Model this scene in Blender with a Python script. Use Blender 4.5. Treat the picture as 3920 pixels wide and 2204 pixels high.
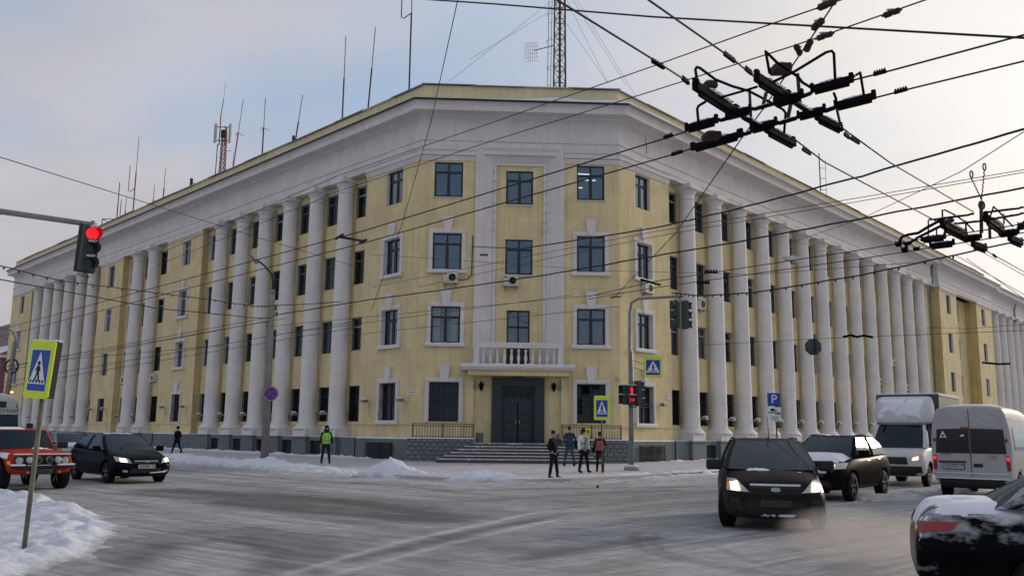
import bpy, bmesh, math, random
import numpy as np
from mathutils import Vector, Matrix, noise
from mathutils.bvhtree import BVHTree
R = math.radians
rng = random.Random(7)
for o in list(bpy.data.objects): bpy.data.objects.remove(o, do_unlink=True)
scene = bpy.context.scene
COL = scene.collection

# ------------------------------------------------------------------ camera
EYE = 1.65
PITCH, ROLL, FPX = 0.158809, 0.011618, 3450.0
cp, sp, cr_, sr_ = math.cos(PITCH), math.sin(PITCH), math.cos(ROLL), math.sin(ROLL)
FWD = Vector((0, cp, sp)); RT = Vector((cr_, -sp*sr_, cp*sr_)); UP = Vector((-sr_, -sp*cr_, cp*cr_))
cam_d = bpy.data.cameras.new('camera'); cam = bpy.data.objects.new('camera', cam_d); COL.objects.link(cam)
cam_d.sensor_width = 36.0; cam_d.lens = FPX/3920*36.0
cam_d.clip_start = 0.1; cam_d.clip_end = 3000
M = Matrix.Identity(4)
for i in range(3):
    M[i][0] = RT[i]; M[i][1] = UP[i]; M[i][2] = -FWD[i]
M[2][3] = EYE
cam.matrix_world = M
scene.camera = cam

# ------------------------------------------------------------------ world, sun, exposure
SUN_AZ, SUN_EL = 49.0, 14.0
scene.view_settings.view_transform = 'Standard'; scene.view_settings.look = 'None'
scene.view_settings.gamma = 1.0; scene.view_settings.use_curve_mapping = False
scene.view_settings.exposure = 0.18
world = bpy.data.worlds.new('World'); scene.world = world; world.use_nodes = True
nt = world.node_tree; nt.nodes.clear()
def N(t, tree=None, **kw):
    n = (tree or nt).nodes.new(t)
    for k, v in kw.items(): setattr(n, k, v)
    return n
def LK(a, b, tree=None): (tree or nt).links.new(a, b)
sunv = Vector((math.sin(R(SUN_AZ))*math.cos(R(SUN_EL)), math.cos(R(SUN_AZ))*math.cos(R(SUN_EL)), math.sin(R(SUN_EL))))
sky = N('ShaderNodeTexSky', sky_type='NISHITA', sun_disc=False)
sky.sun_elevation = R(SUN_EL); sky.sun_rotation = R(SUN_AZ); sky.air_density = 1.0; sky.dust_density = 2.0; sky.ozone_density = 1.2
tc = N('ShaderNodeTexCoord')
SKYLOC = (21.5, 3.3, 0)
# cloud layer: direction projected on a flat deck
sep = N('ShaderNodeSeparateXYZ'); LK(tc.outputs['Generated'], sep.inputs[0])
def MA(op, a, b=None, c=None, clamp=False, tree=None):
    n = N('ShaderNodeMath', tree, operation=op, use_clamp=clamp)
    for i, q in enumerate((a, b, c)):
        if q is None: continue
        if isinstance(q, (int, float)): n.inputs[i].default_value = q
        else: LK(q, n.inputs[i], tree)
    return n.outputs[0]
zc = MA('ADD', MA('MAXIMUM', sep.outputs[2], 0.0), 0.30)
comb = N('ShaderNodeCombineXYZ'); LK(MA('DIVIDE', sep.outputs[0], zc), comb.inputs[0]); LK(MA('DIVIDE', sep.outputs[1], zc), comb.inputs[1])
n1 = N('ShaderNodeTexNoise'); n1.inputs['Scale'].default_value = 0.62; n1.inputs['Detail'].default_value = 5; n1.inputs['Roughness'].default_value = 0.5; n1.inputs['Distortion'].default_value = 0.35
mp = N('ShaderNodeMapping'); mp.inputs['Location'].default_value = SKYLOC; mp.inputs['Rotation'].default_value = (0, 0, R(24)); mp.inputs['Scale'].default_value = (1.0, 1.5, 1)
LK(comb.outputs[0], mp.inputs[0]); LK(mp.outputs[0], n1.inputs['Vector'])
def RAMP(fac, stops, tree=None, interp='LINEAR'):
    n = N('ShaderNodeValToRGB', tree); n.color_ramp.interpolation = interp
    el = n.color_ramp.elements
    while len(el) < len(stops): el.new(0.5)
    for e, (p, c) in zip(el, stops):
        e.position = p; e.color = (c, c, c, 1) if isinstance(c, (int, float)) else (*c, 1)
    if fac is not None: LK(fac, n.inputs[0], tree)
    return n.outputs[0]
mask = RAMP(n1.outputs[0], [(0.38, 0.2), (0.58, 1.0)])
# brightening of the thin cloud towards the sun
dot = N('ShaderNodeVectorMath', operation='DOT_PRODUCT'); LK(tc.outputs['Generated'], dot.inputs[0]); dot.inputs[1].default_value = sunv
dpos = MA('MAXIMUM', dot.outputs['Value'], 0.0)
g_w = MA('POWER', dpos, 3.0); g_n = MA('POWER', dpos, 9.0)
n2 = N('ShaderNodeTexNoise'); n2.inputs['Scale'].default_value = 1.7; n2.inputs['Detail'].default_value = 4; LK(mp.outputs[0], n2.inputs['Vector'])
shade = RAMP(n2.outputs[0], [(0.3, 0.86), (0.7, 1.08)])
def MIXC(fac, a, b, mode='MIX', tree=None):
    n = N('ShaderNodeMix', tree, data_type='RGBA', blend_type=mode); n.clamp_result = False
    for k, q in ((0, fac), (6, a), (7, b)):
        if isinstance(q, (int, float)): n.inputs[k].default_value = q
        elif isinstance(q, tuple): n.inputs[k].default_value = (*q, 1)
        else: LK(q, n.inputs[k], tree)
    return n.outputs[2]
def SCL(col, f, tree=None):
    n = N('ShaderNodeVectorMath', tree, operation='SCALE'); LK(col, n.inputs[0], tree)
    if isinstance(f, (int, float)): n.inputs[3].default_value = f
    else: LK(f, n.inputs[3], tree)
    return n.outputs[0]
def ADDV(a, b, tree=None):
    n = N('ShaderNodeVectorMath', tree, operation='ADD'); LK(a, n.inputs[0], tree); LK(b, n.inputs[1], tree); return n.outputs[0]
CLOUD_K = 4.8
rgb = N('ShaderNodeRGB'); rgb.outputs[0].default_value = (1.01, 0.975, 1.04, 1)
warm = N('ShaderNodeRGB'); warm.outputs[0].default_value = (1.0, 0.90, 0.68, 1)
cl = SCL(SCL(rgb.outputs[0], shade), CLOUD_K)
glow = SCL(warm.outputs[0], MA('ADD', MA('MULTIPLY', g_w, 2.4), MA('MULTIPLY', g_n, 4.2)))
skyc = SCL(sky.outputs[0], 1.0)
blue = N('ShaderNodeRGB'); blue.outputs[0].default_value = (2.95, 4.4, 6.5, 1)
skyc = MIXC(0.8, skyc, blue.outputs[0])
final = ADDV(MIXC(mask, skyc, cl), SCL(glow, MA('ADD', MA('MULTIPLY', mask, .45), .55)))
bg = N('ShaderNodeBackground'); bg.inputs['Strength'].default_value = 0.1; LK(final, bg.inputs[0])
wo = N('ShaderNodeOutputWorld'); LK(bg.outputs[0], wo.inputs[0])
sd = bpy.data.lights.new('sun', 'SUN'); sd.energy = 1.8; sd.angle = R(9); sd.color = (1, 0.87, 0.68)
sun = bpy.data.objects.new('sun', sd); COL.objects.link(sun)
sun.rotation_euler = sunv.to_track_quat('Z', 'Y').to_euler(); sun.location = (30, 60, 60)

# ------------------------------------------------------------------ placing by street measurements
def ray(x, y):            # x,y: the survey photo's 2575-wide grid
    K = 3920/2575
    return RT*((x*K-1960)/FPX) - UP*((y*K-1102)/FPX) + FWD
def atz(x, y, z):         # point of that sight line at height z
    d = ray(x, y); t = (z-EYE)/d.z; return Vector((0, 0, EYE)) + d*t
def atd(x, y, dist):      # point of that sight line at depth dist (world y)
    d = ray(x, y); return Vector((0, 0, EYE)) + d*(dist/d.y)

# ------------------------------------------------------------------ mesh builder
class MB:
    def __init__(s): s.v = []; s.f = []; s.m = []; s.sm = []
    def add(s, vs, fs, m=0, sm=False):
        b = len(s.v); s.v += [tuple(v) for v in vs]
        for f in fs: s.f.append(tuple(i+b for i in f)); s.m.append(m); s.sm.append(sm)
        return s
    def box(s, x0, x1, y0, y1, z0, z1, m=0):
        if x0 > x1: x0, x1 = x1, x0
        if y0 > y1: y0, y1 = y1, y0
        if z0 > z1: z0, z1 = z1, z0
        v = [(x, y, z) for z in (z0, z1) for y in (y0, y1) for x in (x0, x1)]
        return s.add(v, [(0,2,3,1),(4,5,7,6),(0,1,5,4),(2,6,7,3),(0,4,6,2),(1,3,7,5)], m)
    def obox(s, c, ax, ay, az, hx, hy, hz, m=0):
        c = Vector(c); ax = Vector(ax).normalized()*hx; ay = Vector(ay).normalized()*hy; az = Vector(az).normalized()*hz
        v = [c+ax*i+ay*j+az*k for k in (-1,1) for j in (-1,1) for i in (-1,1)]
        return s.add(v, [(0,2,3,1),(4,5,7,6),(0,1,5,4),(2,6,7,3),(0,4,6,2),(1,3,7,5)], m)
    def bar(s, a, b, w, h, m=0, up=(0,0,1)):
        a = Vector(a); b = Vector(b); d = (b-a); L = d.length; d.normalize()
        side = d.cross(Vector(up))
        if side.length < 1e-4: side = d.cross(Vector((1,0,0)))
        side.normalize(); u = side.cross(d)
        return s.obox((a+b)/2, d, side, u, L/2, w/2, h/2, m)
    def quad(s, a, b, c, d, m=0, sm=False): return s.add([a,b,c,d], [(0,1,2,3)], m, sm)
    def tube(s, pts, r, n=6, m=0, sm=True, cap=True):
        pts = [Vector(p) for p in pts]; k = len(pts)
        rs = r if isinstance(r, (list, tuple)) else [r]*k
        vs = []; prev = None
        for i, p in enumerate(pts):
            d = (pts[min(i+1, k-1)]-pts[max(i-1, 0)]).normalized()
            if prev is None:
                a = Vector((0,0,1)) if abs(d.z) < 0.9 else Vector((1,0,0))
                u = d.cross(a).normalized()
            else:
                u = (prev-d*prev.dot(d)).normalized()
            prev = u; w = d.cross(u)
            for j in range(n):
                t = 2*math.pi*j/n; vs.append(p+(u*math.cos(t)+w*math.sin(t))*rs[i])
        fs = []
        for i in range(k-1):
            for j in range(n):
                a = i*n+j; b = i*n+(j+1)%n; fs.append((a, b, b+n, a+n))
        s.add(vs, fs, m, sm)
        if cap:
            b = len(s.v)-k*n
            s.f += [tuple(b+j for j in range(n))[::-1], tuple(b+(k-1)*n+j for j in range(n))]; s.m += [m, m]; s.sm += [False, False]
        return s
    def lathe(s, prof, n=16, c=(0,0,0), m=0, sm=True, axis='z', a0=0.0, a1=2*math.pi):
        full = abs(a1-a0-2*math.pi) < 1e-6; cols = n if full else n+1
        vs = []
        for r, z in prof:
            for j in range(cols):
                t = a0+(a1-a0)*j/n; x, y = r*math.cos(t), r*math.sin(t)
                p = (x, y, z) if axis == 'z' else ((z, x, y) if axis == 'x' else (y, z, x))
                vs.append((p[0]+c[0], p[1]+c[1], p[2]+c[2]))
        fs = []
        for i in range(len(prof)-1):
            for j in range(n):
                a = i*cols+j; b = i*cols+(j+1)%cols; fs.append((a, b, b+cols, a+cols))
        return s.add(vs, fs, m, sm)
    def prism(s, poly, y0, y1, m=0, T=None):      # poly in (x,z), extruded along y; T maps (x,y,z)
        k = len(poly)
        vs = [(x, y0, z) for x, z in poly]+[(x, y1, z) for x, z in poly]
        if T: vs = [T(*v) for v in vs]
        fs = [tuple(range(k)), tuple(range(k, 2*k))[::-1]]+[(i, i+k, (i+1) % k+k, (i+1) % k) for i in range(k)]
        return s.add(vs, fs, m)
    def ball(s, c, rx, ry=None, rz=None, nu=10, nv=6, m=0):
        ry = ry or rx; rz = rz or rx
        prof = [(max(1e-4, math.sin(math.pi*i/nv)), -math.cos(math.pi*i/nv)) for i in range(nv+1)]
        b = len(s.v); s.lathe(prof, nu, m=m)
        s.v[b:] = [(c[0]+x*rx, c[1]+y*ry, c[2]+z*rz) for x, y, z in s.v[b:]]
        return s
    def mesh(s, name, mats):
        me = bpy.data.meshes.new(name); me.from_pydata(s.v, [], s.f)
        for m in (mats if isinstance(mats, (list, tuple)) else [mats]): me.materials.append(m)
        me.polygons.foreach_set('material_index', s.m); me.polygons.foreach_set('use_smooth', s.sm)
        me.update(); return me
    def build(s, name, mats, parent=None, M=None, bevel=0, fix=True):
        me = s.mesh(name, mats)
        if fix:
            bm = bmesh.new(); bm.from_mesh(me); bmesh.ops.recalc_face_normals(bm, faces=bm.faces); bm.to_mesh(me); bm.free()
        return link(name, me, parent, M, bevel)
def link(name, me, parent=None, M=None, bevel=0):
    o = bpy.data.objects.new(name, me); COL.objects.link(o)
    if parent is not None: o.parent = parent
    if M is not None: o.matrix_local = M
    if bevel:
        b = o.modifiers.new('bevel', 'BEVEL'); b.width = bevel; b.segments = 2; b.limit_method = 'ANGLE'; b.angle_limit = R(40)
    return o
def tag(o, label=None, cat=None, group=None, kind=None):
    if label: o['label'] = label
    if cat: o['category'] = cat
    if group: o['group'] = group
    if kind: o['kind'] = kind
    return o
def thing(name, label, cat, loc=(0,0,0), rz=0.0, group=None, M=None):
    o = bpy.data.objects.new(name, None); COL.objects.link(o); o.empty_display_size = 0.3
    if M is not None: o.matrix_world = M
    else: o.location = loc; o.rotation_euler = (0, 0, rz)
    return tag(o, label, cat, group)
def convert(o):
    dg = bpy.context.evaluated_depsgraph_get(); dg.update()
    me = bpy.data.meshes.new_from_object(o.evaluated_get(dg), depsgraph=dg)
    o.modifiers.clear(); o.data = me; return o

# ------------------------------------------------------------------ materials
MAT = {}
def mat(name, col, rough=0.8, spec=0.3, metal=0.0, var=0.12, vs=1.5, bump=0.0, bs=20.0, streak=0.0, lines=0.0, stain=None, coat=0.0, emit=None, es=0.0, alpha=None):
    m = bpy.data.materials.new(name); m.use_nodes = True; t = m.node_tree
    p = t.nodes['Principled BSDF']
    p.inputs['Roughness'].default_value = rough; p.inputs['Specular IOR Level'].default_value = spec
    p.inputs['Metallic'].default_value = metal; p.inputs['Base Color'].default_value = (*col, 1); p.inputs['Coat Weight'].default_value = coat
    if emit: p.inputs['Emission Color'].default_value = (*emit, 1); p.inputs['Emission Strength'].default_value = es
    c = None
    if var or bump or streak or stain:
        tcn = N('ShaderNodeTexCoord', t); oi = N('ShaderNodeObjectInfo', t); cx = N('ShaderNodeCombineXYZ', t)
        LK(MA('MULTIPLY', oi.outputs['Random'], 53.0, tree=t), cx.inputs[0], t); LK(MA('MULTIPLY', oi.outputs['Random'], 31.0, tree=t), cx.inputs[1], t)
        co = ADDV(tcn.outputs['Object'], cx.outputs[0], t)      # alike pieces weather differently
    if var:
        a = N('ShaderNodeTexNoise', t); a.inputs['Scale'].default_value = vs; a.inputs['Detail'].default_value = 4; a.inputs['Roughness'].default_value = 0.68; LK(co, a.inputs['Vector'], t)
        f = RAMP(a.outputs[0], [(0.25, 1-var*1.6), (0.75, 1+var)], t)
        base = N('ShaderNodeRGB', t); base.outputs[0].default_value = (*col, 1)
        c = SCL(base.outputs[0], f, t)
    if streak:
        mpn = N('ShaderNodeMapping', t); mpn.inputs['Scale'].default_value = (2.2, 2.2, 0.12); LK(co, mpn.inputs[0], t)
        a = N('ShaderNodeTexNoise', t); a.inputs['Scale'].default_value = 1.6; a.inputs['Detail'].default_value = 3; a.inputs['Roughness'].default_value = 0.7; LK(mpn.outputs[0], a.inputs['Vector'], t)
        f = RAMP(a.outputs[0], [(0.48, 0.0), (0.72, 1.0)], t)
        c = MIXC(MA('MULTIPLY', f, streak, tree=t), c, stain or tuple(q*0.45 for q in col), tree=t)
    if lines:    # shallow horizontal joints scored in the plaster
        sp_ = N('ShaderNodeSeparateXYZ', t); LK(co, sp_.inputs[0], t)
        fr = MA('FRACT', MA('DIVIDE', sp_.outputs[2], lines, tree=t), tree=t)
        g = RAMP(fr, [(0.0, 1.0), (0.022, 0.0), (0.978, 0.0), (1.0, 1.0)], t)
        c = MIXC(MA('MULTIPLY', g, 0.22, tree=t), c, tuple(q*0.5 for q in col), tree=t)
    if c is not None: LK(c, p.inputs['Base Color'], t)
    if bump:
        a = N('ShaderNodeTexNoise', t); a.inputs['Scale'].default_value = bs; a.inputs['Detail'].default_value = 3; LK(co, a.inputs['Vector'], t)
        b = N('ShaderNodeBump', t); b.inputs['Strength'].default_value = bump; b.inputs['Distance'].default_value = 0.02; LK(a.outputs[0], b.inputs['Height'], t); LK(b.outputs[0], p.inputs['Normal'], t)
    MAT[name] = m; return m
WHITE = mat('white_plaster', (0.72, 0.68, 0.65), 0.9, 0.15, var=0.08, vs=0.8, bump=0.3, bs=14, streak=0.28, stain=(0.46, 0.42, 0.39))
COLW = mat('column_plaster', (0.76, 0.73, 0.70), 0.9, 0.15, var=0.07, vs=0.9, bump=0.3, bs=14, streak=0.26, stain=(0.50, 0.46, 0.43))
YEL = mat('yellow_plaster', (0.73, 0.61, 0.345), 0.9, 0.15, var=0.13, vs=0.7, bump=0.4, bs=12, streak=0.5, stain=(0.50, 0.385, 0.19), lines=1.38)
YELP = mat('parapet_plaster', (0.70, 0.60, 0.375), 0.9, 0.15, var=0.1, vs=0.6, bump=0.2, streak=0.35, stain=(0.38, 0.29, 0.14))
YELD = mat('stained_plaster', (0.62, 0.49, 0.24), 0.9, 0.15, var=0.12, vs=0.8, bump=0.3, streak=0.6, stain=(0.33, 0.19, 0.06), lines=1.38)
GREY = mat('plinth_paint', (0.135, 0.165, 0.18), 0.75, 0.3, var=0.14, vs=1.2, bump=0.4, bs=9, streak=0.3, stain=(0.2, 0.19, 0.17))
BLOCK = mat('rough_block', (0.20, 0.215, 0.215), 0.9, 0.2, var=0.25, vs=3, bump=0.9, bs=16)
SNOW = mat('snow', (0.70, 0.725, 0.79), 0.75, 0.3, var=0.05, vs=2.2, bump=0.5, bs=9)
DSNOW = mat('trodden_snow', (0.42, 0.42, 0.44), 0.85, 0.25, var=0.22, vs=1.3, bump=0.8, bs=6)
FRAME = mat('window_frame', (0.018, 0.026, 0.030), 0.5, 0.4, var=0.1)
FRAMEG = mat('grey_window_frame', (0.10, 0.115, 0.12), 0.5, 0.4, var=0.1)
DOORM = mat('door_paint', (0.014, 0.028, 0.033), 0.45, 0.5, var=0.2, vs=3)
IRON = mat('black_iron', (0.012, 0.011, 0.012), 0.55, 0.4, var=0.2)
FRAMEW = mat('pale_window_frame', (0.36, 0.37, 0.36), 0.5, 0.4, var=0.1)
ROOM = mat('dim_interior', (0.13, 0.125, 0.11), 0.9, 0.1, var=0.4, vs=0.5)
CURT = mat('curtain', (0.72, 0.69, 0.62), 0.95, 0.1, var=0.15, vs=2)
CURTD = mat('brown_curtain', (0.22, 0.15, 0.09), 0.95, 0.1, var=0.3, vs=2)
STEPM = mat('step_stone', (0.10, 0.085, 0.078), 0.8, 0.3, var=0.25, vs=2, bump=0.4)
STEEL = mat('galvanised_steel', (0.24, 0.25, 0.255), 0.5, 0.5, metal=0.3, var=0.2, vs=2.5, streak=0.3, stain=(0.12, 0.10, 0.08))
CONC = mat('concrete', (0.27, 0.245, 0.225), 0.9, 0.2, var=0.2, vs=3, bump=0.5, bs=18, streak=0.35, stain=(0.13, 0.11, 0.1))
DARK = mat('dark_fitting', (0.009, 0.009, 0.010), 0.85, 0.04, var=0.3, vs=6)
RUST = mat('rusty_fitting', (0.055, 0.036, 0.026), 0.8, 0.3, var=0.35, vs=9)
CABLE = mat('cable', (0.02, 0.02, 0.022), 0.7, 0.3, var=0.0)
THIN = mat('thin_cable', (0.045, 0.04, 0.045), 0.7, 0.3, var=0.0)
ACW = mat('appliance_white', (0.55, 0.54, 0.50), 0.55, 0.4, var=0.12, vs=4)
RUBBER = mat('rubber', (0.012, 0.012, 0.013), 0.85, 0.2, var=0.4, vs=6)
RIM = mat('wheel_rim', (0.16, 0.165, 0.17), 0.4, 0.5, metal=0.6, var=0.25, vs=6)
CHROME = mat('chrome', (0.6, 0.6, 0.62), 0.2, 0.5, metal=1.0, var=0.1)
BLACKP = mat('black_plastic', (0.012, 0.012, 0.013), 0.55, 0.4, var=0.2)
PLATE = mat('plate_white', (0.45, 0.44, 0.42), 0.6, 0.4, var=0.15, vs=8)
INK = mat('ink', (0.015, 0.015, 0.018), 0.7, 0.3, var=0)
SIGNY = mat('sign_yellow', (0.62, 0.78, 0.012), 0.5, 0.4, var=0.05, vs=4)
SIGNB = mat('sign_blue', (0.012, 0.065, 0.33), 0.5, 0.4, var=0.08, vs=4)
SIGNW = mat('sign_white', (0.72, 0.73, 0.75), 0.5, 0.4, var=0.06, vs=4)
SIGNR = mat('sign_red', (0.42, 0.02, 0.035), 0.5, 0.4, var=0.08, vs=4)
COPPER = mat('green_pipe', (0.13, 0.23, 0.22), 0.6, 0.4, var=0.2, vs=3)
TLBOX = mat('signal_housing', (0.055, 0.072, 0.066), 0.65, 0.3, var=0.2, vs=4)
LENSD = mat('dark_lens', (0.01, 0.012, 0.012), 0.25, 0.5, var=0)
LENSR = mat('lit_red_lens', (0.5, 0.0, 0.01), 0.3, 0.4, var=0, emit=(1.0, 0.012, 0.02), es=1.1)
HEADL = mat('lit_headlamp', (0.8, 0.7, 0.5), 0.2, 0.5, var=0, emit=(1.0, 0.74, 0.40), es=7.0)
HEADG = mat('headlamp_glass', (0.45, 0.46, 0.47), 0.12, 0.6, var=0.2, vs=9)
TAILR = mat('tail_lamp', (0.28, 0.008, 0.012), 0.2, 0.6, var=0.1)
TAILL = mat('lit_tail_lamp', (0.4, 0.01, 0.01), 0.2, 0.5, var=0, emit=(1.0, 0.03, 0.02), es=0.9)
AMBER = mat('amber_lamp', (0.5, 0.14, 0.01), 0.25, 0.5, var=0, emit=(1.0, 0.3, 0.03), es=0.25)
CLAMP = mat('clearance_lamp', (0.5, 0.25, 0.06), 0.3, 0.5, var=0, emit=(1.0, 0.45, 0.1), es=2.0)
TUBEL = mat('lit_tube', (0.8, 0.8, 0.8), 0.4, 0.3, var=0, emit=(0.95, 1.0, 0.98), es=1.3)
ANTR = mat('mast_red', (0.26, 0.09, 0.075), 0.7, 0.3, var=0.2)
ANTW = mat('panel_antenna', (0.48, 0.49, 0.46), 0.6, 0.3, var=0.1)
MASTM = mat('mast_steel', (0.085, 0.05, 0.048), 0.7, 0.3, var=0.25, vs=3)
def glass(name, tint, gloss, rough=0.02, fm=1.2):
    m = bpy.data.materials.new(name); m.use_nodes = True; t = m.node_tree; t.nodes.clear()
    a = N('ShaderNodeBsdfTransparent', t); a.inputs[0].default_value = (*tint, 1)
    b = N('ShaderNodeBsdfGlossy', t); b.inputs['Roughness'].default_value = rough; b.inputs[0].default_value = (0.68, 0.86, 1.0, 1)
    tcn = N('ShaderNodeTexCoord', t); nz = N('ShaderNodeTexNoise', t); nz.inputs['Scale'].default_value = 1.3; LK(tcn.outputs['Object'], nz.inputs['Vector'], t)
    bp = N('ShaderNodeBump', t); bp.inputs['Strength'].default_value = 0.05; bp.inputs['Distance'].default_value = 0.05; LK(nz.outputs[0], bp.inputs['Height'], t); LK(bp.outputs[0], b.inputs['Normal'], t)
    fr = N('ShaderNodeFresnel', t); fr.inputs[0].default_value = 1.5
    f = MA('ADD', MA('MULTIPLY', fr.outputs[0], fm, tree=t), gloss, clamp=True, tree=t)
    mx = N('ShaderNodeMixShader', t); LK(f, mx.inputs[0], t); LK(a.outputs[0], mx.inputs[1], t); LK(b.outputs[0], mx.inputs[2], t)
    o = N('ShaderNodeOutputMaterial', t); LK(mx.outputs[0], o.inputs[0], t)
    MAT[name] = m; return m
GLASS = glass('window_glass', (0.55, 0.62, 0.66), 0.12)
GLASSD = glass('barred_window_glass', (0.3, 0.33, 0.32), 0.0)
CGLASS = glass('car_glass', (0.12, 0.14, 0.145), 0.01, fm=.8)
def paint(name, col, rough=0.35, dirt=(0.11, 0.10, 0.095), da=0.5, coat=0.03):
    m = mat(name, col, rough, 0.08, var=0.08, vs=3, coat=coat); t = m.node_tree; p = t.nodes['Principled BSDF']
    p.inputs['Coat Roughness'].default_value = 0.12; p.inputs['IOR'].default_value = 1.22
    src = p.inputs['Base Color'].links[0].from_socket
    tcn = N('ShaderNodeTexCoord', t); sp_ = N('ShaderNodeSeparateXYZ', t); LK(tcn.outputs['Object'], sp_.inputs[0], t)
    nz = N('ShaderNodeTexNoise', t); nz.inputs['Scale'].default_value = 3; nz.inputs['Detail'].default_value = 6; LK(tcn.outputs['Object'], nz.inputs['Vector'], t)
    h = MA('ADD', sp_.outputs[2], MA('MULTIPLY', nz.outputs[0], 0.7, tree=t), tree=t)
    f = RAMP(h, [(0.55, da), (1.1, da*0.05)], t)      # road salt thrown up from the wheels
    LK(MIXC(f, src, dirt, tree=t), p.inputs['Base Color'], t)
    LK(MA('ADD', MA('MULTIPLY', f, 0.5, tree=t), rough, tree=t), p.inputs['Roughness'], t)
    return m
P_BLACK = paint('black_paint', (0.004, 0.006, 0.010), 0.28, da=0.06)
P_BLACK2 = paint('black_sedan_paint', (0.003, 0.0035, 0.005), 0.25, da=0.06)
def dusting(m, seed, z0, z1, amt):      # powder snow blown onto the panels
    t = m.node_tree; p = t.nodes['Principled BSDF']; src = p.inputs['Base Color'].links[0].from_socket
    tcn = N('ShaderNodeTexCoord', t); sp_ = N('ShaderNodeSeparateXYZ', t); LK(tcn.outputs['Object'], sp_.inputs[0], t)
    mpn = N('ShaderNodeMapping', t); mpn.inputs['Location'].default_value = (seed, 0, 0); mpn.inputs['Scale'].default_value = (1.5, 1.5, 3.6); LK(tcn.outputs['Object'], mpn.inputs[0], t)
    nz = N('ShaderNodeTexNoise', t); nz.inputs['Scale'].default_value = 1.15; nz.inputs['Detail'].default_value = 9; nz.inputs['Roughness'].default_value = .62; LK(mpn.outputs[0], nz.inputs['Vector'], t)
    f = MA('ADD', nz.outputs[0], RAMP(sp_.outputs[2], [(z0, -.30) if False else (z0, 0.0), (z1, amt)], t), tree=t)
    f = RAMP(f, [(.62, 0.0), (.80, 0.9)], t)
    LK(MIXC(f, src, (.62, .64, .69), tree=t), p.inputs['Base Color'], t)
dusting(P_BLACK2, 3.3, .45, 1.0, .20)
P_ORANGE = paint('orange_paint', (0.38, 0.034, 0.012), 0.5, da=0.22)
P_BROWN = paint('brown_grey_paint', (0.020, 0.016, 0.0155), 0.4, da=0.18)
P_DSUV = paint('dark_suv_paint', (0.006, 0.0058, 0.0056), 0.4, da=0.10)
P_WHITE = paint('white_van_paint', (0.42, 0.415, 0.42), 0.45, dirt=(0.3, 0.27, 0.24), da=0.55)
P_TRUCK = paint('truck_paint', (0.55, 0.56, 0.58), 0.4, dirt=(0.3, 0.28, 0.25), da=0.4)
P_SILVER = paint('silver_paint', (0.26, 0.28, 0.29), 0.35, da=0.4)
P_BUS = paint('bus_paint', (0.50, 0.50, 0.48), 0.45, dirt=(0.3, 0.28, 0.26), da=0.3)
P_DSUV.node_tree.nodes['Principled BSDF'].inputs['IOR'].default_value = 1.1
BOXM = mat('cargo_box', (0.075, 0.08, 0.085), 0.6, 0.3, var=0.2, vs=2)
# ------------------------------------------------------------------ building frames
AL, AR, AC = 0.756166589, 0.722534643, 0.049192439
Z1 = Vector((0, 0, 1))
CR = Vector((6.05366, 50.0, 0)); CL = Vector((-5.18002, 49.44694, 0))
dL = Vector((-math.sin(AL), math.cos(AL), 0)); nL = Vector((-dL.y, dL.x, 0))
dC = Vector((math.cos(AC), math.sin(AC), 0)); nC = Vector((dC.y, -dC.x, 0))
dR = Vector((math.sin(AR), math.cos(AR), 0)); nR = Vector((dR.y, -dR.x, 0))
if nL.y > 0: nL = -nL
if nR.y > 0: nR = -nR
def frame(x, y, o):
    m = Matrix.Identity(4)
    for i in range(3): m[i][0] = x[i]; m[i][1] = y[i]; m[i][2] = Z1[i]; m[i][3] = o[i]
    return m
WM = {'L': frame(dL, nL, CL), 'C': frame(-dC, nC, CL), 'R': frame(-dR, nR, CR)}
SG = {'L': 1, 'C': -1, 'R': -1}
def wp(w, s, o, z): return WM[w] @ Vector((SG[w]*s, o, z))
def TM(w, s, o=0, z=0, rz=0): return WM[w] @ Matrix.Translation((SG[w]*s, o, z)) @ Matrix.Rotation(rz, 4, 'Z')
B = thing('corner_building', 'long four-storey yellow and white corner building with tall white columns', 'building', (0, 0, 0))
LEN_L, LEN_R = 80.3, 118.0
ROWS = [(2.2, 4.33), (6.45, 8.5), (10.55, 12.65), (14.75, 16.78)]

def wall_grid(mb, sg, s0, s1, z0, z1, ops, y, depth, mw=0, mr=1):
    us = sorted({s0, s1, *[q for o in ops for q in o[:2]]}); zs = sorted({z0, z1, *[q for o in ops for q in o[2:4]]})
    for a, b in zip(us, us[1:]):
        for c, d in zip(zs, zs[1:]):
            mu, mz = (a+b)/2, (c+d)/2
            if any(o[0] < mu < o[1] and o[2] < mz < o[3] for o in ops): continue
            A, Bq = sorted((sg*a, sg*b))
            mb.quad((A, y, c), (A, y, d), (Bq, y, d), (Bq, y, c), mw)
    for a, b, c, d in ops:
        A, Bq = sorted((sg*a, sg*b)); y2 = y-depth
        mb.quad((A, y, c), (A, y, d), (A, y2, d), (A, y2, c), mr); mb.quad((Bq, y, c), (Bq, y, d), (Bq, y2, d), (Bq, y2, c), mr)
        mb.quad((A, y, c), (Bq, y, c), (Bq, y2, c), (A, y2, c), mr); mb.quad((A, y, d), (Bq, y, d), (Bq, y2, d), (A, y2, d), mr)

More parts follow.
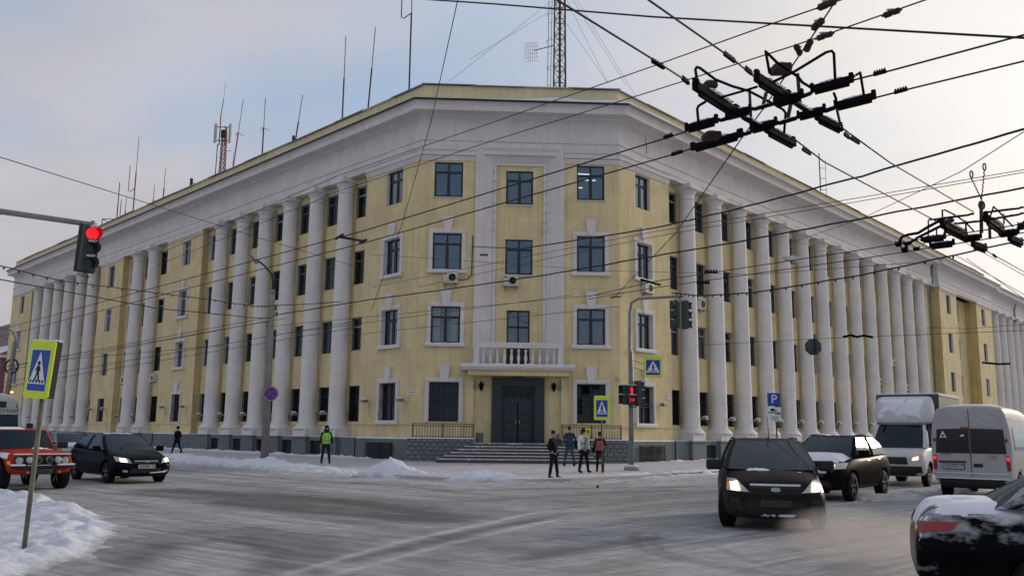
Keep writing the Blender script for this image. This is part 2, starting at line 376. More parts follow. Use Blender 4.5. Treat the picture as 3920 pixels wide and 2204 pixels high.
def sweep(path, prof, mb=None, m=0):
    mb = mb or MB(); P = [Vector((p[0], p[1], 0)) for p in path]; ns = []
    for a, b in zip(P, P[1:]):
        d = (b-a).normalized(); ns.append(Vector((d.y, -d.x, 0)))
    mit = [ns[0]]
    for a, b in zip(ns, ns[1:]): mit.append((a+b)/max(0.2, 1+a.dot(b)))
    mit.append(ns[-1]); k = len(prof)
    vs = [P[i]+mit[i]*o+Z1*z for i in range(len(P)) for o, z in prof]
    fs = [(i*k+j, i*k+j+1, (i+1)*k+j+1, (i+1)*k+j) for i in range(len(P)-1) for j in range(k-1)]
    fs += [tuple(range(k))[::-1], tuple((len(P)-1)*k+j for j in range(k))]
    return mb.add(vs, fs, m)
def pt(w, s, o=0): return wp(w, s, o, 0)
MAIN = [pt('L', LEN_L), CL, CR, pt('R', 58.3), pt('R', 58.3, .35), pt('R', 79, .35), pt('R', 79), pt('R', LEN_R)]
SHORT = [pt('L', LEN_L), CL, CR, pt('R', 78.4)]

# windows ------------------------------------------------------------
WCACHE = {}
def win_meshes(w, h, style):
    key = (round(w, 2), round(h, 2), style)
    if key in WCACHE: return WCACHE[key]
    f = MB(); t = 0.075
    x0, x1 = -w/2, w/2; tz = h*0.70
    f.box(x0, x0+t, -.07, 0, 0, h); f.box(x1-t, x1, -.07, 0, 0, h); f.box(x0+t, x1-t, -.07, 0, 0, t); f.box(x0+t, x1-t, -.07, 0, h-t, h)
    f.box(-.055, .055, -.065, .004, t, h-t); f.box(x0+t, -.055, -.065, .002, tz, tz+.09); f.box(.055, x1-t, -.065, .002, tz, tz+.09)
    if style == 'dark':
        for sx in (-1, 1):
            a, b = sorted((sx*.055, sx*(w/2-t)))
            f.box(a, a+.035, -.06, .008, t, tz); f.box(b-.035, b, -.06, .008, t, tz); f.box(a+.035, b-.035, -.06, .008, t, t+.035); f.box(a+.035, b-.035, -.06, .008, tz-.035, tz)
    fm = f.mesh('window', {'grey': FRAMEG, 'pale': FRAMEW}.get(style, FRAME))
    gm = GLASSD if style == 'bars' else GLASS
    panes = []
    if style in ('dark',):
        for sx in (-1, 1):
            a, b = sorted((sx*.055, sx*(w/2-t)))
            for c, d in ((t, tz), (tz+.09, h-t)):
                panes.append(MB().quad((a, -.035, c), (a, -.035, d), (b, -.035, d), (b, -.035, c)).mesh('pane', gm))
    else:
        panes.append(MB().quad((x0+t, -.035, t), (x0+t, -.035, h-t), (x1-t, -.035, h-t), (x1-t, -.035, t)).mesh('pane', gm))
    gr = None
    if style == 'bars':
        g = MB(); nb = max(5, int(w/.13))
        for i in range(nb+1):
            x = x0+.04+(w-.08)*i/nb
            g.tube([(x, .10, h-.05), (x, .10, .8), (x, .16, .45), (x, .17, .22), (x, .10, .04)], .009, 4)
        for z in (.06, h*.45, h*.53, h-.06): g.bar((x0, .10, z), (x1, .10, z), .02, .025)
        gr = g.mesh('grille', IRON)
    WCACHE[key] = (fm, panes, gr); return WCACHE[key]
def put_window(w, s, o, z, wd, h, style, curtain=None):
    fm, panes, gr = win_meshes(wd, h, style)
    W = link('window', fm, B, TM(w, s, o, z))
    for p in panes: link('pane', p, W)
    if gr: link('grille', gr, W, Matrix.Translation((0, .12, 0)))
    if curtain:
        c = MB(); n = 14
        for sx, amt in curtain[1]:
            xs = [(-wd/2+.05+amt*wd*i/n) if sx < 0 else (wd/2-.05-amt*wd*i/n) for i in range(n+1)]
            for i in range(n):
                ya, yb = -.2+.03*math.sin(i*1.9), -.2+.03*math.sin((i+1)*1.9)
                c.quad((xs[i], ya, .05), (xs[i], ya, h-.05), (xs[i+1], yb, h-.05), (xs[i+1], yb, .05), 0, True)
        c.build('curtain', curtain[0], W, fix=False)
    return W
SURC = {}
def put_surround(w, s, z, wd, h, key=True, sill=True):
    k = (round(wd, 2), round(h, 2))
    if k not in SURC:
        a, b = wd/2+.005, wd/2+.24; m = MB()
        for sx in (-1, 1): m.box(sx*a, sx*b, .002, .07, -.02, h+.005); m.box(sx*(a+.03), sx*(b-.06), .07, .095, -.02, h+.005)
        m.box(-b, b, .002, .075, h+.006, h+.25); m.box(-b+.05, b-.05, .075, .1, h+.05, h+.19)
        ks = MB().prism([(-.19, h+.02), (.19, h+.02), (.33, h+.95), (-.33, h+.95)], .003, .15)
        sl = MB().box(-b-.08, b+.08, -.05, .17, -.17, -.022); sn = MB()
        nn = 9
        for i in range(nn):
            x0 = -b-.06+(2*b+.12)*i/nn; x1 = -b-.06+(2*b+.12)*(i+1)/nn; hh = [.03+.03*abs(math.sin(q*2.3)) for q in (i, i+1)]
            sn.add([(x0,-.1,-.02),(x1,-.1,-.02),(x1,.16,-.02),(x0,.16,-.02),(x0,-.1,hh[0]),(x1,-.1,hh[1]),(x1,.12,hh[1]*.7),(x0,.12,hh[0]*.7)], [(4,5,6,7),(7,6,2,3)], 0, True)
        SURC[k] = (m.mesh('window_surround', WHITE), ks.mesh('keystone', WHITE), sl.mesh('sill', WHITE), sn.mesh('sill_snow', SNOW))
    a, b, c, d = SURC[k]; Mx = TM(w, s, 0, z)
    link('window_surround', a, B, Mx)
    if key: link('keystone', b, B, Mx)
    if sill: link('sill', c, B, Mx); link('sill_snow', d, B, Mx)

# columns ------------------------------------------------------------
prof = [(.60, 2.0), (.60, 2.06), (.565, 2.12)]
z = 2.12
while z < 16.2:
    z2 = min(z+1.36, 16.3); r = .565-.075*((z2-2.1)/14.2)**1.4
    prof += [(r+.0015, z2-.10), (r+.001, z2-.02), (r-.007, z2-.009), (r-.007, z2+.009), (r-.001, z2+.02), (r-.0015, z2+.10)]; z = z2
prof += [(.485, 16.36), (.53, 16.38), (.53, 16.45), (.485, 16.48), (.485, 16.66), (.50, 16.70), (.60, 16.82), (.655, 16.92), (.66, 16.97)]
CSH = MB().lathe(prof, 24).mesh('column', COLW)
b = MB().lathe([(.66, 1.72), (.71, 1.76), (.725, 1.84), (.69, 1.91), (.64, 1.95), (.61, 2.0)], 20)
b.box(-.76, .76, -.39, .60, 1.267, 1.72)
CBA = b.mesh('column_base', COLW)
CCP = MB().box(-.74, .74, -.5, .74, 16.975, 17.06).box(-.71, .71, -.5, .71, 17.06, 17.29).mesh('capital', WHITE)
sn = MB(); 
for i in range(20):
    t0, t1 = 2*math.pi*i/20, 2*math.pi*(i+1)/20
    def sq(t, q): 
        c, s_ = math.cos(t), math.sin(t); k = q/max(abs(c), abs(s_)); return c*k, s_*k
    (xa, ya), (xb, yb) = sq(t0, .73), sq(t1, .73); r1 = .64
    sn.quad((xa, ya, 1.73), (xb, yb, 1.73), (r1*math.cos(t1), r1*math.sin(t1), 1.99+.05*math.sin(i*2.1+2.1)), (r1*math.cos(t0), r1*math.sin(t0), 1.99+.05*math.sin(i*2.1)), 0, True)
CSN = sn.mesh('base_snow', SNOW)
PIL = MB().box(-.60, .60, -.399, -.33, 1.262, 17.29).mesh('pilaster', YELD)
PED = MB().box(-.84, .84, -.05, .58, -.1, 1.17).box(-.88, .88, -.05, .63, 1.172, 1.265).mesh('pedestal', GREY)
def put_column(w, s):
    c = link('column', CSH, B, TM(w, s, -.15, 0)); link('column_base', CBA, c); link('capital', CCP, c); link('base_snow', CSN, c)
    link('pilaster', PIL, B, TM(w, s, -.15, 0)); link('pedestal', PED, B, TM(w, s, -.15, 0))

colsL = [7.95+3.43*k for k in range(6)]+[38.05, 41.5]+[53.1+3.5*k for k in range(6)]
colsR = [7.75+3.49*k for k in range(14)]
colsR2 = [82.2+3.5*k for k in range(9)]
for s in colsL: put_column('L', s)
for s in colsR+colsR2: put_column('R', s)
REC = -.55
def mids(cs, first, last): return [first]+[(a+b)/2 for a, b in zip(cs, cs[1:])]+[last]
SEG_L = [('pier', 0, 5.45, [2.58]), ('rec', 5.45, 28.2, mids(colsL[:6], 6.3, 26.85)), ('pier', 28.2, 34.9, [31.15]),
         ('rec', 34.9, 44.9, [36.6, 39.9, 43.3]), ('pier', 44.9, 50.7, [47.8]), ('rec', 50.7, 72.7, mids(colsL[8:], 51.6, 72.0)), ('pier', 72.7, LEN_L, [76.3])]
SEG_R = [('pier', 0, 5.38, [2.47]), ('rec', 5.38, 58.3, mids(colsR, 6.1, 55.1)), ('proj', 58.3, 64.4, [61.45]), ('deep', 64.4, 72.3, [68.9]),
         ('proj', 72.3, 79.0, [75.2]), ('rec', 79.0, LEN_R, mids(colsR2, 80.5, 112.0))]
WW = 1.56
curts = [None, None, (CURT, [(-1, .25)]), (CURT, [(1, .35)]), (CURT, [(-1, .25), (1, .25)]), (CURT, [(-1, .6)]), (CURTD, [(-1, .3), (1, .15)])]
for w, segs in (('L', SEG_L), ('R', SEG_R)):
    sg = SG[w]
    for kind, s0, s1, wins in segs:
        y = {'pier': 0, 'rec': REC, 'proj': .35, 'deep': -.9}[kind]; dep = .26 if kind == 'rec' else .28
        wd = 1.96 if kind == 'rec' else WW
        if kind == 'rec': wins = [min(c_+.28, s1-1.05) for c_ in wins]
        ops = [(c-wd/2, c+wd/2, a, b_) for c in wins for a, b_ in ROWS]
        mb = MB(); wall_grid(mb, sg, s0, s1, -.1, 17.31, ops, y, dep)
        mb.build('wall', [YEL, WHITE], B, WM[w], fix=False)
        for c in wins:
            for fl, (a, b_) in enumerate(ROWS):
                near = c < 4 
                st = 'bars' if fl == 0 else ('dark' if near else rng.choice(['grey', 'grey', 'pale']))
                put_window(w, c, y-dep+.075, a, wd, b_-a, st, rng.choice(curts) if fl else None)
                if kind in ('pier', 'proj') and fl < 3 and not (w == 'L' and 44 < c < 52): 
                    if kind == 'pier': put_surround(w, c, a, wd, b_-a, sill=(fl != 0 or near))
        # returns at the ends of projecting bays
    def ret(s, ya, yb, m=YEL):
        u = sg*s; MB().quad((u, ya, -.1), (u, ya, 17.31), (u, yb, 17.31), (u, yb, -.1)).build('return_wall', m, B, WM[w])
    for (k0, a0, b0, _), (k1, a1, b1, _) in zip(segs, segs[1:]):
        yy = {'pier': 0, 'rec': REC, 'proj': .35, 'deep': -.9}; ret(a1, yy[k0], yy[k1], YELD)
    # plinth and string course by segment
    for kind, s0, s1, wins in segs:
        y = {'pier': 0, 'rec': REC, 'proj': .35, 'deep': -.9}[kind]
        A, Bq = sorted((sg*(s0+(.0 if kind != 'rec' else .01)), sg*(s1-.01)))
        if kind == 'rec':
            cs = [c for c in (colsL if w == 'L' else colsR+colsR2) if s0 < c < s1]
            pl = MB(); ops = [((a+b_)/2-.74, (a+b_)/2+.74, .22, 1.02) for a, b_ in zip(cs, cs[1:])]
            wall_grid(pl, sg, s0, s1, -.1, 1.26, ops, .22, .2, 0, 0); pl.build('plinth', GREY, B, WM[w], fix=False)
            MB().box(A, Bq, y, .219, 1.2, 1.261).build('plinth_ledge', GREY, B, WM[w]); MB().box(A, Bq, y+.05, .21, 1.262, 1.30).build('plinth_snow', SNOW, B, WM[w])
            for (a, b_, c0, d0) in ops:
                if a < 60:
                    f = MB(); L0 = sg*(a+b_)/2
                    for i in range(10): f.bar((L0-.7+1.4*i/9, .16, c0), (L0-.7+1.4*i/9, .16, d0), .02, .02)
                    f.box(L0-.74, L0+.74, .02, .04, c0, d0, 1); f.build('basement_window', [IRON, FRAME], B, WM[w])
        else:
            MB().box(A, Bq, y-.1, y+.16, -.1, 1.24).build('plinth', GREY, B, WM[w])
            m = MB(); n = int((s1-s0)/.35)
            for i in range(n):
                xa, xb = A+(Bq-A)*i/n, A+(Bq-A)*(i+1)/n; ha, hb = [1.27+.05*noise.noise(Vector((q*1.3, s0, 0)))+.02 for q in (xa, xb)]
                m.add([(xa, y+.165, 1.235), (xb, y+.165, 1.235), (xb, y+.14, hb), (xa, y+.14, ha), (xb, y-.02, hb+.02), (xa, y-.02, ha+.02)], [(0,1,2,3),(3,2,4,5)], 0, True)
            m.build('plinth_snow', SNOW, B, WM[w])
        MB().box(A, Bq, y+.002, y+.045, 2.0, 2.08).build('string_course', YEL, B, WM[w])
        if kind in ('pier', 'proj'):     # capital mouldings of the piers
            for z0, z1, o1 in ((17.0, 17.14, .07), (17.142, 17.31, .13)): MB().box(A, Bq, y+.003, y+o1, z0, z1).build('pier_capital', WHITE, B, WM[w])
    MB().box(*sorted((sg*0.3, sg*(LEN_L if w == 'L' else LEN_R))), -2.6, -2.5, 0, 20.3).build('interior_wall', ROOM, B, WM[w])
# left gable end
MB().box(LEN_L-.001, LEN_L+.2, -14, -.001, -.1, 21.3).build('gable_wall', YEL, B, WM['L'])
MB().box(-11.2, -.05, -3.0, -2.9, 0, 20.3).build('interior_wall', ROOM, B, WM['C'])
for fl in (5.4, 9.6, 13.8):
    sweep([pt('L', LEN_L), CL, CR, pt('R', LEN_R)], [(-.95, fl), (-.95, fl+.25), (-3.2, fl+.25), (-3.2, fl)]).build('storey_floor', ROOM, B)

# chamfered corner bay -------------------------------------------------
mb = MB(); opsC = []
xs = {'l': (0.72, 2.33), 'r': (8.83, 10.41)}
for a, b in xs.values():
    for c, d in ROWS: opsC.append((a, b, c, d))
wall_grid(mb, -1, 0, 3.05, -.1, 17.31, [o for o in opsC if o[1] < 3], 0, .16)
wall_grid(mb, -1, 8.1, 11.247, -.1, 17.31, [o for o in opsC if o[0] > 8], 0, .16)
wall_grid(mb, -1, 3.05, 8.1, -.1, 5.2, [(4.5, 6.66, .95, 4.28)], 0, .4)
wall_grid(mb, -1, 4.1, 7.08, 5.2, 16.9, [(4.8, 6.35, 14.48, 16.46), (4.8, 6.35, 10.42, 12.45), (4.93, 6.22, 5.4, 8.4)], -.34, .14, 0, 0)
mb.build('wall', [YEL, WHITE], B, WM['C'], fix=False)
for k, (a, b) in xs.items():
    for fl, (c, d) in enumerate(ROWS):
        cu = (CURT, [(-1, .28), (1, .28)]) if (fl == 1 and k == 'l') else ((CURTD, [(-1, .25), (1, .2)]) if fl == 1 else None)
        put_window('C', (a+b)/2, -.085, c, b-a, d-c, 'bars' if fl == 0 else 'dark', cu)
        if fl < 3: put_surround('C', (a+b)/2, c, b-a, d-c, sill=fl > 0)
        else: MB().box(-.85, .85, -.1, .06, -.05, -.01).build('sill', WHITE, B, TM('C', (a+b)/2, 0, c))
for c, d in ((14.48, 16.46), (10.42, 12.45)):
    put_window('C', 5.575, -.41, c, 1.55, d-c, 'dark'); MB().box(-.8, .8, -.08, .08, -.07, -.01).build('sill', WHITE, B, TM('C', 5.575, -.34, c))
# balcony door
f = MB()
for a, b, c, d in ((-.645, -.55, 0, 3), (.55, .645, 0, 3), (-.55, .55, 2.9, 3), (-.55, .55, 2.0, 2.12), (-.05, .05, 0, 2.9), (-.55, -.05, 0, .75), (.05, .55, 0, .75)): f.box(a, b, -.07, 0, c, d)
Dd = f.build('balcony_door', FRAME, B, TM('C', 5.575, -.41, 5.4))
for a in (-.55, .05):
    for c, d in ((.75, 2.0), (2.12, 2.9)): MB().quad((a, -.03, c), (a, -.03, d), (a+.5, -.03, d), (a+.5, -.03, c)).build('pane', GLASS, Dd)
# tall white splayed frame
f = MB(); O, I = (-8.1, -3.05, 17.86), (-7.08, -4.1, 16.9)
for sx, a, b, c in ((-1, O[0], O[0]+.2, I[0]), (1, O[1], O[1]-.2, I[1])):
    f.box(a, b, 0, .13, 5.2, 17.66)
    y0, y1 = .128, -.30
    f.quad((b, y0, 5.2), (b, y0, 17.66), (c, y1, 16.9), (c, y1, 5.2))
    f.quad((c, y1, 5.2), (c, y1, 16.9), (c, -.36, 16.9), (c, -.36, 5.2))
f.box(O[0], O[1], 0, .13, 17.661, 17.95)
f.quad((O[0]+.2, .128, 17.66), (O[1]-.2, .128, 17.66), (I[1], -.30, 16.9), (I[0], -.30, 16.9))
f.quad((I[0], -.30, 16.9), (I[1], -.30, 16.9), (I[1], -.36, 16.9), (I[0], -.36, 16.9))
f.build('portal_frame', WHITE, B, WM['C'], fix=False)
for x in (I[0]+.07, I[1]-.07):
    m = MB().box(x-.07, x+.07, -.339, -.24, 5.2, 16.75)
    for z in (16.4, 15.9, 15.2, 14.6, 14.1, 13.5, 13.0): m.box(x-.1, x+.1, -.3, -.2, z-.06, z+.06)
    m.build('bead_moulding', WHITE, B, WM['C'])
MB().box(I[0]+.002, I[1]-.002, -.339, -.25, 16.752, 16.89).build('bead_moulding', WHITE, B, WM['C'])
# entablature ----------------------------------------------------------
sweep(MAIN, [(-.5, 17.295), (.04, 17.295), (.04, 17.55), (.07, 17.56), (.07, 18.0), (.13, 18.04), (.13, 18.12), (0.0, 18.16), (0.0, 19.35), (.06, 19.38), (.2, 19.48), (.25, 19.54), (.3, 19.58), (.86, 19.58), (.86, 19.9), (.90, 19.94), (.90, 20.0), (.97, 20.07), (1.0, 20.13), (0, 20.32)]).build('entablature', WHITE, B)
ab = [pt('L', 5.45), CL, pt('C', 3.04)]; bc = [pt('C', 8.11), CR, pt('R', 5.38)]
for p in (ab, bc):
    sweep(p, [(.132, 17.143), (.17, 17.2), (.17, 17.42), (.24, 17.46), (.24, 17.52), (.05, 17.54)]).build('corner_moulding', WHITE, B)
    sweep(p, [(.002, 16.86), (.06, 16.88), (.06, 16.98), (.10, 17.02), (.10, 17.13), (.01, 17.135)]).build('corner_moulding', WHITE, B)
sweep(MAIN, [(.955, 20.139), (1.07, 20.07), (1.085, 20.19), (.955, 20.20)]).build('gutter_edge', IRON, B)
pm = sweep(SHORT, [(-.06, 20.25), (-.06, 21.36), (-.4, 21.36), (-.4, 20.25)]).build('parapet', YELP, B)
# parapet cap in separate sheets
path_len = lambda P: sum((b-a).length for a, b in zip(P, P[1:]))
def walk(P, step):
    out = []; 
    for a, b in zip(P, P[1:]):
        n = max(1, int(round((b-a).length/step)))
        for i in range(n): out.append((a+(b-a)*i/n, a+(b-a)*(i+1)/n))
    return out
for i, (a, b) in enumerate(walk(SHORT, 3.1)):
    d = (b-a).normalized(); nn = Vector((d.y, -d.x, 0)); zz = 21.365+.018*((i*7) % 3)
    c = (a+b)/2+nn*(-.22)+Z1*(zz+.02)
    MB().obox(c, d, nn, Z1, (b-a).length/2+.12, .30+.02*(i % 2), .022).build('cap_sheet', STEEL if i % 4 else ACW, B)
rf = MB(); 
poly = [pt('L', LEN_L), CL, CR, pt('R', LEN_R), pt('R', LEN_R, -15), CR-Vector((0, 0, 0))+Vector((0, 22, 0)), pt('L', LEN_L, -15)]
rf.add([(p.x, p.y, 20.30) for p in poly], [tuple(range(len(poly)))]); rf.build('roof', SNOW, B)
# snow lying on the cornice
m = MB(); stp = walk([MAIN[0], CL, CR, MAIN[3]], .45); base = 0.0; dist = 0
P4 = []
full = [MAIN[0], CL, CR, MAIN[3]]; lens = [(b-a).length for a, b in zip(full, full[1:])]
def snow_pt(i, a, nn):
    tt = i*.45; ch0, ch1 = lens[0], lens[0]+lens[1]
    k = .06+.05*noise.noise(Vector((tt*.35, 3, 0)))
    if tt > ch0+2.5: k += .26*min(1, (tt-ch0-2.5)/4)*(.72+.5*noise.noise(Vector((tt*.45, 9, 0))))
    if tt > ch1+3: k *= max(.45, 1-(tt-ch1-3)/14)
    return max(.03, k)
rows = []
for i, (a, b) in enumerate(stp):
    d = (b-a).normalized(); nn = Vector((d.y, -d.x, 0))
    h = snow_pt(i, a, nn); q = a
    if (a-CL).length < .01: nn = (Vector((-dL.y, dL.x, 0))*0 + (nL+nC)).normalized()*1.08
    if (a-CR).length < .01: nn = (nC+nR).normalized()*1.07
    rows.append([q+nn*1.03+Z1*20.18, q+nn*.99+Z1*(20.19+h*.55), q+nn*.6+Z1*(20.26+h), q+nn*(-.04)+Z1*(20.33+h*1.15)])
for a, b in zip(rows, rows[1:]):
    m.add(a+b, [(0,1,5,4),(1,2,6,5),(2,3,7,6)], 0, True)
tag(m.build('cornice_snow', SNOW), 'wind-drifted snow lying along the roof cornice', 'snow', kind='stuff')

# canopy, balcony, portal ------------------------------------------------
C = WM['C']
MB().box(-8.3, -2.8, .002, 1.05, 4.68, 4.97).build('canopy_soffit', YEL, B, C)
MB().box(-8.52, -2.46, .002, 1.22, 4.972, 5.08).box(-8.58, -2.40, .002, 1.3, 5.082, 5.2).build('canopy_slab', WHITE, B, C)
m = MB(); n = 24
for i in range(n):
    xa, xb = -8.57+6.16*i/n, -8.57+6.16*(i+1)/n; ha, hb = [.07+.05*noise.noise(Vector((q*1.7, 0, 5)))+.02*(i % 3 == 0) for q in (xa, xb)]
    m.add([(xa, 1.31, 5.19), (xb, 1.31, 5.19), (xb, 1.29, 5.2+hb), (xa, 1.29, 5.2+ha), (xb, .2, 5.22+hb), (xa, .2, 5.22+ha)], [(0,1,2,3),(3,2,4,5)], 0, True)
m.build('canopy_snow', SNOW, B, C)
for a in (-8.36, -3.16): MB().box(a, a+.42, .002, .14, 1.0, 4.679).build('portal_pilaster', YEL, B, C)
bl = MB().lathe([(.075, 0), (.075, .05), (.05, .09), (.085, .22), (.095, .34), (.06, .52), (.05, .62), (.075, .68), (.075, .80)], 10).mesh('baluster', WHITE)
pe = MB().box(-.14, .14, -.14, .14, 0, 1.0).mesh('balcony_pedestal', WHITE)
for x in (-7.82, -3.26): link('balcony_pedestal', pe, B, C @ Matrix.Translation((x, .95, 5.2)))
MB().box(-7.67, -3.41, .85, 1.05, 5.2, 5.29).build('balcony_kerb', WHITE, B, C)
MB().box(-8.0, -3.08, .80, 1.10, 6.16, 6.38).build('balcony_handrail', WHITE, B, C)
for x in (-7.82, -3.26): MB().box(x-.1, x+.1, .02, .799, 6.18, 6.36).build('balcony_handrail', WHITE, B, C)
MB().box(-8.0, -3.08, .79, 1.11, 6.381, 6.45).build('balcony_snow', SNOW, B, C)
for i in range(11): link('baluster', bl, B, C @ Matrix.Translation((-7.46+(7.46-3.62)*i/10, .95, 5.3+.0)))
# doorway
f = MB()
f.box(-7.02, -6.50, -.05, .24, 1.05, 4.6).box(-4.66, -4.14, -.05, .24, 1.05, 4.6).box(-6.499, -4.661, -.05, .24, 4.14, 4.6).box(-5.84, -5.32, .05, .34, 4.601, 4.78)
f.box(-6.499, -6.42, -.1, .12, 1.05, 4.139).box(-4.74, -4.661, -.1, .12, 1.05, 4.139)
f.build('door_frame', DOORM, B, C)
f = MB().box(-6.42, -4.74, -.2, -.08, 3.25, 4.139)
for i in range(4):
    x = -6.2+.415*i; r_ = .19
    for k in range(8):
        t = math.pi*k/4; f.tube([(x, -.06, 3.72), (x+r_*math.cos(t), -.06, 3.72+r_*1.3*math.sin(t))], .014, 4)
    f.tube([(x+r_*math.cos(t), -.06, 3.72+r_*1.3*math.sin(t)) for t in [2*math.pi*q/12 for q in range(13)]], .012, 4)
f.box(-6.42, -4.74, -.08, -.03, 3.25, 3.36).box(-6.42, -4.74, -.08, -.03, 4.05, 4.139)
f.build('transom_grille', DOORM, B, C)
for sx in (-1, 1):
    d = MB(); x0 = -5.58+(.03 if sx > 0 else -.82); x1 = x0+.79
    d.box(x0, x1, -.14, -.08, 1.06, 3.249)
    dl = d.build('door_leaf', DOORM, B, C)
    for z0 in (1.25, 1.72, 2.2, 2.68):
        MB().box(x0+.1, x1-.1, -.08, -.05, z0, z0+.36).box(x0+.16, x1-.16, -.05, -.03, z0+.06, z0+.30).build('door_panel', DOORM, dl, bevel=.01)
    MB().tube([(-5.58+sx*.1, -.06, 2.0), (-5.58+sx*.1, .0, 2.0), (-5.58+sx*.1, .0, 2.35), (-5.58+sx*.1, -.06, 2.35)], .014, 6).build('door_handle', CHROME, dl)
# steps
for i in range(6):
    zt = 1.05-.155*i; e = .34*i
    x0, x1, o1 = -8.0-e, -3.0+e, 1.6+.36*i
    st = MB().box(x0, x1, (.05 if i == 0 else 1.6+.36*(i-1)-.02), o1, -.05, zt).build('step', STEPM, B, C, bevel=.012)
    m = MB(); n = 40; ob = .25 if i == 0 else 1.6+.36*(i-1)+.004
    for q in range(n):
        xa, xb = x0+.03+(x1-x0-.06)*q/n, x0+.03+(x1-x0-.06)*(q+1)/n
        v = [noise.noise(Vector((t_*1.1, i*3.7, 1))) for t_ in (xa, xb)]
        wa, wb = [.15+.17*max(-.6, min(.9, t_)) for t_ in v]
        if min(wa, wb) < .03: continue
        m.add([(xa, ob, zt+.003), (xb, ob, zt+.003), (xb, ob, zt+.035), (xa, ob, zt+.035), (xb, ob+wb, zt+.004), (xa, ob+wa, zt+.004)], [(3,2,4,5),(0,3,5)], 0, True)
    for q in range(14):      # trodden lumps along the nosing
        x = rng.uniform(x0+.1, x1-.1); m.ball((x, o1-.02-rng.random()*.08, zt+.005), rng.uniform(.04, .16), .05, rng.uniform(.015, .035), 6, 4)
    tag(m.build('step_snow', SNOW, st), kind='stuff')
# terraces beside the steps, faced with rough blocks, and their railings
for nm, x0, x1 in (('l', -3.18, .35), ('r', -11.65, -7.84)):
    T = MB().box(x0+.02, x1-.02, .02, 1.46, -.05, 1.30).build('terrace_wall', GREY, B, C)
    nrow, ncol = 6, 11; bh = 1.30/nrow; bw = (x1-x0)/ncol
    bms = []
    for v in range(5):
        q = MB(); hx, hz = bw/2-.008, bh/2-.008; dd = [.03+.03*rng.random() for _ in range(5)]
        q.add([(-hx,0,-hz),(hx,0,-hz),(hx,0,hz),(-hx,0,hz),(-hx+.02,dd[0],-hz+.02),(hx-.02,dd[1],-hz+.02),(hx-.02,dd[2],hz-.02),(-hx+.02,dd[3],hz-.02),(0,dd[4]+.015,0)],
              [(4,5,8),(5,6,8),(6,7,8),(7,4,8),(0,1,5,4),(1,2,6,5),(2,3,7,6),(3,0,4,7)])
        bms.append(q.mesh('block', BLOCK))
    for r_ in range(nrow):
        for c_ in range(ncol):
            sh = (bw/2 if r_ % 2 else 0); xx = x0+bw*(c_+.5)+sh
            if xx+bw/2 > x1+.01: continue
            link('block', rng.choice(bms), T, Matrix.Translation((xx, 1.46, bh*(r_+.5)-.0)))
    m = MB(); n = 16
    for i in range(n):
        xa, xb = x0+(x1-x0)*i/n, x0+(x1-x0)*(i+1)/n; ha, hb = [1.345+.04*noise.noise(Vector((q*1.9, 7, 5))) for q in (xa, xb)]
        m.add([(xa, 1.54, 1.29), (xb, 1.54, 1.29), (xb, 1.5, hb), (xa, 1.5, ha), (xb, .0, hb+.03), (xa, .0, ha+.03)], [(0,1,2,3),(3,2,4,5)], 0, True)
    m.build('terrace_snow', SNOW, T)
    fx0, fx1 = (x0+.03, x1-.30) if nm == 'l' else (x0+.62, x1-.02)
    F = thing('terrace_railing', 'black iron railing with wavy bars on terrace '+('left' if nm == 'l' else 'right')+' of the entrance steps', 'railing', M=C @ Matrix.Translation((fx0, 1.38, 1.36)))
    L_ = fx1-fx0; rl = MB()
    for z in (.02, .60, .70): rl.bar((0, 0, z), (L_, 0, z), .035, .04)
    rl.build('rail', IRON, F)
    for x in (0, L_*.5, L_): MB().bar((x, 0, -.06), (x, 0, .74), .05, .05).build('post', IRON, F)
    bar = MB().tube([(0, 0, .03), (0, .02, .15), (0, .07, .27), (0, .03, .42), (0, 0, .6)], .015, 5).mesh('railing_bar', IRON)
    nb = 22
    for i in range(nb):
        link('railing_bar', bar, F, Matrix.Translation((L_*(i+.5)/nb, 0, 0)))
# basement grilles by the corner
for w, a, b in (('L', 1.75, 4.2), ('R', 1.6, 4.05)):
    u0, u1 = sorted((SG[w]*a, SG[w]*b)); f = MB(); f.box(u0, u1, .17, .175, .22, 1.02, 1)
    Wn = f.build('basement_window', [IRON, FRAME], B, WM[w])
    gb = MB()
    for i in range(17): 
        x = u0+(u1-u0)*i/16; gb.tube([(x, .22, .98), (x, .22, .7), (x, .36, .5), (x, .36, .3), (x, .22, .16)], .012, 4)
    for z in (.98, .62, .16): gb.bar((u0, .23, z), (u1, .23, z), .025, .03)
    for x in (u0, (u0+u1)/2, u1): gb.bar((x, .26, .1), (x, .26, 1.02), .04, .04)
    gb.build('grille', IRON, Wn)
# drainpipe on the right wing
d = MB().tube([wp('R', 57.2, .12, 19.4), wp('R', 57.2, .12, 17.6), wp('R', 57.5, -.35, 16.9), wp('R', 57.6, -.4, .4)], .10, 8).build('drainpipe', COPPER, B)
MB().box(-.17, .17, -.14, .14, -.15, .3).build('rain_hopper', COPPER, B, TM('R', 57.2, .14, 19.35))
d = MB().tube([wp('R', 91.5, .5, 19.3), wp('R', 91.8, .15, 18.6), wp('R', 91.8, .15, 16.9)], .10, 8).build('drainpipe', STEEL, B)
# crack repairs on the frieze of the right wing
m = MB()
for pts in ([(2.9, 19.3), (2.85, 18.95), (2.95, 18.6), (2.88, 18.25)], [(4.3, 19.62), (4.0, 19.45), (3.8, 19.2)]):
    m.tube([wp('R', s, .004, z) for s, z in pts], .022, 4)
m.build('frieze_crack', RUST, B)
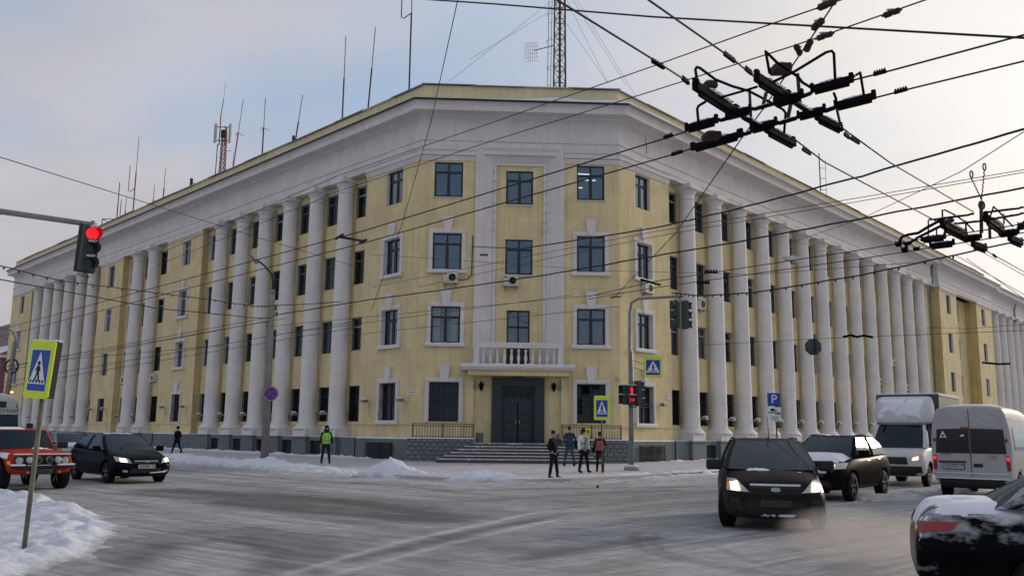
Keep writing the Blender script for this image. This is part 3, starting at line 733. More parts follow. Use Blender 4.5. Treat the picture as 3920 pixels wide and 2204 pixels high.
# ceiling lamps in the top right corner room
for s, z, o in ((9.35, 16.6, -.9), (9.75, 16.45, -1.6), (9.05, 16.15, -2.2)):
    MB().bar(wp('C', s-.35, o, z-.05), wp('C', s+.4, o-.25, z+.0), .12, .04).build('ceiling_lamp', TUBEL, B)
# ------------------------------------------------------------------ ground
def sstep(a, b, x):
    t = np.clip((x-a)/(b-a), 0, 1); return t*t*(3-2*t)
tag(MB().quad((-700, -500, -.06), (700, -500, -.06), (700, 1200, -.06), (-700, 1200, -.06)).build('ground', DSNOW), kind='structure')
KERB = [CL+dL*140+nL*10.2, CL+dL*2+nL*10.2, Vector((-4.2, 32.9, 0)), Vector((-2.4, 31.5, 0)), Vector((-.9, 30.9, 0)), Vector((.7, 31.0, 0)), Vector((2.1, 31.8, 0)), CR+dR*(-10)+nR*9.3, CR+dR*2+nR*9.3, CR+dR*150+nR*9.3]
def seg_dist(X, Y, P):
    best = np.full(X.shape, 1e9)
    for a, b in zip(P, P[1:]):
        dx, dy = b[0]-a[0], b[1]-a[1]; L2 = dx*dx+dy*dy+1e-9
        t = np.clip(((X-a[0])*dx+(Y-a[1])*dy)/L2, 0, 1); best = np.minimum(best, np.hypot(X-a[0]-t*dx, Y-a[1]-t*dy))
    return best
def vnoise(X, Y, sc, seed=0.0, oct=3):
    f = lambda x, y: noise.fractal(Vector((x*sc, y*sc, seed)), 0.9, 2.0, oct)
    return np.vectorize(f)(X, Y)
TRACKS = [([(420,1232),(700,1247),(880,1262),(1000,1278),(1110,1303)], .90, .60), ([(560,1262),(780,1285),(1010,1302)], .45, .5), ([(300,1240),(620,1258),(860,1280)], .5, .32),
          ([(880,1405),(1200,1335),(1420,1290)], .16, .28), ([(1090,1350),(1290,1313),(1420,1302)], .14, .3), ([(700,1448),(1000,1362),(1350,1287)], .10, -.35), ([(820,1448),(1130,1365),(1420,1300)], .10, -.3),
          ([(320,1400),(430,1340),(620,1330),(790,1362),(760,1448)], .45, .26), ([(260,1448),(420,1370),(600,1350),(700,1390),(640,1448)], .28, .28),
          ([(1605,1335),(1590,1352),(1610,1378),(1700,1405),(1900,1442),(2080,1462)], .09, .22), ([(1650,1338),(1640,1358),(1668,1384),(1770,1412),(1980,1448)], .09, .22), 
          ([(1800,1372),(1860,1400),(2000,1440)], .09, .2), ([(1330,1400),(1500,1370),(1640,1352)], .3, .35), ([(1150,1260),(1400,1245),(1700,1232)], .35, .25), ([(1100,1232),(1400,1228),(1800,1222)], .25, .35), ([(430,1180),(800,1210),(1100,1222)], .25, .3)]
TR = [([atz(x, y, 0) for x, y in p], w_, s_) for p, w_, s_ in TRACKS]
nr, nc = 330, 380
ys = 5.0*(80/5.0)**(np.arange(nr)/(nr-1)); u = np.linspace(-1, 1, nc)
Y = np.repeat(ys[:, None], nc, 1); X = u[None, :]*(0.80*Y+4)
wear = np.zeros_like(X)
for P, w_, s_ in TR: 
    d = seg_dist(X, Y, P); wear += s_*np.exp(-(d/w_)**2)
ax = X*dL.x+Y*dL.y; ac = X*nL.x+Y*nL.y; bx = X*dR.x+Y*dR.y; bc = X*nR.x+Y*nR.y
sa = vnoise(ax*.06, ac*1.0, 1.0, 2.0, 4); sb = vnoise(bx*.07, bc*1.0, 1.0, 7.0, 4); side = sstep(-5, 6, X-.12*(Y-15))
streak_ = sa*(1-side)+sb*side
big = vnoise(X, Y, .16, 4.0, 3); fine = vnoise(X, Y, 1.6, 1.0, 3)
kd = seg_dist(X, Y, KERB); near_kerb = np.exp(-(kd/2.6)**2)
wear = np.clip(.40+.20*streak_+.13*big+.12*fine+wear-.22*near_kerb, 0, 1.2)
clump = np.maximum(0, vnoise(X, Y, 2.6, 11.0, 3))*np.exp(-(kd/3.2)**2)
Zr = -.012*wear+.010*fine+.09*clump*(kd > .2)
me = bpy.data.meshes.new('road'); vs = np.stack([X, Y, Zr], -1).reshape(-1, 3)
idx = np.arange(nr*nc).reshape(nr, nc); fc = np.stack([idx[:-1, :-1], idx[:-1, 1:], idx[1:, 1:], idx[1:, :-1]], -1).reshape(-1, 4)
me.from_pydata(vs.tolist(), [], fc.tolist()); me.polygons.foreach_set('use_smooth', [True]*len(fc))
ats = me.attributes.new('side', 'FLOAT', 'POINT'); ats.data.foreach_set('value', side.reshape(-1).astype(np.float32))
at = me.attributes.new('wear', 'FLOAT', 'POINT'); at.data.foreach_set('value', wear.reshape(-1).astype(np.float32))
rm = bpy.data.materials.new('packed_snow_road'); rm.use_nodes = True; t = rm.node_tree; p = t.nodes['Principled BSDF']
an = N('ShaderNodeAttribute', t, attribute_name='wear'); tcn = N('ShaderNodeTexCoord', t)
nz = N('ShaderNodeTexNoise', t); nz.inputs['Scale'].default_value = 3.1; nz.inputs['Detail'].default_value = 7; nz.inputs['Roughness'].default_value = .7; LK(tcn.outputs['Object'], nz.inputs['Vector'], t)
nz2 = N('ShaderNodeTexNoise', t); nz2.inputs['Scale'].default_value = .25; nz2.inputs['Detail'].default_value = 5; LK(tcn.outputs['Object'], nz2.inputs['Vector'], t)
sdn = N('ShaderNodeAttribute', t, attribute_name='side')
def streaks(ang, off):
    m1 = N('ShaderNodeMapping', t); m1.inputs['Rotation'].default_value = (0, 0, ang); LK(tcn.outputs['Object'], m1.inputs[0], t)
    m2 = N('ShaderNodeMapping', t); m2.inputs['Scale'].default_value = (5.5, .28, 1); m2.inputs['Location'].default_value = (off, 0, 0); LK(m1.outputs[0], m2.inputs[0], t)
    q = N('ShaderNodeTexNoise', t); q.inputs['Scale'].default_value = 1.0; q.inputs['Detail'].default_value = 8; q.inputs['Roughness'].default_value = .7; q.inputs['Distortion'].default_value = .25; LK(m2.outputs[0], q.inputs['Vector'], t); return q.outputs[0]
nz3o = MA('ADD', MA('MULTIPLY', streaks(-.93, 0), MA('SUBTRACT', 1.0, sdn.outputs['Fac'], tree=t), tree=t), MA('MULTIPLY', streaks(.80, 5), sdn.outputs['Fac'], tree=t), tree=t)
w_ = MA('ADD', an.outputs['Fac'], MA('ADD', MA('MULTIPLY', MA('SUBTRACT', nz.outputs[0], .5, tree=t), .7, tree=t), MA('MULTIPLY', MA('SUBTRACT', nz3o, .5, tree=t), 1.7, tree=t), tree=t), tree=t)
nz4 = N('ShaderNodeTexNoise', t); nz4.inputs['Scale'].default_value = 26; nz4.inputs['Detail'].default_value = 3; nz4.inputs['Roughness'].default_value = .7; LK(tcn.outputs['Object'], nz4.inputs['Vector'], t)
w_ = MA('ADD', w_, MA('MULTIPLY', MA('SUBTRACT', nz4.outputs[0], .5, tree=t), .55, tree=t), tree=t)
c1 = RAMP(w_, [(0.0, (.46, .465, .49)), (.30, (.315, .315, .329)), (.55, (.212, .209, .214)), (.95, (.09, .09, .094))], t)
c1 = MIXC(MA('MULTIPLY', RAMP(nz2.outputs[0], [(.42, 0.0), (.68, 1.0)], t), .35, tree=t), c1, MIXC(1.0, c1, (1.0, .90, .80), 'MULTIPLY', t), tree=t)
LK(c1, p.inputs['Base Color'], t); LK(RAMP(w_, [(.4, .85), (1.0, .55)], t), p.inputs['Roughness'], t); p.inputs['Specular IOR Level'].default_value = .3
bp = N('ShaderNodeBump', t); bp.inputs['Strength'].default_value = .4; bp.inputs['Distance'].default_value = .02; LK(MA('ADD', nz.outputs[0], MA('MULTIPLY', nz3o, .6, tree=t), tree=t), bp.inputs['Height'], t); LK(bp.outputs[0], p.inputs['Normal'], t)
me.materials.append(rm); tag(link('road', me), kind='structure')

# sidewalk slab with its kerb
inner = [CL+dL*140, CL, CR, CR+dR*150]
sw = MB(); k = len(KERB)
poly = [Vector((p_.x, p_.y, .11)) for p_ in KERB]+[Vector((p_.x, p_.y, .11)) for p_ in inner[::-1]]
sw.add(poly, [tuple(range(len(poly)))]); sw.add([Vector((p_.x, p_.y, z_)) for p_ in KERB for z_ in (-.08, .11)], [(2*i, 2*i+2, 2*i+3, 2*i+1) for i in range(k-1)])
SWM = mat('trampled_pavement_snow', (.50, .48, .50), .85, .25, var=.16, vs=1.1, bump=.9, bs=5)
tag(sw.build('pavement', SWM), kind='structure')
kb = thing('kerb', 'grey stone kerb showing through snow along the pavement edge', 'kerb')
for a, b in walk([KERB[7], KERB[8], CR+dR*16+nR*9.3], 1.0):
    d = (b-a).normalized(); MB().obox((a+b)/2+Z1*.035, d, Vector((-d.y, d.x, 0)), Z1, .485, .085, .095).build('kerb_stone', CONC, kb)

# ------------------------------------------------------------------ snow banks
BANKM = mat('ploughed_snow', (.66, .685, .75), .8, .3, var=.10, vs=1.4, bump=1.0, bs=10)
tB = BANKM.node_tree; pB = tB.nodes['Principled BSDF']; srcB = pB.inputs['Base Color'].links[0].from_socket
cB = N('ShaderNodeTexCoord', tB); sB = N('ShaderNodeSeparateXYZ', tB); LK(cB.outputs['Object'], sB.inputs[0], tB)
nB = N('ShaderNodeTexNoise', tB); nB.inputs['Scale'].default_value = 2.2; nB.inputs['Detail'].default_value = 8; nB.inputs['Roughness'].default_value = .7; LK(cB.outputs['Object'], nB.inputs['Vector'], tB)
fB = RAMP(MA('SUBTRACT', nB.outputs[0], MA('MULTIPLY', sB.outputs[2], 1.1, tree=tB), tree=tB), [(.30, 0.0), (.62, .75)], tB)      # road dirt along the foot
LK(MIXC(fB, srcB, (.27, .25, .235), tree=tB), pB.inputs['Base Color'], tB)
def bank(name, label, P, W, H, seed, step=.22, na=18, mt=BANKM, lump=1.0):
    pts = []
    for a, b in zip(P, P[1:]):
        n = max(1, int((b-a).length/step)); pts += [a+(b-a)*i/n for i in range(n)]
    pts.append(P[-1]); n = len(pts); rows = []; L = 0
    for i, q in enumerate(pts):
        d = (pts[min(i+1, n-1)]-pts[max(i-1, 0)]).normalized(); nn = Vector((d.y, -d.x, 0)); tt = i/(n-1)
        if i: L += (q-pts[i-1]).length
        endt = min(1, min(tt, 1-tt)*8); w_ = W(tt) if callable(W) else W; h_ = (H(tt) if callable(H) else H)*endt**.5
        r_ = []
        for j in range(na+1):
            v = j/na*2-1; wob = .18*noise.noise(Vector((L*.7, seed, 3)))+.1*noise.noise(Vector((L*2.3, seed, 9)))
            p_ = q+nn*(v*w_*(1+wob)); e = max(0, 1-v*v)
            z_ = h_*e**.8*(.72+.38*noise.noise(Vector((p_.x*.8, p_.y*.8, seed))))+lump*.10*e**.5*noise.fractal(Vector((p_.x*2.6, p_.y*2.6, seed)), .8, 2.1, 4)
            z_ += lump*.07*e*max(0, noise.noise(Vector((p_.x*5, p_.y*5, seed+4))))+lump*.03*e*noise.noise(Vector((p_.x*11, p_.y*11, seed+6)))
            r_.append(Vector((p_.x, p_.y, max(-.03, z_) if e > 0 else -.04)))
        rows.append(r_)
    m = MB()
    for a, b in zip(rows, rows[1:]):
        m.add(a+b, [(j, j+1, na+2+j, na+1+j) for j in range(na)], 0, True)
    bm_o = m.build(name, mt, fix=False)
    bm = bmesh.new(); bm.from_mesh(bm_o.data); bmesh.ops.remove_doubles(bm, verts=bm.verts, dist=.0005); bmesh.ops.recalc_face_normals(bm, faces=bm.faces); bm.to_mesh(bm_o.data); bm.free()
    if len(bm_o.data.polygons) and sum(p_.normal.z for p_ in bm_o.data.polygons) < 0: bm_o.data.flip_normals()
    return tag(bm_o, label, 'snow', kind='stuff')
lk = lambda s, o: CL+dL*s+nL*o
bank('snow_bank', 'long ploughed snow bank along the left kerb', [lk(60, 10.2), lk(30, 10.3), lk(12, 10.3), lk(2, 10.2), Vector((-5.0, 33.7, 0))], 1.25, lambda t_: .34+.16*math.sin(t_*23)**2, 3)
bank('snow_heap', 'tallest shovelled snow heap at the pavement corner', [Vector((-5.3, 34.6, 0)), Vector((-4.6, 34.0, 0)), Vector((-4.0, 33.5, 0)), Vector((-3.0, 33.0, 0)), Vector((-2.1, 32.6, 0))], lambda t_: .95-.3*t_, lambda t_: .66*math.exp(-((t_-.32)/.2)**2)+.20, 5, .15, 22, lump=1.3)
bank('snow_heap', 'low snow heap between the tall heap and the man in black', [Vector((-2.2, 31.9, 0)), Vector((-1.2, 31.5, 0)), Vector((-.2, 31.4, 0)), Vector((1.2, 31.9, 0))], .7, lambda t_: .34*math.exp(-((t_-.4)/.25)**2)+.12, 8, .15, 20)
bank('snow_ridge', 'low snow ridge along the right kerb past the signal pole', [Vector((2.6, 33.2, 0)), CR+dR*(-9)+nR*9.0, CR+dR*(-4)+nR*9.1, CR+dR*3+nR*9.1, CR+dR*14+nR*9.1], .55, .2, 12)
bank('snow_ridge', 'thin trampled snow ridge along the foot of the right wing', [wp('R', .5, .5, 0), wp('R', 10, 1.0, 0), wp('R', 40, 1.0, 0)], .35, .26, 14, .3, 8)
bank('snow_ridge', 'thin snow ridge along the foot of the left wing', [wp('L', 40, 1.1, 0), wp('L', 12, 1.0, 0), wp('L', .3, .7, 0)], .4, .28, 15, .3, 8)
# churned dirty snow ridge between the lanes on the right
bank('slush_ridge', 'churned grey slush ridge between the dark car and the white van', [Vector((9.2, 24.4, 0)), Vector((10.6, 25.2, 0)), Vector((12.6, 27.2, 0)), Vector((16, 31, 0))], .55, .16, 21, mt=DSNOW)
# traffic island heaped with snow, left foreground
IS = [Vector(p_) for p_ in ((-26, 25.5, 0), (-13.2, 23.3, 0), (-9.9, 20.6, 0), (-7.6, 17.6, 0), (-6.0, 14.6, 0), (-5.35, 12.2, 0), (-5.3, 10.2, 0), (-6.2, 8.2, 0), (-9, 6, 0), (-26, 5, 0))]
gx = np.linspace(-16, -4.4, 200); gy = np.linspace(5.5, 25.5, 300); GX, GY = np.meshgrid(gx, gy)
dd = seg_dist(GX, GY, IS); ins = np.zeros_like(GX, dtype=bool)
for a, b in zip(IS, IS[1:]+IS[:1]):
    c_ = ((a.y > GY) != (b.y > GY)); xx = (b.x-a.x)*(GY-a.y)/(b.y-a.y+1e-9)+a.x; ins ^= c_ & (GX < xx)
sdist = np.where(ins, dd, -dd)+.28*vnoise(GX, GY, 1.1, 31., 3)
prof_ = sstep(-.05, .7, sdist)
rim = np.exp(-((sdist-.75)/.55)**2)
H = prof_*(.07+.04*vnoise(GX, GY, .5, 41., 2))+rim*(.05+.085*np.maximum(-.6, vnoise(GX, GY, 1.0, 51., 3)))+prof_*rim*.09*vnoise(GX, GY, 3.0, 61., 3)
H += .16*np.exp(-(((GX+8.6)/.9)**2+((GY-17.7)/1.3)**2))*(.8+.5*vnoise(GX, GY, 1.4, 71., 3))*prof_
H += .12*np.exp(-(((GX+10.8)/1.2)**2+((GY-20.2)/1.0)**2))*prof_
H += prof_*.03*vnoise(GX, GY, 4.5, 81., 4)+prof_*(.25+rim)*.028*np.maximum(0, vnoise(GX, GY, 9.0, 83., 2))
H = np.where(sdist < -.05, -.05, H-.02)
me = bpy.data.meshes.new('snow_island'); nn_, mm_ = GX.shape; idx = np.arange(nn_*mm_).reshape(nn_, mm_)
fc = np.stack([idx[:-1, :-1], idx[:-1, 1:], idx[1:, 1:], idx[1:, :-1]], -1).reshape(-1, 4); keep = (H.reshape(-1)[fc] > -.049).any(1)
me.from_pydata(np.stack([GX, GY, H], -1).reshape(-1, 3).tolist(), [], fc[keep].tolist()); me.polygons.foreach_set('use_smooth', [True]*int(keep.sum()))
at = me.attributes.new('dirt', 'FLOAT', 'POINT'); at.data.foreach_set('value', np.clip(np.exp(-(np.maximum(sdist, 0)/.35)**2)*.9+.25*vnoise(GX, GY, 2.0, 91., 3)*rim, 0, 1).reshape(-1).astype(np.float32))
bm = bmesh.new(); bm.from_mesh(me); bmesh.ops.delete(bm, geom=[v for v in bm.verts if not v.link_faces], context='VERTS'); bm.to_mesh(me); bm.free()
ISM = mat('island_snow', (.60, .625, .69), .8, .3, var=.12, vs=1.6, bump=1.0, bs=9)
tI = ISM.node_tree; pI = tI.nodes['Principled BSDF']; srcI = pI.inputs['Base Color'].links[0].from_socket
aI = N('ShaderNodeAttribute', tI, attribute_name='dirt'); nI = N('ShaderNodeTexNoise', tI); nI.inputs['Scale'].default_value = 6; nI.inputs['Detail'].default_value = 7; cI = N('ShaderNodeTexCoord', tI); LK(cI.outputs['Object'], nI.inputs['Vector'], tI)
LK(MIXC(RAMP(MA('ADD', aI.outputs['Fac'], MA('MULTIPLY', MA('SUBTRACT', nI.outputs[0], .5, tree=tI), 1.3, tree=tI), tree=tI), [(.35, 0.0), (.9, .85)], tI), srcI, (.27, .245, .225), tree=tI), pI.inputs['Base Color'], tI)
me.materials.append(ISM); tag(link('snow_island', me), 'snow-covered traffic island around the left crossing sign', 'snow', kind='stuff')
# loose clods near the corner
for x, y, r_, lb in ((1503, 1224, .055, 'brown frozen clod lying on the road before the crossing'),):
    q = atz(x, y, .03); m = MB().ball((0, 0, .02), r_, r_*.8, r_*.9, 8, 5); m.v = [(a+.02*noise.noise(Vector((a*30, b*30, c*30))), b, c) for a, b, c in m.v]
    o = m.build('ice_clod', mat('frozen_mud', (.13, .09, .07), .9, .2, var=.3, vs=20)); o.location = q; tag(o, lb, 'ice clod')
# ------------------------------------------------------------------ fittings on the building
def ac_unit(w, s, o, z, label, sc=1.0, face=1):
    a = thing('air_conditioner', label, 'air conditioner', group='outdoor air conditioner units', M=TM(w, s, o, z))
    MB().box(-.42*sc, .42*sc, 0, .34*sc, 0, .62*sc).build('housing', ACW, a, bevel=.02)
    f = MB().lathe([(.235*sc, .345*sc), (.235*sc, .36*sc), (.2*sc, .36*sc), (.2*sc, .348*sc)], 20, (-.1*sc, 0, .31*sc), axis='y')
    f.build('fan_ring', ACW, a)
    g = MB().lathe([(.0, .349*sc), (.2*sc, .349*sc)], 20, (-.1*sc, 0, .31*sc), axis='y'); g.build('fan_grille', DARK, a)
    bl = MB()
    for k in range(4):
        t = k*math.pi/2+.3; bl.bar((-.1*sc, .352*sc, .31*sc), (-.1*sc+.17*sc*math.cos(t), .352*sc, .31*sc+.17*sc*math.sin(t)), .004, .05*sc, up=(0, 1, 0))
    bl.build('fan', ACW, a)
    MB().box(.24*sc, .36*sc, .341*sc, .346*sc, .45*sc, .55*sc).build('label_sticker', SIGNR, a)
    b = MB()
    for x in (-.3*sc, .3*sc): b.bar((x, -.1, -.03), (x, .36*sc, -.03), .03, .03); b.bar((x, .0, -.2), (x, .3*sc, -.04), .025, .025)
    b.build('bracket', IRON, a)
    MB().box(-.4*sc, .4*sc, .02, .32*sc, .621*sc, .66*sc).build('snow_cap', SNOW, a, bevel=.015)
    return a
ac_unit('C', 1.75, .02, 9.78, 'white air conditioner under third-floor window left of the entrance axis')
ac_unit('C', 5.12, -.32, 9.72, 'white air conditioner under the third-floor middle window above the balcony')
ac_unit('R', 2.55, .02, 9.72, 'white air conditioner under the first third-floor window past the right corner')
ac_unit('R', 9.4, -.5, 9.55, 'white air conditioner between the first two columns of the right wing', 1.15)
ac_unit('L', 42.4, -.1, 5.5, 'white air conditioner right beside the farther middle column, left wing')
ac_unit('L', 35.6, .0, 5.45, 'white air conditioner on yellow wall right of the two middle columns')
ac_unit('L', 54.9, -.5, 9.9, 'small white air conditioner high between the far left columns')
ac_unit('L', 58.4, -.5, 5.4, 'small white air conditioner lower between the far left columns')
ac_unit('L', 16.4, -.5, 9.6, 'white air conditioner behind the street lamp pole, left wing')
for s, z in ((40.6, 6.2), (44.3, 8.1), (47.7, 6.0)): ac_unit('R', s, -.3, z, {40.6: 'small far air conditioner above the cargo truck', 44.3: 'highest small air conditioner among the far right columns', 47.7: 'farthest small air conditioner among the right wing columns'}[s], .9)
for s, z in ((85.8, 10.2), (92.8, 8.0)): ac_unit('R', s, -.3, z, 'tiny air conditioner '+('high' if z > 9 else 'low')+' among the columns beyond the projecting bay', .9)
LMP = [MB().prism([(-.19, .0), (.19, .0), (.13, -.17), (-.13, -.17)], .20, .50).mesh('lamp_head', STEEL), MB().bar((0, 0, -.1), (0, .3, -.1), .05, .05).bar((0, .01, -.1), (0, .01, -.85), .02, .025).mesh('arm', ACW),
       MB().ball((0, .35, .01), .20, .17, .06, 10, 6).mesh('snow_cap', SNOW)]
def flood(w, s, o, z, label):
    a = thing('floodlight', label, 'floodlight', group='floodlights along the ground floor', M=TM(w, s, o, z))
    for m in LMP: link(m.name.split('.')[0], m, a)
for i, s in enumerate(colsL):
    flood('L', s+.42, .28, 2.75, ['nearest', 'second', 'third', 'fourth', 'fifth', 'sixth', 'seventh', 'eighth', 'ninth', 'tenth', 'eleventh', 'twelfth', 'thirteenth', 'fourteenth'][i]+' snow-capped floodlight along the left wing columns, counted from the corner')
for i, s in enumerate(colsR[:14]):
    flood('R', s+.25, .36, 2.72, ['nearest', 'second', 'third', 'fourth', 'fifth', 'sixth', 'seventh', 'eighth', 'ninth', 'tenth', 'eleventh', 'twelfth', 'thirteenth', 'fourteenth'][i]+' snow-capped floodlight along the right wing columns, counted from the corner')
for w, s, lb in (('L', .95, 'floodlight on yellow wall left of the address plate'), ('L', 4.35, 'floodlight on yellow wall beside the last left column'), ('L', 29.2, 'floodlight right of the second pier window, left wing'), ('L', 33.1, 'floodlight left of the second pier window, left wing'),
                 ('L', 46.3, 'floodlight right of the third pier window, left wing'), ('L', 49.6, 'floodlight left of the third pier window, left wing'), ('R', 3.85, 'floodlight on yellow wall under the small red notice')):
    flood(w, s, .02, 3.42, lb)
# lanterns and boxes beside the doorway
for s, lb in ((3.56, 'left'), (7.53, 'right')):
    a = thing('wall_lantern', 'dark pointed wall lantern '+lb+' of the entrance door', 'lantern', M=TM('C', s, .003, 4.15))
    MB().lathe([(.01, -.30), (.07, -.2), (.13, -.02), (.135, .08)], 6, (0, .2, 0), sm=False).build('lantern_glass', DARK, a)
    MB().lathe([(.16, .08), (.05, .2), (.01, .27)], 6, (0, .2, 0), sm=False).build('lantern_roof', IRON, a)
    MB().tube([(0, 0, -.1), (0, .12, -.18), (0, .2, -.25)], .015, 5).build('bracket', IRON, a)
for s, lb in ((3.2, 'left'), (7.9, 'right')):
    a = thing('loudspeaker_box', 'small grey wall box with short aerial '+lb+' of the door lanterns', 'wall box', M=TM('C', s, .003, 3.98))
    MB().box(-.1, .1, 0, .14, 0, .2).build('case', STEEL, a, bevel=.01); MB().tube([(0, .05, .2), (0, .05, .42)], .015, 5).build('aerial', STEEL, a)
for s, lb in ((3.5, 'left'), (7.55, 'right')):
    a = thing('litter_bin', 'grey stone litter bin on the landing '+lb+' of the door', 'litter bin', M=TM('C', s, 1.15, 1.052))
    MB().lathe([(.17, 0), (.19, .03), (.205, .5), (.225, .52), (.225, .57), (.19, .575), (.19, .5)], 16).build('drum', BLOCK, a); MB().lathe([(0, .5), (.19, .5)], 16).build('liner', DARK, a)
def text_mesh(name, s, size, mt, parent, M, font_sx=1.0, extr=.0015):
    cu = bpy.data.curves.new(name, 'FONT'); cu.body = s; cu.size = size; cu.align_x = 'CENTER'; cu.align_y = 'CENTER'; cu.extrude = extr
    o = bpy.data.objects.new(name, cu); COL.objects.link(o); bpy.context.view_layer.update()
    dg = bpy.context.evaluated_depsgraph_get(); me = bpy.data.meshes.new_from_object(o.evaluated_get(dg), depsgraph=dg)
    bpy.data.objects.remove(o, do_unlink=True); me.materials.clear(); me.materials.append(mt)
    for p_ in me.polygons: p_.material_index = 0
    return link(name, me, parent, M @ Matrix.Diagonal((font_sx, 1, 1, 1)))
FACEY = Matrix.Rotation(R(90), 4, 'X')          # text in XZ facing -Y
FACEPY = Matrix.Rotation(R(180), 4, 'Z') @ FACEY  # facing +Y
a = thing('address_plate', 'small white address plate on the yellow wall by the left corner', 'sign', M=TM('C', -.02, .004, 3.66) if False else TM('L', .42, .004, 3.66))
MB().box(-.27, .27, 0, .02, 0, .2).build('plate', SIGNW, a); text_mesh('lettering', 'ГОРЬКОГО', .1, INK, a, Matrix.Translation((-.02, .0235, .1)) @ FACEPY, .85)
a = thing('wall_notice', 'small white notice with red print on the right pier wall', 'sign', M=TM('R', 4.95, .004, 3.66))
MB().box(-.2, .2, 0, .02, 0, .38).build('plate', SIGNW, a)
m = MB().box(-.17, .17, .021, .023, .03, .05).box(-.17, .17, .021, .023, .33, .35).box(-.17, -.15, .021, .023, .051, .329).box(.15, .17, .021, .023, .051, .329); m.build('red_border', SIGNR, a)
for z_, w_ in ((.26, .09), (.19, .11), (.12, .07)): MB().box(-w_, w_, .021, .0235, z_, z_+.035).build('print_line', SIGNR, a)
a = thing('security_camera', 'white security camera box high on the corner of the entrance bay', 'camera', M=TM('C', 11.1, .003, 4.62))
MB().box(-.09, .09, .05, .3, 0, .16).build('body', ACW, a, bevel=.02); MB().bar((0, 0, .08), (0, .1, .08), .05, .05).build('bracket', ACW, a); MB().tube([(0, .15, .16), (0, .15, .32)], .015, 5).build('aerial', ACW, a)
a = thing('yellow_tag', 'small yellow notice tied to the right terrace railing', 'sign', M=TM('C', 9.25, 1.43, 1.62)); MB().box(-.16, .16, 0, .012, 0, .3).build('plate', SIGNY, a); MB().box(-.05, .05, .013, .015, .06, .2).build('print', INK, a)
# cable drop beside the third-floor window
tag(MB().tube([wp('C', 2.95, .05, 12.55), wp('C', 2.93, .05, 11.6), wp('C', 2.92, .05, 10.3), wp('C', 2.7, .05, 10.05), wp('C', 2.2, .05, 10.0)], .025, 5).build('wall_cable', CABLE), 'black cable running down the wall to the left air conditioner', 'cable')

# ------------------------------------------------------------------ roof masts
def mast(w, s, o, z0, zt, label, zbase=.9, r0=.10, side=None, mt=MASTM, lean=0.0, fork=False):
    p0 = wp(w, s, o, z0); a = thing('antenna_mast', label, 'antenna', p0, group='thin masts on the roof')
    MB().tube([(0, 0, 0), (0, 0, 20.9-z0+zbase+.4)], r0, 8).build('mast_foot', IRON, a)
    H_ = zt-z0; MB().tube([(0, 0, .5), (lean*.6, 0, H_*.62)], .055, 6).build('mast_tube', mt, a); MB().tube([(lean*.6, 0, H_*.62), (lean, 0, H_)], .028, 5).build('whip', mt, a)
    if side: MB().tube([(lean*.5, 0, H_*side), (lean*.5-.45, 0, H_*side-.35), (lean*.5-.62, 0, H_*side-.3), (lean*.5-.62, 0, H_*side+2.2)], .035, 5).build('side_dipole', mt, a)
    if fork:
        m = MB()
        for t in (0.3, 2.4, 4.5): m.tube([(lean*.6, 0, H_*.63), (lean*.6+.45*math.cos(t), .45*math.sin(t), H_*.60)], .02, 4)
        m.build('ground_plane', mt, a)
    return a
mast('L', 10.5, -1.2, 20.3, 28.1, 'slim roof mast, third left of the building corner')
mast('L', 7.6, -1.2, 20.3, 27.8, 'slim roof mast, second left of the building corner', lean=.35)
mast('L', 3.1, -1.2, 20.3, 31.5, 'tallest roof mast with side dipole nearest the building corner', side=.62, r0=.13)
mast('L', 21.5, -1.2, 20.3, 26.7, 'roof mast with small ground spokes right of the panel tower', fork=True)
mast('L', 16.9, -1.2, 20.3, 25.7, 'short leaning roof whip with thick foot', lean=.5, zbase=1.3)
mast('L', 26.5, -1.2, 20.3, 28.0, 'reddish roof mast just right of the panel tower', lean=.6, mt=ANTR, fork=True)
mast('L', 46.9, -1.2, 20.3, 29.6, 'tall far-left roof mast with curved side arm', side=.45)
mast('L', 39.8, -1.2, 20.3, 24.9, 'small thin far roof whip', zbase=.2, r0=.06)
a = thing('roof_pipe', 'short black pipe stub standing on the left roof', 'pipe', wp('L', 33.5, -1.0, 20.3)); MB().tube([(0, 0, 0), (0, 0, 2.4)], .13, 8).tube([(.1, 0, 2.0), (.3, 0, 2.0)], .03, 5).build('stub', IRON, a)
for s, zt, lb in ((49.5, 24.2, 'faint thin whip'), (42.6, 24.0, 'faint thin second whip')):
    mast('L', s, -1.4, 20.3, zt, lb+' on the far left roof', zbase=.1, r0=.04)
a = thing('roof_frame', 'square pipe frame with antenna poles on the far left roof', 'antenna', wp('L', 53.4, -2.0, 20.3))
m = MB(); 
for x in (-1.0, 1.0):
    for y in (-1, 1): m.tube([(x, y, 0), (x, y, 2.1)], .05, 5)
for z in (1.3, 2.1):
    m.tube([(-1, -1, z), (1, -1, z), (1, 1, z), (-1, 1, z), (-1, -1, z)], .04, 5)
m.tube([(-1, -1, 1.3), (-1, 1, 2.1)], .03, 5); m.tube([(-1, -1, 1.3), (1, -1, 2.1)], .03, 5); m.build('pipe_frame', MASTM, a)
MB().tube([(0, 0, 0), (0, 0, 6.2)], [.07, .04], 6).build('pole', MASTM, a); MB().tube([(.3, 0, 0), (.3, 0, 4.4)], [.06, .03], 6).build('pole', MASTM, a)
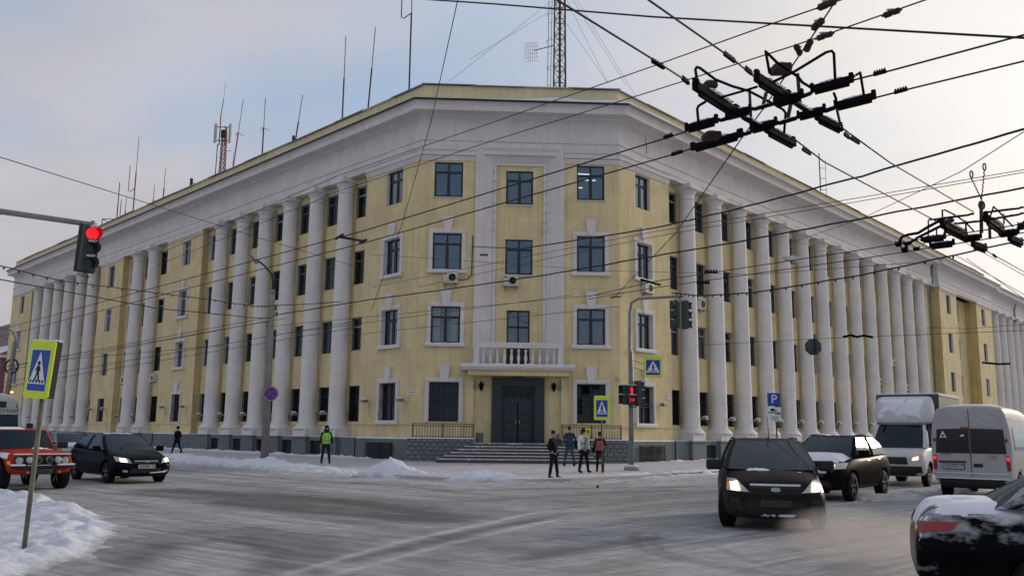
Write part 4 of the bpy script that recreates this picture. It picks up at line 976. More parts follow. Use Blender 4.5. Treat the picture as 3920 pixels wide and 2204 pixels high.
def lattice(parent, h, w0, w1, n, r_leg, r_br, mt):
    w_ = lambda z: w0+(w1-w0)*z/h
    for sx, sy in ((-1, -1), (1, -1), (1, 1), (-1, 1)): MB().tube([(sx*w0/2, sy*w0/2, 0), (sx*w1/2, sy*w1/2, h)], r_leg, 6).build('tower_leg', mt, parent)
    m = MB()
    cs = ((-1, -1), (1, -1), (1, 1), (-1, 1))
    for i in range(n):
        z0, z1 = h*i/n, h*(i+1)/n; a0, a1 = w_(z0)/2, w_(z1)/2
        for q in range(4):
            A, Bb = cs[q], cs[(q+1) % 4]
            m.tube([(A[0]*a0, A[1]*a0, z0), (Bb[0]*a0, Bb[1]*a0, z0)], r_br, 4)
            m.tube([(A[0]*a0, A[1]*a0, z0), (Bb[0]*a1, Bb[1]*a1, z1)], r_br*.8, 4); m.tube([(Bb[0]*a0, Bb[1]*a0, z0), (A[0]*a1, A[1]*a1, z1)], r_br*.8, 4)
    m.build('cross_bracing', mt, parent)
q = atd(1407, 225, 62); a = thing('lattice_mast', 'tall dark lattice radio mast rising behind the roof corner', 'radio mast', (q.x, q.y, 20.3))
lattice(a, 16, .95, .7, 13, .045, .028, MASTM)
MB().tube([(.02, 0, 0), (.0, 0, 16)], .10, 6).build('cable_bundle', MASTM, a)
m = MB()
for x in (-.95, -.72): m.tube([(x, -.3, 0), (x+.18, -.3, 16)], .022, 5)
for k in range(14): m.tube([(-.95+.011*k*1.2, -.3, 1.2*k), (-.72+.011*k*1.2, -.3, 1.2*k)], .016, 4)
for k in range(7):
    z_ = 2.0*k+1.2; m.tube([(-.9, -.3, z_), (-.98, -.75, z_), (-.62, -.95, z_), (-.4, -.7, z_), (-.45, -.3, z_)], .016, 4)
m.build('ladder', MASTM, a)
m = MB().tube([(-.4, -.2, 9.1), (-1.85, -.5, 8.55)], .035, 5); m.build('dish_arm', RUST, a)
m = MB()
for i in range(7):
    x = -1.65-.85*(.5+(i-3)/6)+.2; m.tube([(x-.25, -.62, 7.6+.1*abs(i-3)), (x-.25, -.5-.05*abs(i-3), 8.3), (x-.2, -.62, 9.1)], .01, 3)
for k in range(6): m.tube([(-2.5, -.6, 7.65+.28*k), (-1.55, -.6, 7.75+.28*k)], .01, 3)
m.build('grid_dish', MASTM, a)
for i, (x0, y0, x1, y1) in enumerate(((1425, 0, 1530, 212), (1440, 0, 1575, 216), (1425, 60, 1530, 212), (1385, 5, 1130, 205), (1400, 20, 1180, 150), (1450, 0, 1600, 245))):
    A = atd(x0, y0, 62); Bp = wp('R', 6+3*i, -4, 20.4) if x1 > 1400 else wp('L', 6+2*i, -5, 20.4)
    tag(MB().tube([A, atd(x1, y1, 60)], .012, 3).build('guy_wire', THIN), ['first', 'second', 'third', 'lower left', 'upper left', 'fourth'][i]+' fine guy wire fanning from the lattice mast'+(' to the right' if x1 > 1400 else ''), 'guy wire', 'guy wires of the lattice mast')
a = thing('panel_antenna_tower', 'red and white lattice tower with white panel antennas on left roof', 'antenna tower', atd(556, 470, 72)); a.scale = (.68, .68, .72)
lattice(a, 6.6, .62, .45, 12, .05, .03, ANTR)
for x, y, rz in ((-1.05, -.2, .5), (.75, -.2, -.5), (-.1, .9, 0)):
    MB().obox((x, y, 6.3), (math.cos(rz), math.sin(rz), 0), (-math.sin(rz), math.cos(rz), 0), Z1, .17, .1, 1.15).build('panel', ANTW, a, bevel=.03)
m = MB()
for z in (5.5, 7.1): m.tube([(-1.0, 0, z), (.75, 0, z)], .06, 5); m.tube([(0, -.3, z), (0, .9, z)], .06, 5)
m.tube([(-.55, -.1, 4.9), (-.55, -.1, 8.6)], .07, 6); m.build('mount_frame', ANTR, a)
MB().obox((0, -.35, 6.2), (1, 0, 0), (0, 1, 0), Z1, .28, .15, .45).build('radio_unit', RUST, a)
MB().tube([(-.55, -.1, 8.6), (-.35, -.1, 10.4)], .05, 5).build('mast_tube', MASTM, a); MB().tube([(-.35, -.1, 10.4), (-.25, -.1, 12.5)], .02, 4).build('whip', MASTM, a)
MB().tube([(-.75, -.2, 0), (-.7, -.2, 5)], .06, 5).build('cable_pole', MASTM, a)
m = MB()
for z in (2.0, 4.2): m.tube([(.3, 0, z), (.9, -.4, z), (1.25, 0, z), (.9, .4, z), (.3, .2, z)], .03, 4)
m.tube([(1.25, 0, 2), (1.25, 0, 4.2)], .02, 4); m.build('safety_hoops', MASTM, a)
a = thing('roof_aerial', 'thin ladder aerial on the right wing roof', 'antenna', wp('R', 31.5, -1.0, 20.3)); MB().tube([(0, 0, 0), (0, 0, 5.2)], .05, 5).build('pole', MASTM, a)
m = MB().tube([(.5, 0, 1.6), (.5, 0, 4.6)], .02, 4)
for z in (2, 3, 3.9): m.tube([(0, 0, z), (.5, 0, z)], .025, 4)
m.build('dipole', MASTM, a)
m = MB()
for i in range(70):
    s = 2+i*.9+rng.random()*.5
    if 4 < s < 60: m.ball(wp('R', s, -.2, 21.43), rng.uniform(.1, .28), rng.uniform(.1, .25), rng.uniform(.03, .09), 6, 4)
tag(m.build('parapet_snow', SNOW), 'small snow lumps along the right parapet top', 'snow', kind='stuff')

# ------------------------------------------------------------------ neighbour building at the far left
a = thing('neighbour_building', 'dull pink building with snowy eave beyond the left wing', 'building', wp('L', 87, -1.0, 0))
rz_ = math.atan2(dL.y, dL.x); a.rotation_euler = (0, 0, rz_)
PINK = mat('pink_plaster', (.24, .13, .15), .9, .2, var=.2, vs=.8, streak=.4); BROWNR = mat('brown_roof', (.30, .22, .20), .9, .2, var=.2)
mb = MB(); wall_grid(mb, 1, 0, 30, -.1, 10.2, [(1.5+4*i, 3.1+4*i, z, z+2.2) for i in range(7) for z in (1.5, 5.6)], 0, .25); mb.build('wall', [PINK, PINK], a, fix=False)
MB().box(-.01, -.2, -12, 0, -.1, 10.2).build('side_wall', PINK, a)
for i in range(7):
    for z in (1.5, 5.6): 
        w_ = link('window', win_meshes(1.6, 2.2, 'grey')[0], a, Matrix.Translation((2.3+4*i, -.18, z))); link('pane', win_meshes(1.6, 2.2, 'grey')[1][0], w_)
MB().box(-.6, 30, -12, .7, 10.21, 10.5).build('eave', WHITE, a)
MB().add([(-.6, .7, 10.51), (30, .7, 10.51), (30, -5, 13.2), (-.6, -5, 13.2)], [(0, 1, 2, 3)]).build('snowy_roof', SNOW, a)
MB().box(-.3, 30, -9, -5.2, 12.6, 16.4).build('upper_storey', BROWNR, a)

# ------------------------------------------------------------------ signs
def disc(r, n=24): return [(r*math.cos(2*math.pi*i/n), r*math.sin(2*math.pi*i/n)) for i in range(n)]
def ped_face(parent, w, h, yf):      # faces -Y, origin at the board's centre
    k = h/.93
    MB().box(-w/2+.075*k, w/2-.075*k, yf-.004, yf, -h/2+.105*k, h/2-.135*k).build('white_edge', SIGNW, parent)
    MB().box(-w/2+.09*k, w/2-.09*k, yf-.008, yf-.004, -h/2+.12*k, h/2-.15*k).build('blue_panel', SIGNB, parent)
    b_, t_ = -h/2+.23*k, h/2-.18*k; hw = w/2-.105*k
    MB().prism([(-hw, b_), (hw, b_), (0, t_)], yf-.012, yf-.008).build('white_triangle', SIGNW, parent)
    f = MB(); y0, y1 = yf-.016, yf-.012; cz = (b_+t_)/2
    P = lambda pts: f.prism([(x*k, cz+z*k) for x, z in pts], y0, y1)
    f.prism([(x*k, cz+z*k+.075*k) for x, z in disc(.036, 12)], y0, y1)
    P([(-.03, .03), (.03, .035), (.035, -.07), (-.03, -.075)])
    P([(-.03, -.075), (.008, -.075), (-.045, -.21), (-.075, -.2)]); P([(.0, -.075), (.035, -.07), (.062, -.2), (.03, -.21)])
    P([(-.03, .028), (-.012, .02), (-.055, -.05), (-.075, -.04)]); P([(.02, .03), (.034, .02), (.065, -.045), (.048, -.055)])
    f.build('walking_figure', INK, parent)
    for x in (-.16, -.085, .0, .085, .16):
        MB().prism([(x*k-.02*k, b_+.02*k), (x*k+.02*k, b_+.02*k), (x*k*.93+.018*k, b_+.065*k), (x*k*.93-.018*k, b_+.065*k)], yf-.0162, yf-.012).build('zebra_bar', INK, parent)
def ped_board(parent, M, w=.62, h=.93, back=True):
    bd = MB().prism([(-w/2+.03, -h/2), (w/2-.03, -h/2), (w/2, -h/2+.03), (w/2, h/2-.03), (w/2-.03, h/2), (-w/2+.03, h/2), (-w/2, h/2-.03), (-w/2, -h/2+.03)], -.02, 0).build('sign_board', SIGNY, parent, M)
    ped_face(bd, w, h, -.0205)
    if back: MB().box(-w/2+.01, w/2-.01, .005, .09, -h/2+.01, h/2-.01).build('sign_back', IRON, parent, M)
    MB().box(-w/2+.02, w/2-.02, -.02, .1, h/2, h/2+.02).build('snow_cap', SNOW, parent, M)
    return bd
# big one, left foreground
pb = atz(62, 1360, .16); a = thing('crossing_sign', 'large yellow-bordered crossing sign on leaning post in the left snow island', 'road sign', pb)
tp = Vector((.035, .05, 1.90)); MB().tube([(0, 0, -.15), tp*1.0], .032, 10).build('post', mat('painted_post', (.17, .165, .12), .7, .3, var=.3, vs=4), a)
MB().tube([tp*.97, tp*1.4], .03, 8).build('post_top', STEEL, a)
Ms = Matrix.Translation(tp*1.19+Vector((-.045, -.06, 0))) @ Matrix.Rotation(R(4), 4, 'Y') @ Matrix.Rotation(R(-29), 4, 'Z')
ped_board(a, Ms, .54, .78)
pb = atz(1514, 1188, .11); a = thing('crossing_sign', 'yellow-bordered crossing sign on thin post behind the waiting people', 'road sign', pb)
MB().tube([(0, 0, -.05), (0, 0, 2.95)], .03, 8).build('post', mat('olive_post', (.15, .15, .10), .7, .3, var=.3, vs=4), a); ped_board(a, Matrix.Translation((0, -.05, 2.55)) @ Matrix.Rotation(R(-8), 4, 'Z'), .64, .95)

# ------------------------------------------------------------------ traffic signals
def signal_head(parent, M, n=3, lit=None, ps=.33, w=.34):
    h = MB().box(-w/2, w/2, -.05, .16, 0, n*ps).build('housing', TLBOX, parent, M, bevel=.015)
    for i in range(n):
        zc = ps*(n-1-i)+ps/2
        MB().lathe([(0, -.054), (.135, -.054)], 18, (0, 0, zc), axis='y').build('lens', LENSR if i == lit else LENSD, h)
        MB().lathe([(.145, -.05), (.15, -.10), (.15, -.16), (.147, -.30)], 14, (0, 0, zc), axis='y', a0=R(-25), a1=R(205)).build('visor', TLBOX if i != lit else LENSV, h)
        MB().ball((0, -.16, zc+.15), .10, .12, .025, 8, 4).build('snow_cap', SNOW, h)
    return h
LENSV = mat('visor_lit_red', (.25, .01, .015), .5, .3, var=.1, emit=(1, .01, .02), es=.12)  # red spill from the lens put into the visor's own colour and glow
# overhead signal, upper left
tq = atd(221, 622, 18.0); a = thing('overhead_signal', 'traffic signal showing red hanging from a grey mast arm, upper left', 'traffic light', tq)
end_ = atd(240, 566, 18.0)-tq; far_ = atd(-260, 494, 19.5)-tq
MB().tube([end_, far_], [.055, .075], 10).build('mast_arm', STEEL, a); MB().tube([far_+Vector((0, 0, .5)), far_-Vector((0, 0, tq.z+far_.z))], .11, 10).build('mast_post', STEEL, a)
MB().tube([end_+(far_-end_)*.45-Vector((0, 0, .03)), end_+(far_-end_)*.62-Vector((0, 0, .45))], .03, 6).build('arm_brace', STEEL, a)
Mh = Matrix.Translation((.02, 0, -.48)) @ Matrix.Rotation(R(2.5), 4, 'Y') @ Matrix.Rotation(R(42), 4, 'Z')
signal_head(a, Mh @ Matrix.Diagonal((.92, .92, .92, 1)), 3, 0)
MB().box(-.20, .20, .17, .21, -.02, .98).build('back_plate', TLBOX, a, Mh)
MB().tube([(0, .1, .93), (0, .1, 1.02), (.0, .0, 1.02)], .03, 6).build('hanger', STEEL, a, Mh)
MB().tube([(.0, .05, -.06), (.08, .05, -.12), (-.08, .05, -.12), (0, .05, -.02)], .012, 5).build('loose_cable', CABLE, a, Mh)
# signal pole by the entrance corner
pb = atz(1588, 1182, .11); a = thing('signal_pole', 'grey signal pole with overhead arm, red pedestrian signal and crossing sign', 'traffic light', pb)
def rel(x, y, dy=0): return atd(x, y, pb.y+dy)-pb
MB().tube([(0, 0, 0), rel(1586, 885), rel(1584, 880), rel(1584, 780)], [.115, .105, .085, .075], 12).build('post', STEEL, a)
e1 = rel(1720, 744, -1.5)
MB().tube([rel(1584, 790), rel(1587, 762), rel(1604, 751), e1], .06, 8).build('mast_arm', STEEL, a)
MB().lathe([(.33, -.02), (.33, .10), (.30, .14), (.16, .17), (.12, .3)], 16).build('footing', CONC, a); MB().ball((0, .05, .17), .3, .28, .09, 12, 6).build('footing_snow', SNOW, a)
hb = rel(1701, 826, -1.4)
signal_head(a, Matrix.Translation(hb) @ Matrix.Rotation(R(-38), 4, 'Z') @ Matrix.Translation((-.0, -.18, 0)), 3, None, .40, .38)
signal_head(a, Matrix.Translation(hb+Vector((.34, .05, 0))) @ Matrix.Rotation(R(100), 4, 'Z') @ Matrix.Translation((0, -.1, 0)), 3, None, .40, .38)
MB().tube([hb+Vector((.17, .1, 1.15)), hb+Vector((.17, .1, 1.45))], .03, 6).build('hanger', STEEL, a)
# pedestrian heads
ph = rel(1590, 1017)
def ped_head(M, lit):
    h = MB().box(-.17, .17, -.05, .16, 0, .84).build('pedestrian_housing', TLBOX, a, M, bevel=.015)
    for z in (.03, .44):
        MB().box(-.145, .145, -.056, -.05, z, z+.36).build('pedestrian_lens', LENSD, h)
        v = MB().box(-.165, -.155, -.25, -.05, z, z+.38).box(.155, .165, -.25, -.05, z, z+.38).box(-.165, .165, -.25, -.05, z+.381, z+.39); v.build('visor', TLBOX, h)
        MB().box(-.16, .16, -.24, -.04, z+.391, z+.42).build('snow_cap', SNOW, h)
    if lit:
        f = MB(); f.prism([(x, .745+z) for x, z in disc(.035, 10)], -.062, -.057); f.prism([(-.06, .70), (.06, .70), (.045, .58), (-.045, .58)], -.062, -.057)
        f.prism([(-.045, .579), (-.005, .579), (-.01, .46), (-.04, .46)], -.062, -.057); f.prism([(.005, .579), (.045, .579), (.04, .46), (.01, .46)], -.062, -.057); f.build('red_figure', LENSR, h)
        text_mesh('countdown', '14', .24, LENSR, h, Matrix.Translation((0, -.06, .21)) @ FACEY)
ped_head(Matrix.Translation(ph+Vector((-.06, -.18, -.02))) @ Matrix.Rotation(R(8), 4, 'Z') @ Matrix.Translation((.0, -.02, 0)), True)
ped_head(Matrix.Translation(ph+Vector((-.30, -.06, -.0))) @ Matrix.Rotation(R(-62), 4, 'Z'), False)
signal_head(a, Matrix.Translation(ph+Vector((.30, .0, -.05))) @ Matrix.Rotation(R(105), 4, 'Z'), 3, None, .36, .36)
MB().tube([ph+Vector((-.2, -.1, 0)), ph+Vector((-.05, -.1, -.12)), ph+Vector((.15, 0, -.1)), ph+Vector((.3, 0, 0))], .02, 6).build('bracket', IRON, a)
sg_ = rel(1641, 923)
ped_board(a, Matrix.Translation(sg_+Vector((0, -.1, 0))) @ Matrix.Rotation(R(6), 4, 'Z'), .80, .92)
for dz in (.12, -.18): MB().tube([rel(1586, 905)*1.0+Vector((0, 0, dz-.1)), sg_+Vector((-.35, .0, dz))], .018, 6).build('sign_bracket', STEEL, a)

# ------------------------------------------------------------------ street lamp posts
pb = atz(665, 1162, .11); a = thing('street_lamp', 'concrete street lamp post with curved rusty arm before the left columns', 'street lamp', pb)
rel2 = lambda x, y, dy=0: atd(x, y, pb.y+dy)-pb
MB().tube([(0, 0, -.1), rel2(685, 738)], [.20, .135], 12).build('post', CONC, a)
MB().tube([rel2(685, 740), rel2(687, 718), rel2(684, 690), rel2(665, 668), rel2(645, 652)], [.09, .06, .05, .045, .045], 8).build('arm', RUST, a)
MB().lathe([(.13, 0), (.16, .03), (.10, .2)], 10, tuple(rel2(685, 738))).build('collar', STEEL, a)
q = rel2(637, 649); MB().obox(q, rel2(650, 662)-rel2(628, 641), (0, 1, 0), (0, 0, 1), .34, .14, .09).build('lamp_head', STEEL, a, bevel=.07); MB().obox(q+Vector((-.05, 0, -.1)), rel2(650, 662)-rel2(628, 641), (0, 1, 0), (0, 0, 1), .24, .1, .04).build('lamp_glass', ACW, a, bevel=.03)
sg_ = rel2(681, 989, -.28); ns = thing('no_stopping_sign', 'round blue no-stopping sign with red cross on the lamp post', 'road sign', pb+sg_)
MB().prism(disc(.36, 32), 0, .03).build('disc', SIGNR, ns); MB().prism(disc(.305, 32), -.004, -.0005).build('blue_field', SIGNB, ns)
for t in (45, -45): MB().obox((0, -.006 if t > 0 else -.0065, 0), (math.cos(R(t)), 0, math.sin(R(t))), (0, 1, 0), (-math.sin(R(t)), 0, math.cos(R(t))), .315, .0015, .036).build('red_bar', SIGNR, ns)
m = MB(); 
for i in range(32):
    t0, t1 = 2*math.pi*i/32, 2*math.pi*(i+1)/32; m.quad(*[(r_*math.cos(t), -.0035, r_*math.sin(t)) for r_, t in ((.325, t0), (.325, t1), (.34, t1), (.34, t0))])
m.build('white_ring', SIGNW, ns)
MB().tube([rel2(677, 808), rel2(668, 812), rel2(672, 826), rel2(680, 832)], .02, 5).build('loose_cable', CABLE, a)
q2 = CL+dL*45+nL*8.8; a = thing('street_lamp', 'far concrete lamp post with curved arm behind the bus', 'street lamp', q2)
r3 = lambda x, y: atd(x, y, q2.y)-q2
MB().tube([(0, 0, 0), r3(38, 860)], [.24, .18], 10).build('post', CONC, a); MB().tube([r3(38, 862), r3(38, 848), r3(30, 832), r3(12, 824), r3(-30, 815)], .06, 6).build('arm', STEEL, a)
MB().tube([r3(31, 921)+Vector((.55*math.cos(t), -.1, .6*math.sin(t))) for t in [2*math.pi*i/16 for i in range(17)]], .07, 6).build('cable_coil', CABLE, a)
# parking sign on the right kerb
pb = Vector((13.45, 45.9, .11)); a = thing('parking_sign', 'blue parking sign with two white plates on thin pole behind the brown car', 'road sign', pb); r4 = lambda x, y: atd(x, y, pb.y-.06)-pb
MB().tube([(0, 0, 0), r4(1948, 990)+Vector((0, .06, 0))], .035, 8).build('post', IRON, a)
c = r4(1946, 1004); b_ = MB().box(-.33, .33, -.02, 0, -.33, .33).build('blue_board', SIGNB, a, Matrix.Translation(c), bevel=.01); text_mesh('letter_p', 'P', .62, SIGNW, b_, Matrix.Translation((0, -.023, .0)) @ FACEY, 1, .002)
c = r4(1947, 1031); b_ = MB().box(-.34, .34, -.02, 0, -.16, .16).build('white_plate', SIGNW, a, Matrix.Translation(c)); m = MB().box(-.32, .32, -.023, -.0205, -.14, -.09); m.build('kerb_mark', INK, b_)
m = MB().prism([(-.2, -.05), (.12, -.05), (.12, .01), (.02, .02), (-.03, .09), (-.15, .09), (-.2, .02)], -.024, -.0205); m.build('car_symbol', INK, b_)
c = r4(1948, 1050); b_ = MB().box(-.32, .32, -.02, 0, -.16, .16).build('white_plate', SIGNW, a, Matrix.Translation(c)); text_mesh('print', 'Платная', .12, INK, b_, Matrix.Translation((0, -.023, .04)) @ FACEY); text_mesh('print', 'УМВД', .13, INK, b_, Matrix.Translation((0, -.023, -.08)) @ FACEY)
# octagonal sign seen from behind
q = atd(2045, 872, 36); a = thing('octagonal_sign', 'grey back of an octagonal sign hanging from a thin wire before the columns', 'road sign', q)
MB().prism([(.35*math.cos(R(22.5+45*i)), .35*math.sin(R(22.5+45*i))) for i in range(8)], 0, .02).build('plate', TLBOX, a); MB().box(.03, .09, -.04, -.002, -.3, .5).build('stiffener', IRON, a)
q = atd(1992, 651, 34); a = thing('suspended_lamp', 'pale suspended street lamp hanging on the wires before the right columns', 'street lamp', q)
MB().prism([(-.34, .06), (-.25, -.06), (.3, -.06), (.36, .04), (.0, .12)], -.12, .12).build('lamp_head', ACW, a); MB().tube([(0, 0, .1), (0, 0, .25)], .02, 5).build('hanger', STEEL, a); MB().box(.1, .34, -.1, .1, -.1, -.061).build('lamp_glass', SIGNW, a)
# ------------------------------------------------------------------ overhead wires
ZT = 5.8
def P3(spec):
    x, y, m, v = spec; return atz(x, y, v) if m == 'z' else atd(x, y, v)
def wire(name, label, pts, r, group, mt=CABLE, sag=0.0, cat='wire', clips=0):
    q = [P3(p_) if isinstance(p_, tuple) else p_ for p_ in pts]; out = []
    for i, (a, b) in enumerate(zip(q, q[1:])):
        n = 8 if sag else (14 if name == 'feeder_cable' else 1)
        for k in range(n): t = k/n; out.append(a+(b-a)*t-Z1*(sag*4*t*(1-t))+(Z1*(.022*noise.noise(Vector((i*3+t*5, r*100, 2)))) if n == 14 else Vector((0, 0, 0))))
    out.append(q[-1])
    o = MB().tube(out, r, 6).build(name, mt)
    if clips:
        o2 = thing(name, label, cat, group=group); o.parent = o2; o.name = 'strand'
        for i in range(1, clips):
            t = i/clips*(len(out)-1); k = min(int(t), len(out)-2); p_ = out[k]+(out[k+1]-out[k])*(t-k)
            MB().box(-.018, .018, -.018, .018, -.075, .01).build('clip', CABLE, o2, Matrix.Translation(p_))
        return o2
    return tag(o, label, cat, group)
def ext(p0, p1, t): # extends a pixel line
    return (p0[0]+(p1[0]-p0[0])*t, p0[1]+(p1[1]-p0[1])*t)
z_ = lambda x, y, v=ZT: (x, y, 'z', v)
d_ = lambda x, y, v: (x, y, 'd', v)
CW = 'trolley contact wires'
wire('contact_wire', 'upper trolley wire from far left to the near crossing', [z_(-30, 837), z_(919, 579), z_(1690, 343), z_(1728, 330)], .011, CW)
wire('contact_wire', 'lower trolley wire from far left to the near crossing', [z_(-30, 854), z_(919, 610), z_(1705, 385), z_(1745, 372)], .011, CW)
wire('contact_wire', 'upper trolley wire leaving the near crossing to the right edge', [z_(2130, 206), z_(2240, 178), z_(2700, 55)], .011, CW)
wire('contact_wire', 'lower trolley wire leaving the near crossing to the right edge', [z_(2190, 249), z_(2295, 222), z_(2700, 124)], .011, CW)
wire('contact_wire', 'left of the two trolley wires crossing from the top edge', [z_(1300, -62), z_(1400, 0), z_(1655, 158), z_(1728, 205)], .011, CW)
wire('contact_wire', 'right of the two trolley wires crossing from the top edge', [z_(1550, -62), z_(1630, 0), z_(1840, 147), z_(1895, 192)], .011, CW)
wire('contact_wire', 'lower trolley wire between the near and far crossings', [z_(2000, 352), z_(2072, 407), z_(2168, 458), z_(2362, 560)], .011, CW)
wire('contact_wire', 'upper trolley wire between the near and far crossings', [z_(2112, 318), z_(2235, 407), z_(2448, 533)], .011, CW)
wire('contact_wire', 'upper trolley wire running left from the far crossing', [z_(1480, 745), z_(1642, 708), z_(2168, 628), z_(2330, 600)], .011, CW)
wire('contact_wire', 'lower trolley wire running left from the far crossing', [z_(1480, 752), z_(1642, 724), z_(2168, 650), z_(2345, 622)], .011, CW)
wire('contact_wire', 'upper trolley wire past the far crossing to the right edge', [z_(2330, 600), z_(2480, 578), z_(2640, 552)], .013, CW)
wire('contact_wire', 'lower trolley wire past the far crossing to the right edge', [z_(2345, 622), z_(2480, 601), z_(2640, 574)], .013, CW)
wire('contact_wire', 'trolley wire leaving the far crossing down to the right', [z_(2475, 628), z_(2620, 708)], .011, CW)
FW = 'feeder cables'
wire('feeder_cable', 'thick feeder cable from the wall beside the third-floor window', [wp('C', 2.95, .06, 11.9), d_(1313, 625, 40), d_(1642, 574, 31), d_(1839, 529, 27), d_(2168, 443, 22), d_(2660, 300, 17)], .026, FW)
wire('feeder_cable', 'thick feeder cable from the lamp post to the right edge', [d_(687, 793, 43), d_(919, 755, 40), d_(1162, 722, 36), d_(1379, 690, 33), d_(1642, 645, 29), d_(1839, 611, 26), d_(2168, 549, 23), d_(2660, 455, 19)], .024, FW)
wire('feeder_cable', 'clipped double feeder cable before the right columns', [d_(1690, 736, 30), d_(1760, 744, 29), d_(1900, 735, 28), d_(2168, 691, 25), d_(2640, 590, 20)], .022, FW, clips=26)
wire('feeder_cable', 'clipped cable sagging from upper left to the lamp post', [d_(-30, 660, 24), d_(145, 704, 27), d_(327, 728, 31), d_(525, 753, 36), d_(640, 770, 41), d_(687, 768, 43)], .018, FW, clips=24)
wire('feeder_cable', 'short cable from the lamp post along the left columns', [d_(687, 768, 43), d_(780, 764, 43.5), d_(860, 758, 44)], .02, FW)
wire('feeder_cable', 'dark cable from left edge down to the lamp post', [d_(-30, 697, 26), d_(394, 775, 36), d_(655, 800, 42.8), d_(685, 798, 43)], .02, FW)
SW_ = 'thin span wires'
def sp2(label, *pts, r=.010, mt=THIN): wire('span_wire', label, list(pts), r, SW_, mt)
sp2('long span wire along the whole top right sky', d_(1040, -3, 16), d_(1248, 11, 15), d_(1642, 43, 13), d_(2700, 103, 9), r=.014, mt=CABLE)
sp2('steep wire dropping from the top edge past the left corner', d_(1160, -40, 20), d_(1083, 310, 26), d_(1012, 560, 33), d_(935, 778, 43.5), r=.012)
sp2('upper support wire rising from the cornice to the top right insulators', d_(394, 640, 40), d_(854, 440, 30), d_(1248, 305, 22), d_(1642, 167, 15), d_(1922, 67, 12), d_(2180, -22, 10), r=.010, mt=CABLE)
sp2('lower support wire rising from the cornice to the top right', d_(394, 668, 41), d_(854, 480, 31), d_(1248, 351, 23), d_(1642, 229, 16), d_(2001, 114, 12.5), d_(2400, -25, 10), r=.010, mt=CABLE)
sp2('diagonal span wire from the top edge through the near crossing', d_(2120, -25, 10.2), d_(2060, 66, 10.8), d_(1922, 270, 12.6), d_(1860, 355, 13.6), d_(1700, 585, 22), d_(1540, 752, 34), r=.011, mt=CABLE)
sp2('thin span wire from the left edge down past the columns', d_(-30, 386, 22), d_(525, 559, 34), d_(648, 597, 39), d_(919, 677, 50), r=.012)
sp2('upper of two parallel thin wires across the right wing', d_(937, 722, 44), d_(1379, 634, 36), d_(1642, 583, 31), d_(2168, 496, 24), d_(2640, 416, 20))
sp2('lower of two parallel thin wires across the right wing', d_(1050, 722, 44), d_(1379, 650, 36), d_(1642, 596, 31), d_(2168, 505, 24), d_(2640, 422, 20))
sp2('thin wire rising from the right wing to the far crossing chains', d_(1990, 610, 40), d_(2168, 549, 30), d_(2420, 430, 20), d_(2640, 290, 16))
sp2('thin wire across the lower windows of the right corner', d_(937, 640, 49), d_(1313, 665, 47), d_(1500, 680, 44), d_(1900, 690, 36), d_(2300, 660, 28))
sp2('faint wire holding the octagonal sign', d_(1750, 868, 38), d_(2045, 852, 36), d_(2190, 846, 35), d_(2640, 828, 30))
sp2('faint wire across the projecting bay on the right', d_(2330, 823, 45), d_(2430, 826, 44), d_(2640, 812, 38))
for i, (a, b) in enumerate((((0, 925), (680, 797)), ((0, 934), (680, 806)), ((60, 915), (720, 800)), ((0, 962), (905, 806)), ((0, 975), (900, 822)), ((120, 905), (560, 868)))):
    sp2(['first', 'second', 'third', 'fourth', 'fifth', 'sixth'][i]+' of the fine wires fanning left across the left wing, from the top', d_(a[0]-30, a[1]+5, 46+i), d_(b[0], b[1], 43+.3*i), r=.013)
for i, (a, b) in enumerate((((680, 820), (1570, 735)), ((690, 842), (1440, 742)), ((860, 845), (1560, 770)))):
    sp2(['top', 'middle', 'lowest'][i]+' of the fine wires crossing the entrance bay', d_(a[0], a[1], 43.2+i*.3), d_(b[0], b[1], 39-i*.5), r=.011)
for i, (a, b) in enumerate((((2400, 640), (2575, 740)), ((2430, 650), (2600, 770)), ((2410, 600), (2600, 705)))):
    sp2(['left', 'lowest', 'upper'][i]+' faint wire descending at the far right sky', d_(a[0], a[1], 30), d_(b[0]+30, b[1]+18, 26), r=.010)
# spacers and tangles hung on the wires
def wthing(name, label, cat, segs, r, mt=RUST, group=None, extra=None):
    a = thing(name, label, cat, P3(segs[0][0]) if isinstance(segs[0][0], tuple) else segs[0][0], group=group); o_ = a.location.copy()
    for i, sgm in enumerate(segs):
        MB().tube([(P3(p_) if isinstance(p_, tuple) else p_)-o_ for p_ in sgm], r if not isinstance(r, list) else r[i], 6).build('rod' if len(sgm) == 2 else 'twisted_wire', mt, a)
    return a
a = wthing('wire_spacer', 'rusty spacer bar between the two long trolley wires', 'spacer', [[z_(850, 595), z_(915, 606)], [z_(845, 600), z_(862, 590)], [z_(905, 611), z_(921, 603)]], .03)
wthing('wire_spacer', 'dark spacer bar on wires beside the right corner conditioner', 'spacer', [[z_(1612, 703), z_(1660, 716)]], .035, DARK)
wthing('wire_spacer', 'small hooked spacer below the entrance bay wires', 'spacer', [[d_(1533, 748, 34), d_(1562, 745, 34)]], .025, DARK)
for i, (x, y) in enumerate(((1788, 685), (1768, 712), (1217, 642))):
    p_ = atd(x, y, 27 if i < 2 else 44); a = thing('comb_clamp', ['upper', 'lower', 'leftmost'][i]+' toothed clamp on the wires before the '+('right columns' if i < 2 else 'entrance bay'), 'clamp', p_)
    MB().box(-.2, .2, -.02, .02, -.02, .03).build('bar', DARK, a)
    for k in range(5): MB().box(-.18+.08*k, -.13+.08*k, -.02, .02, .031, .08).build('tooth', DARK, a)
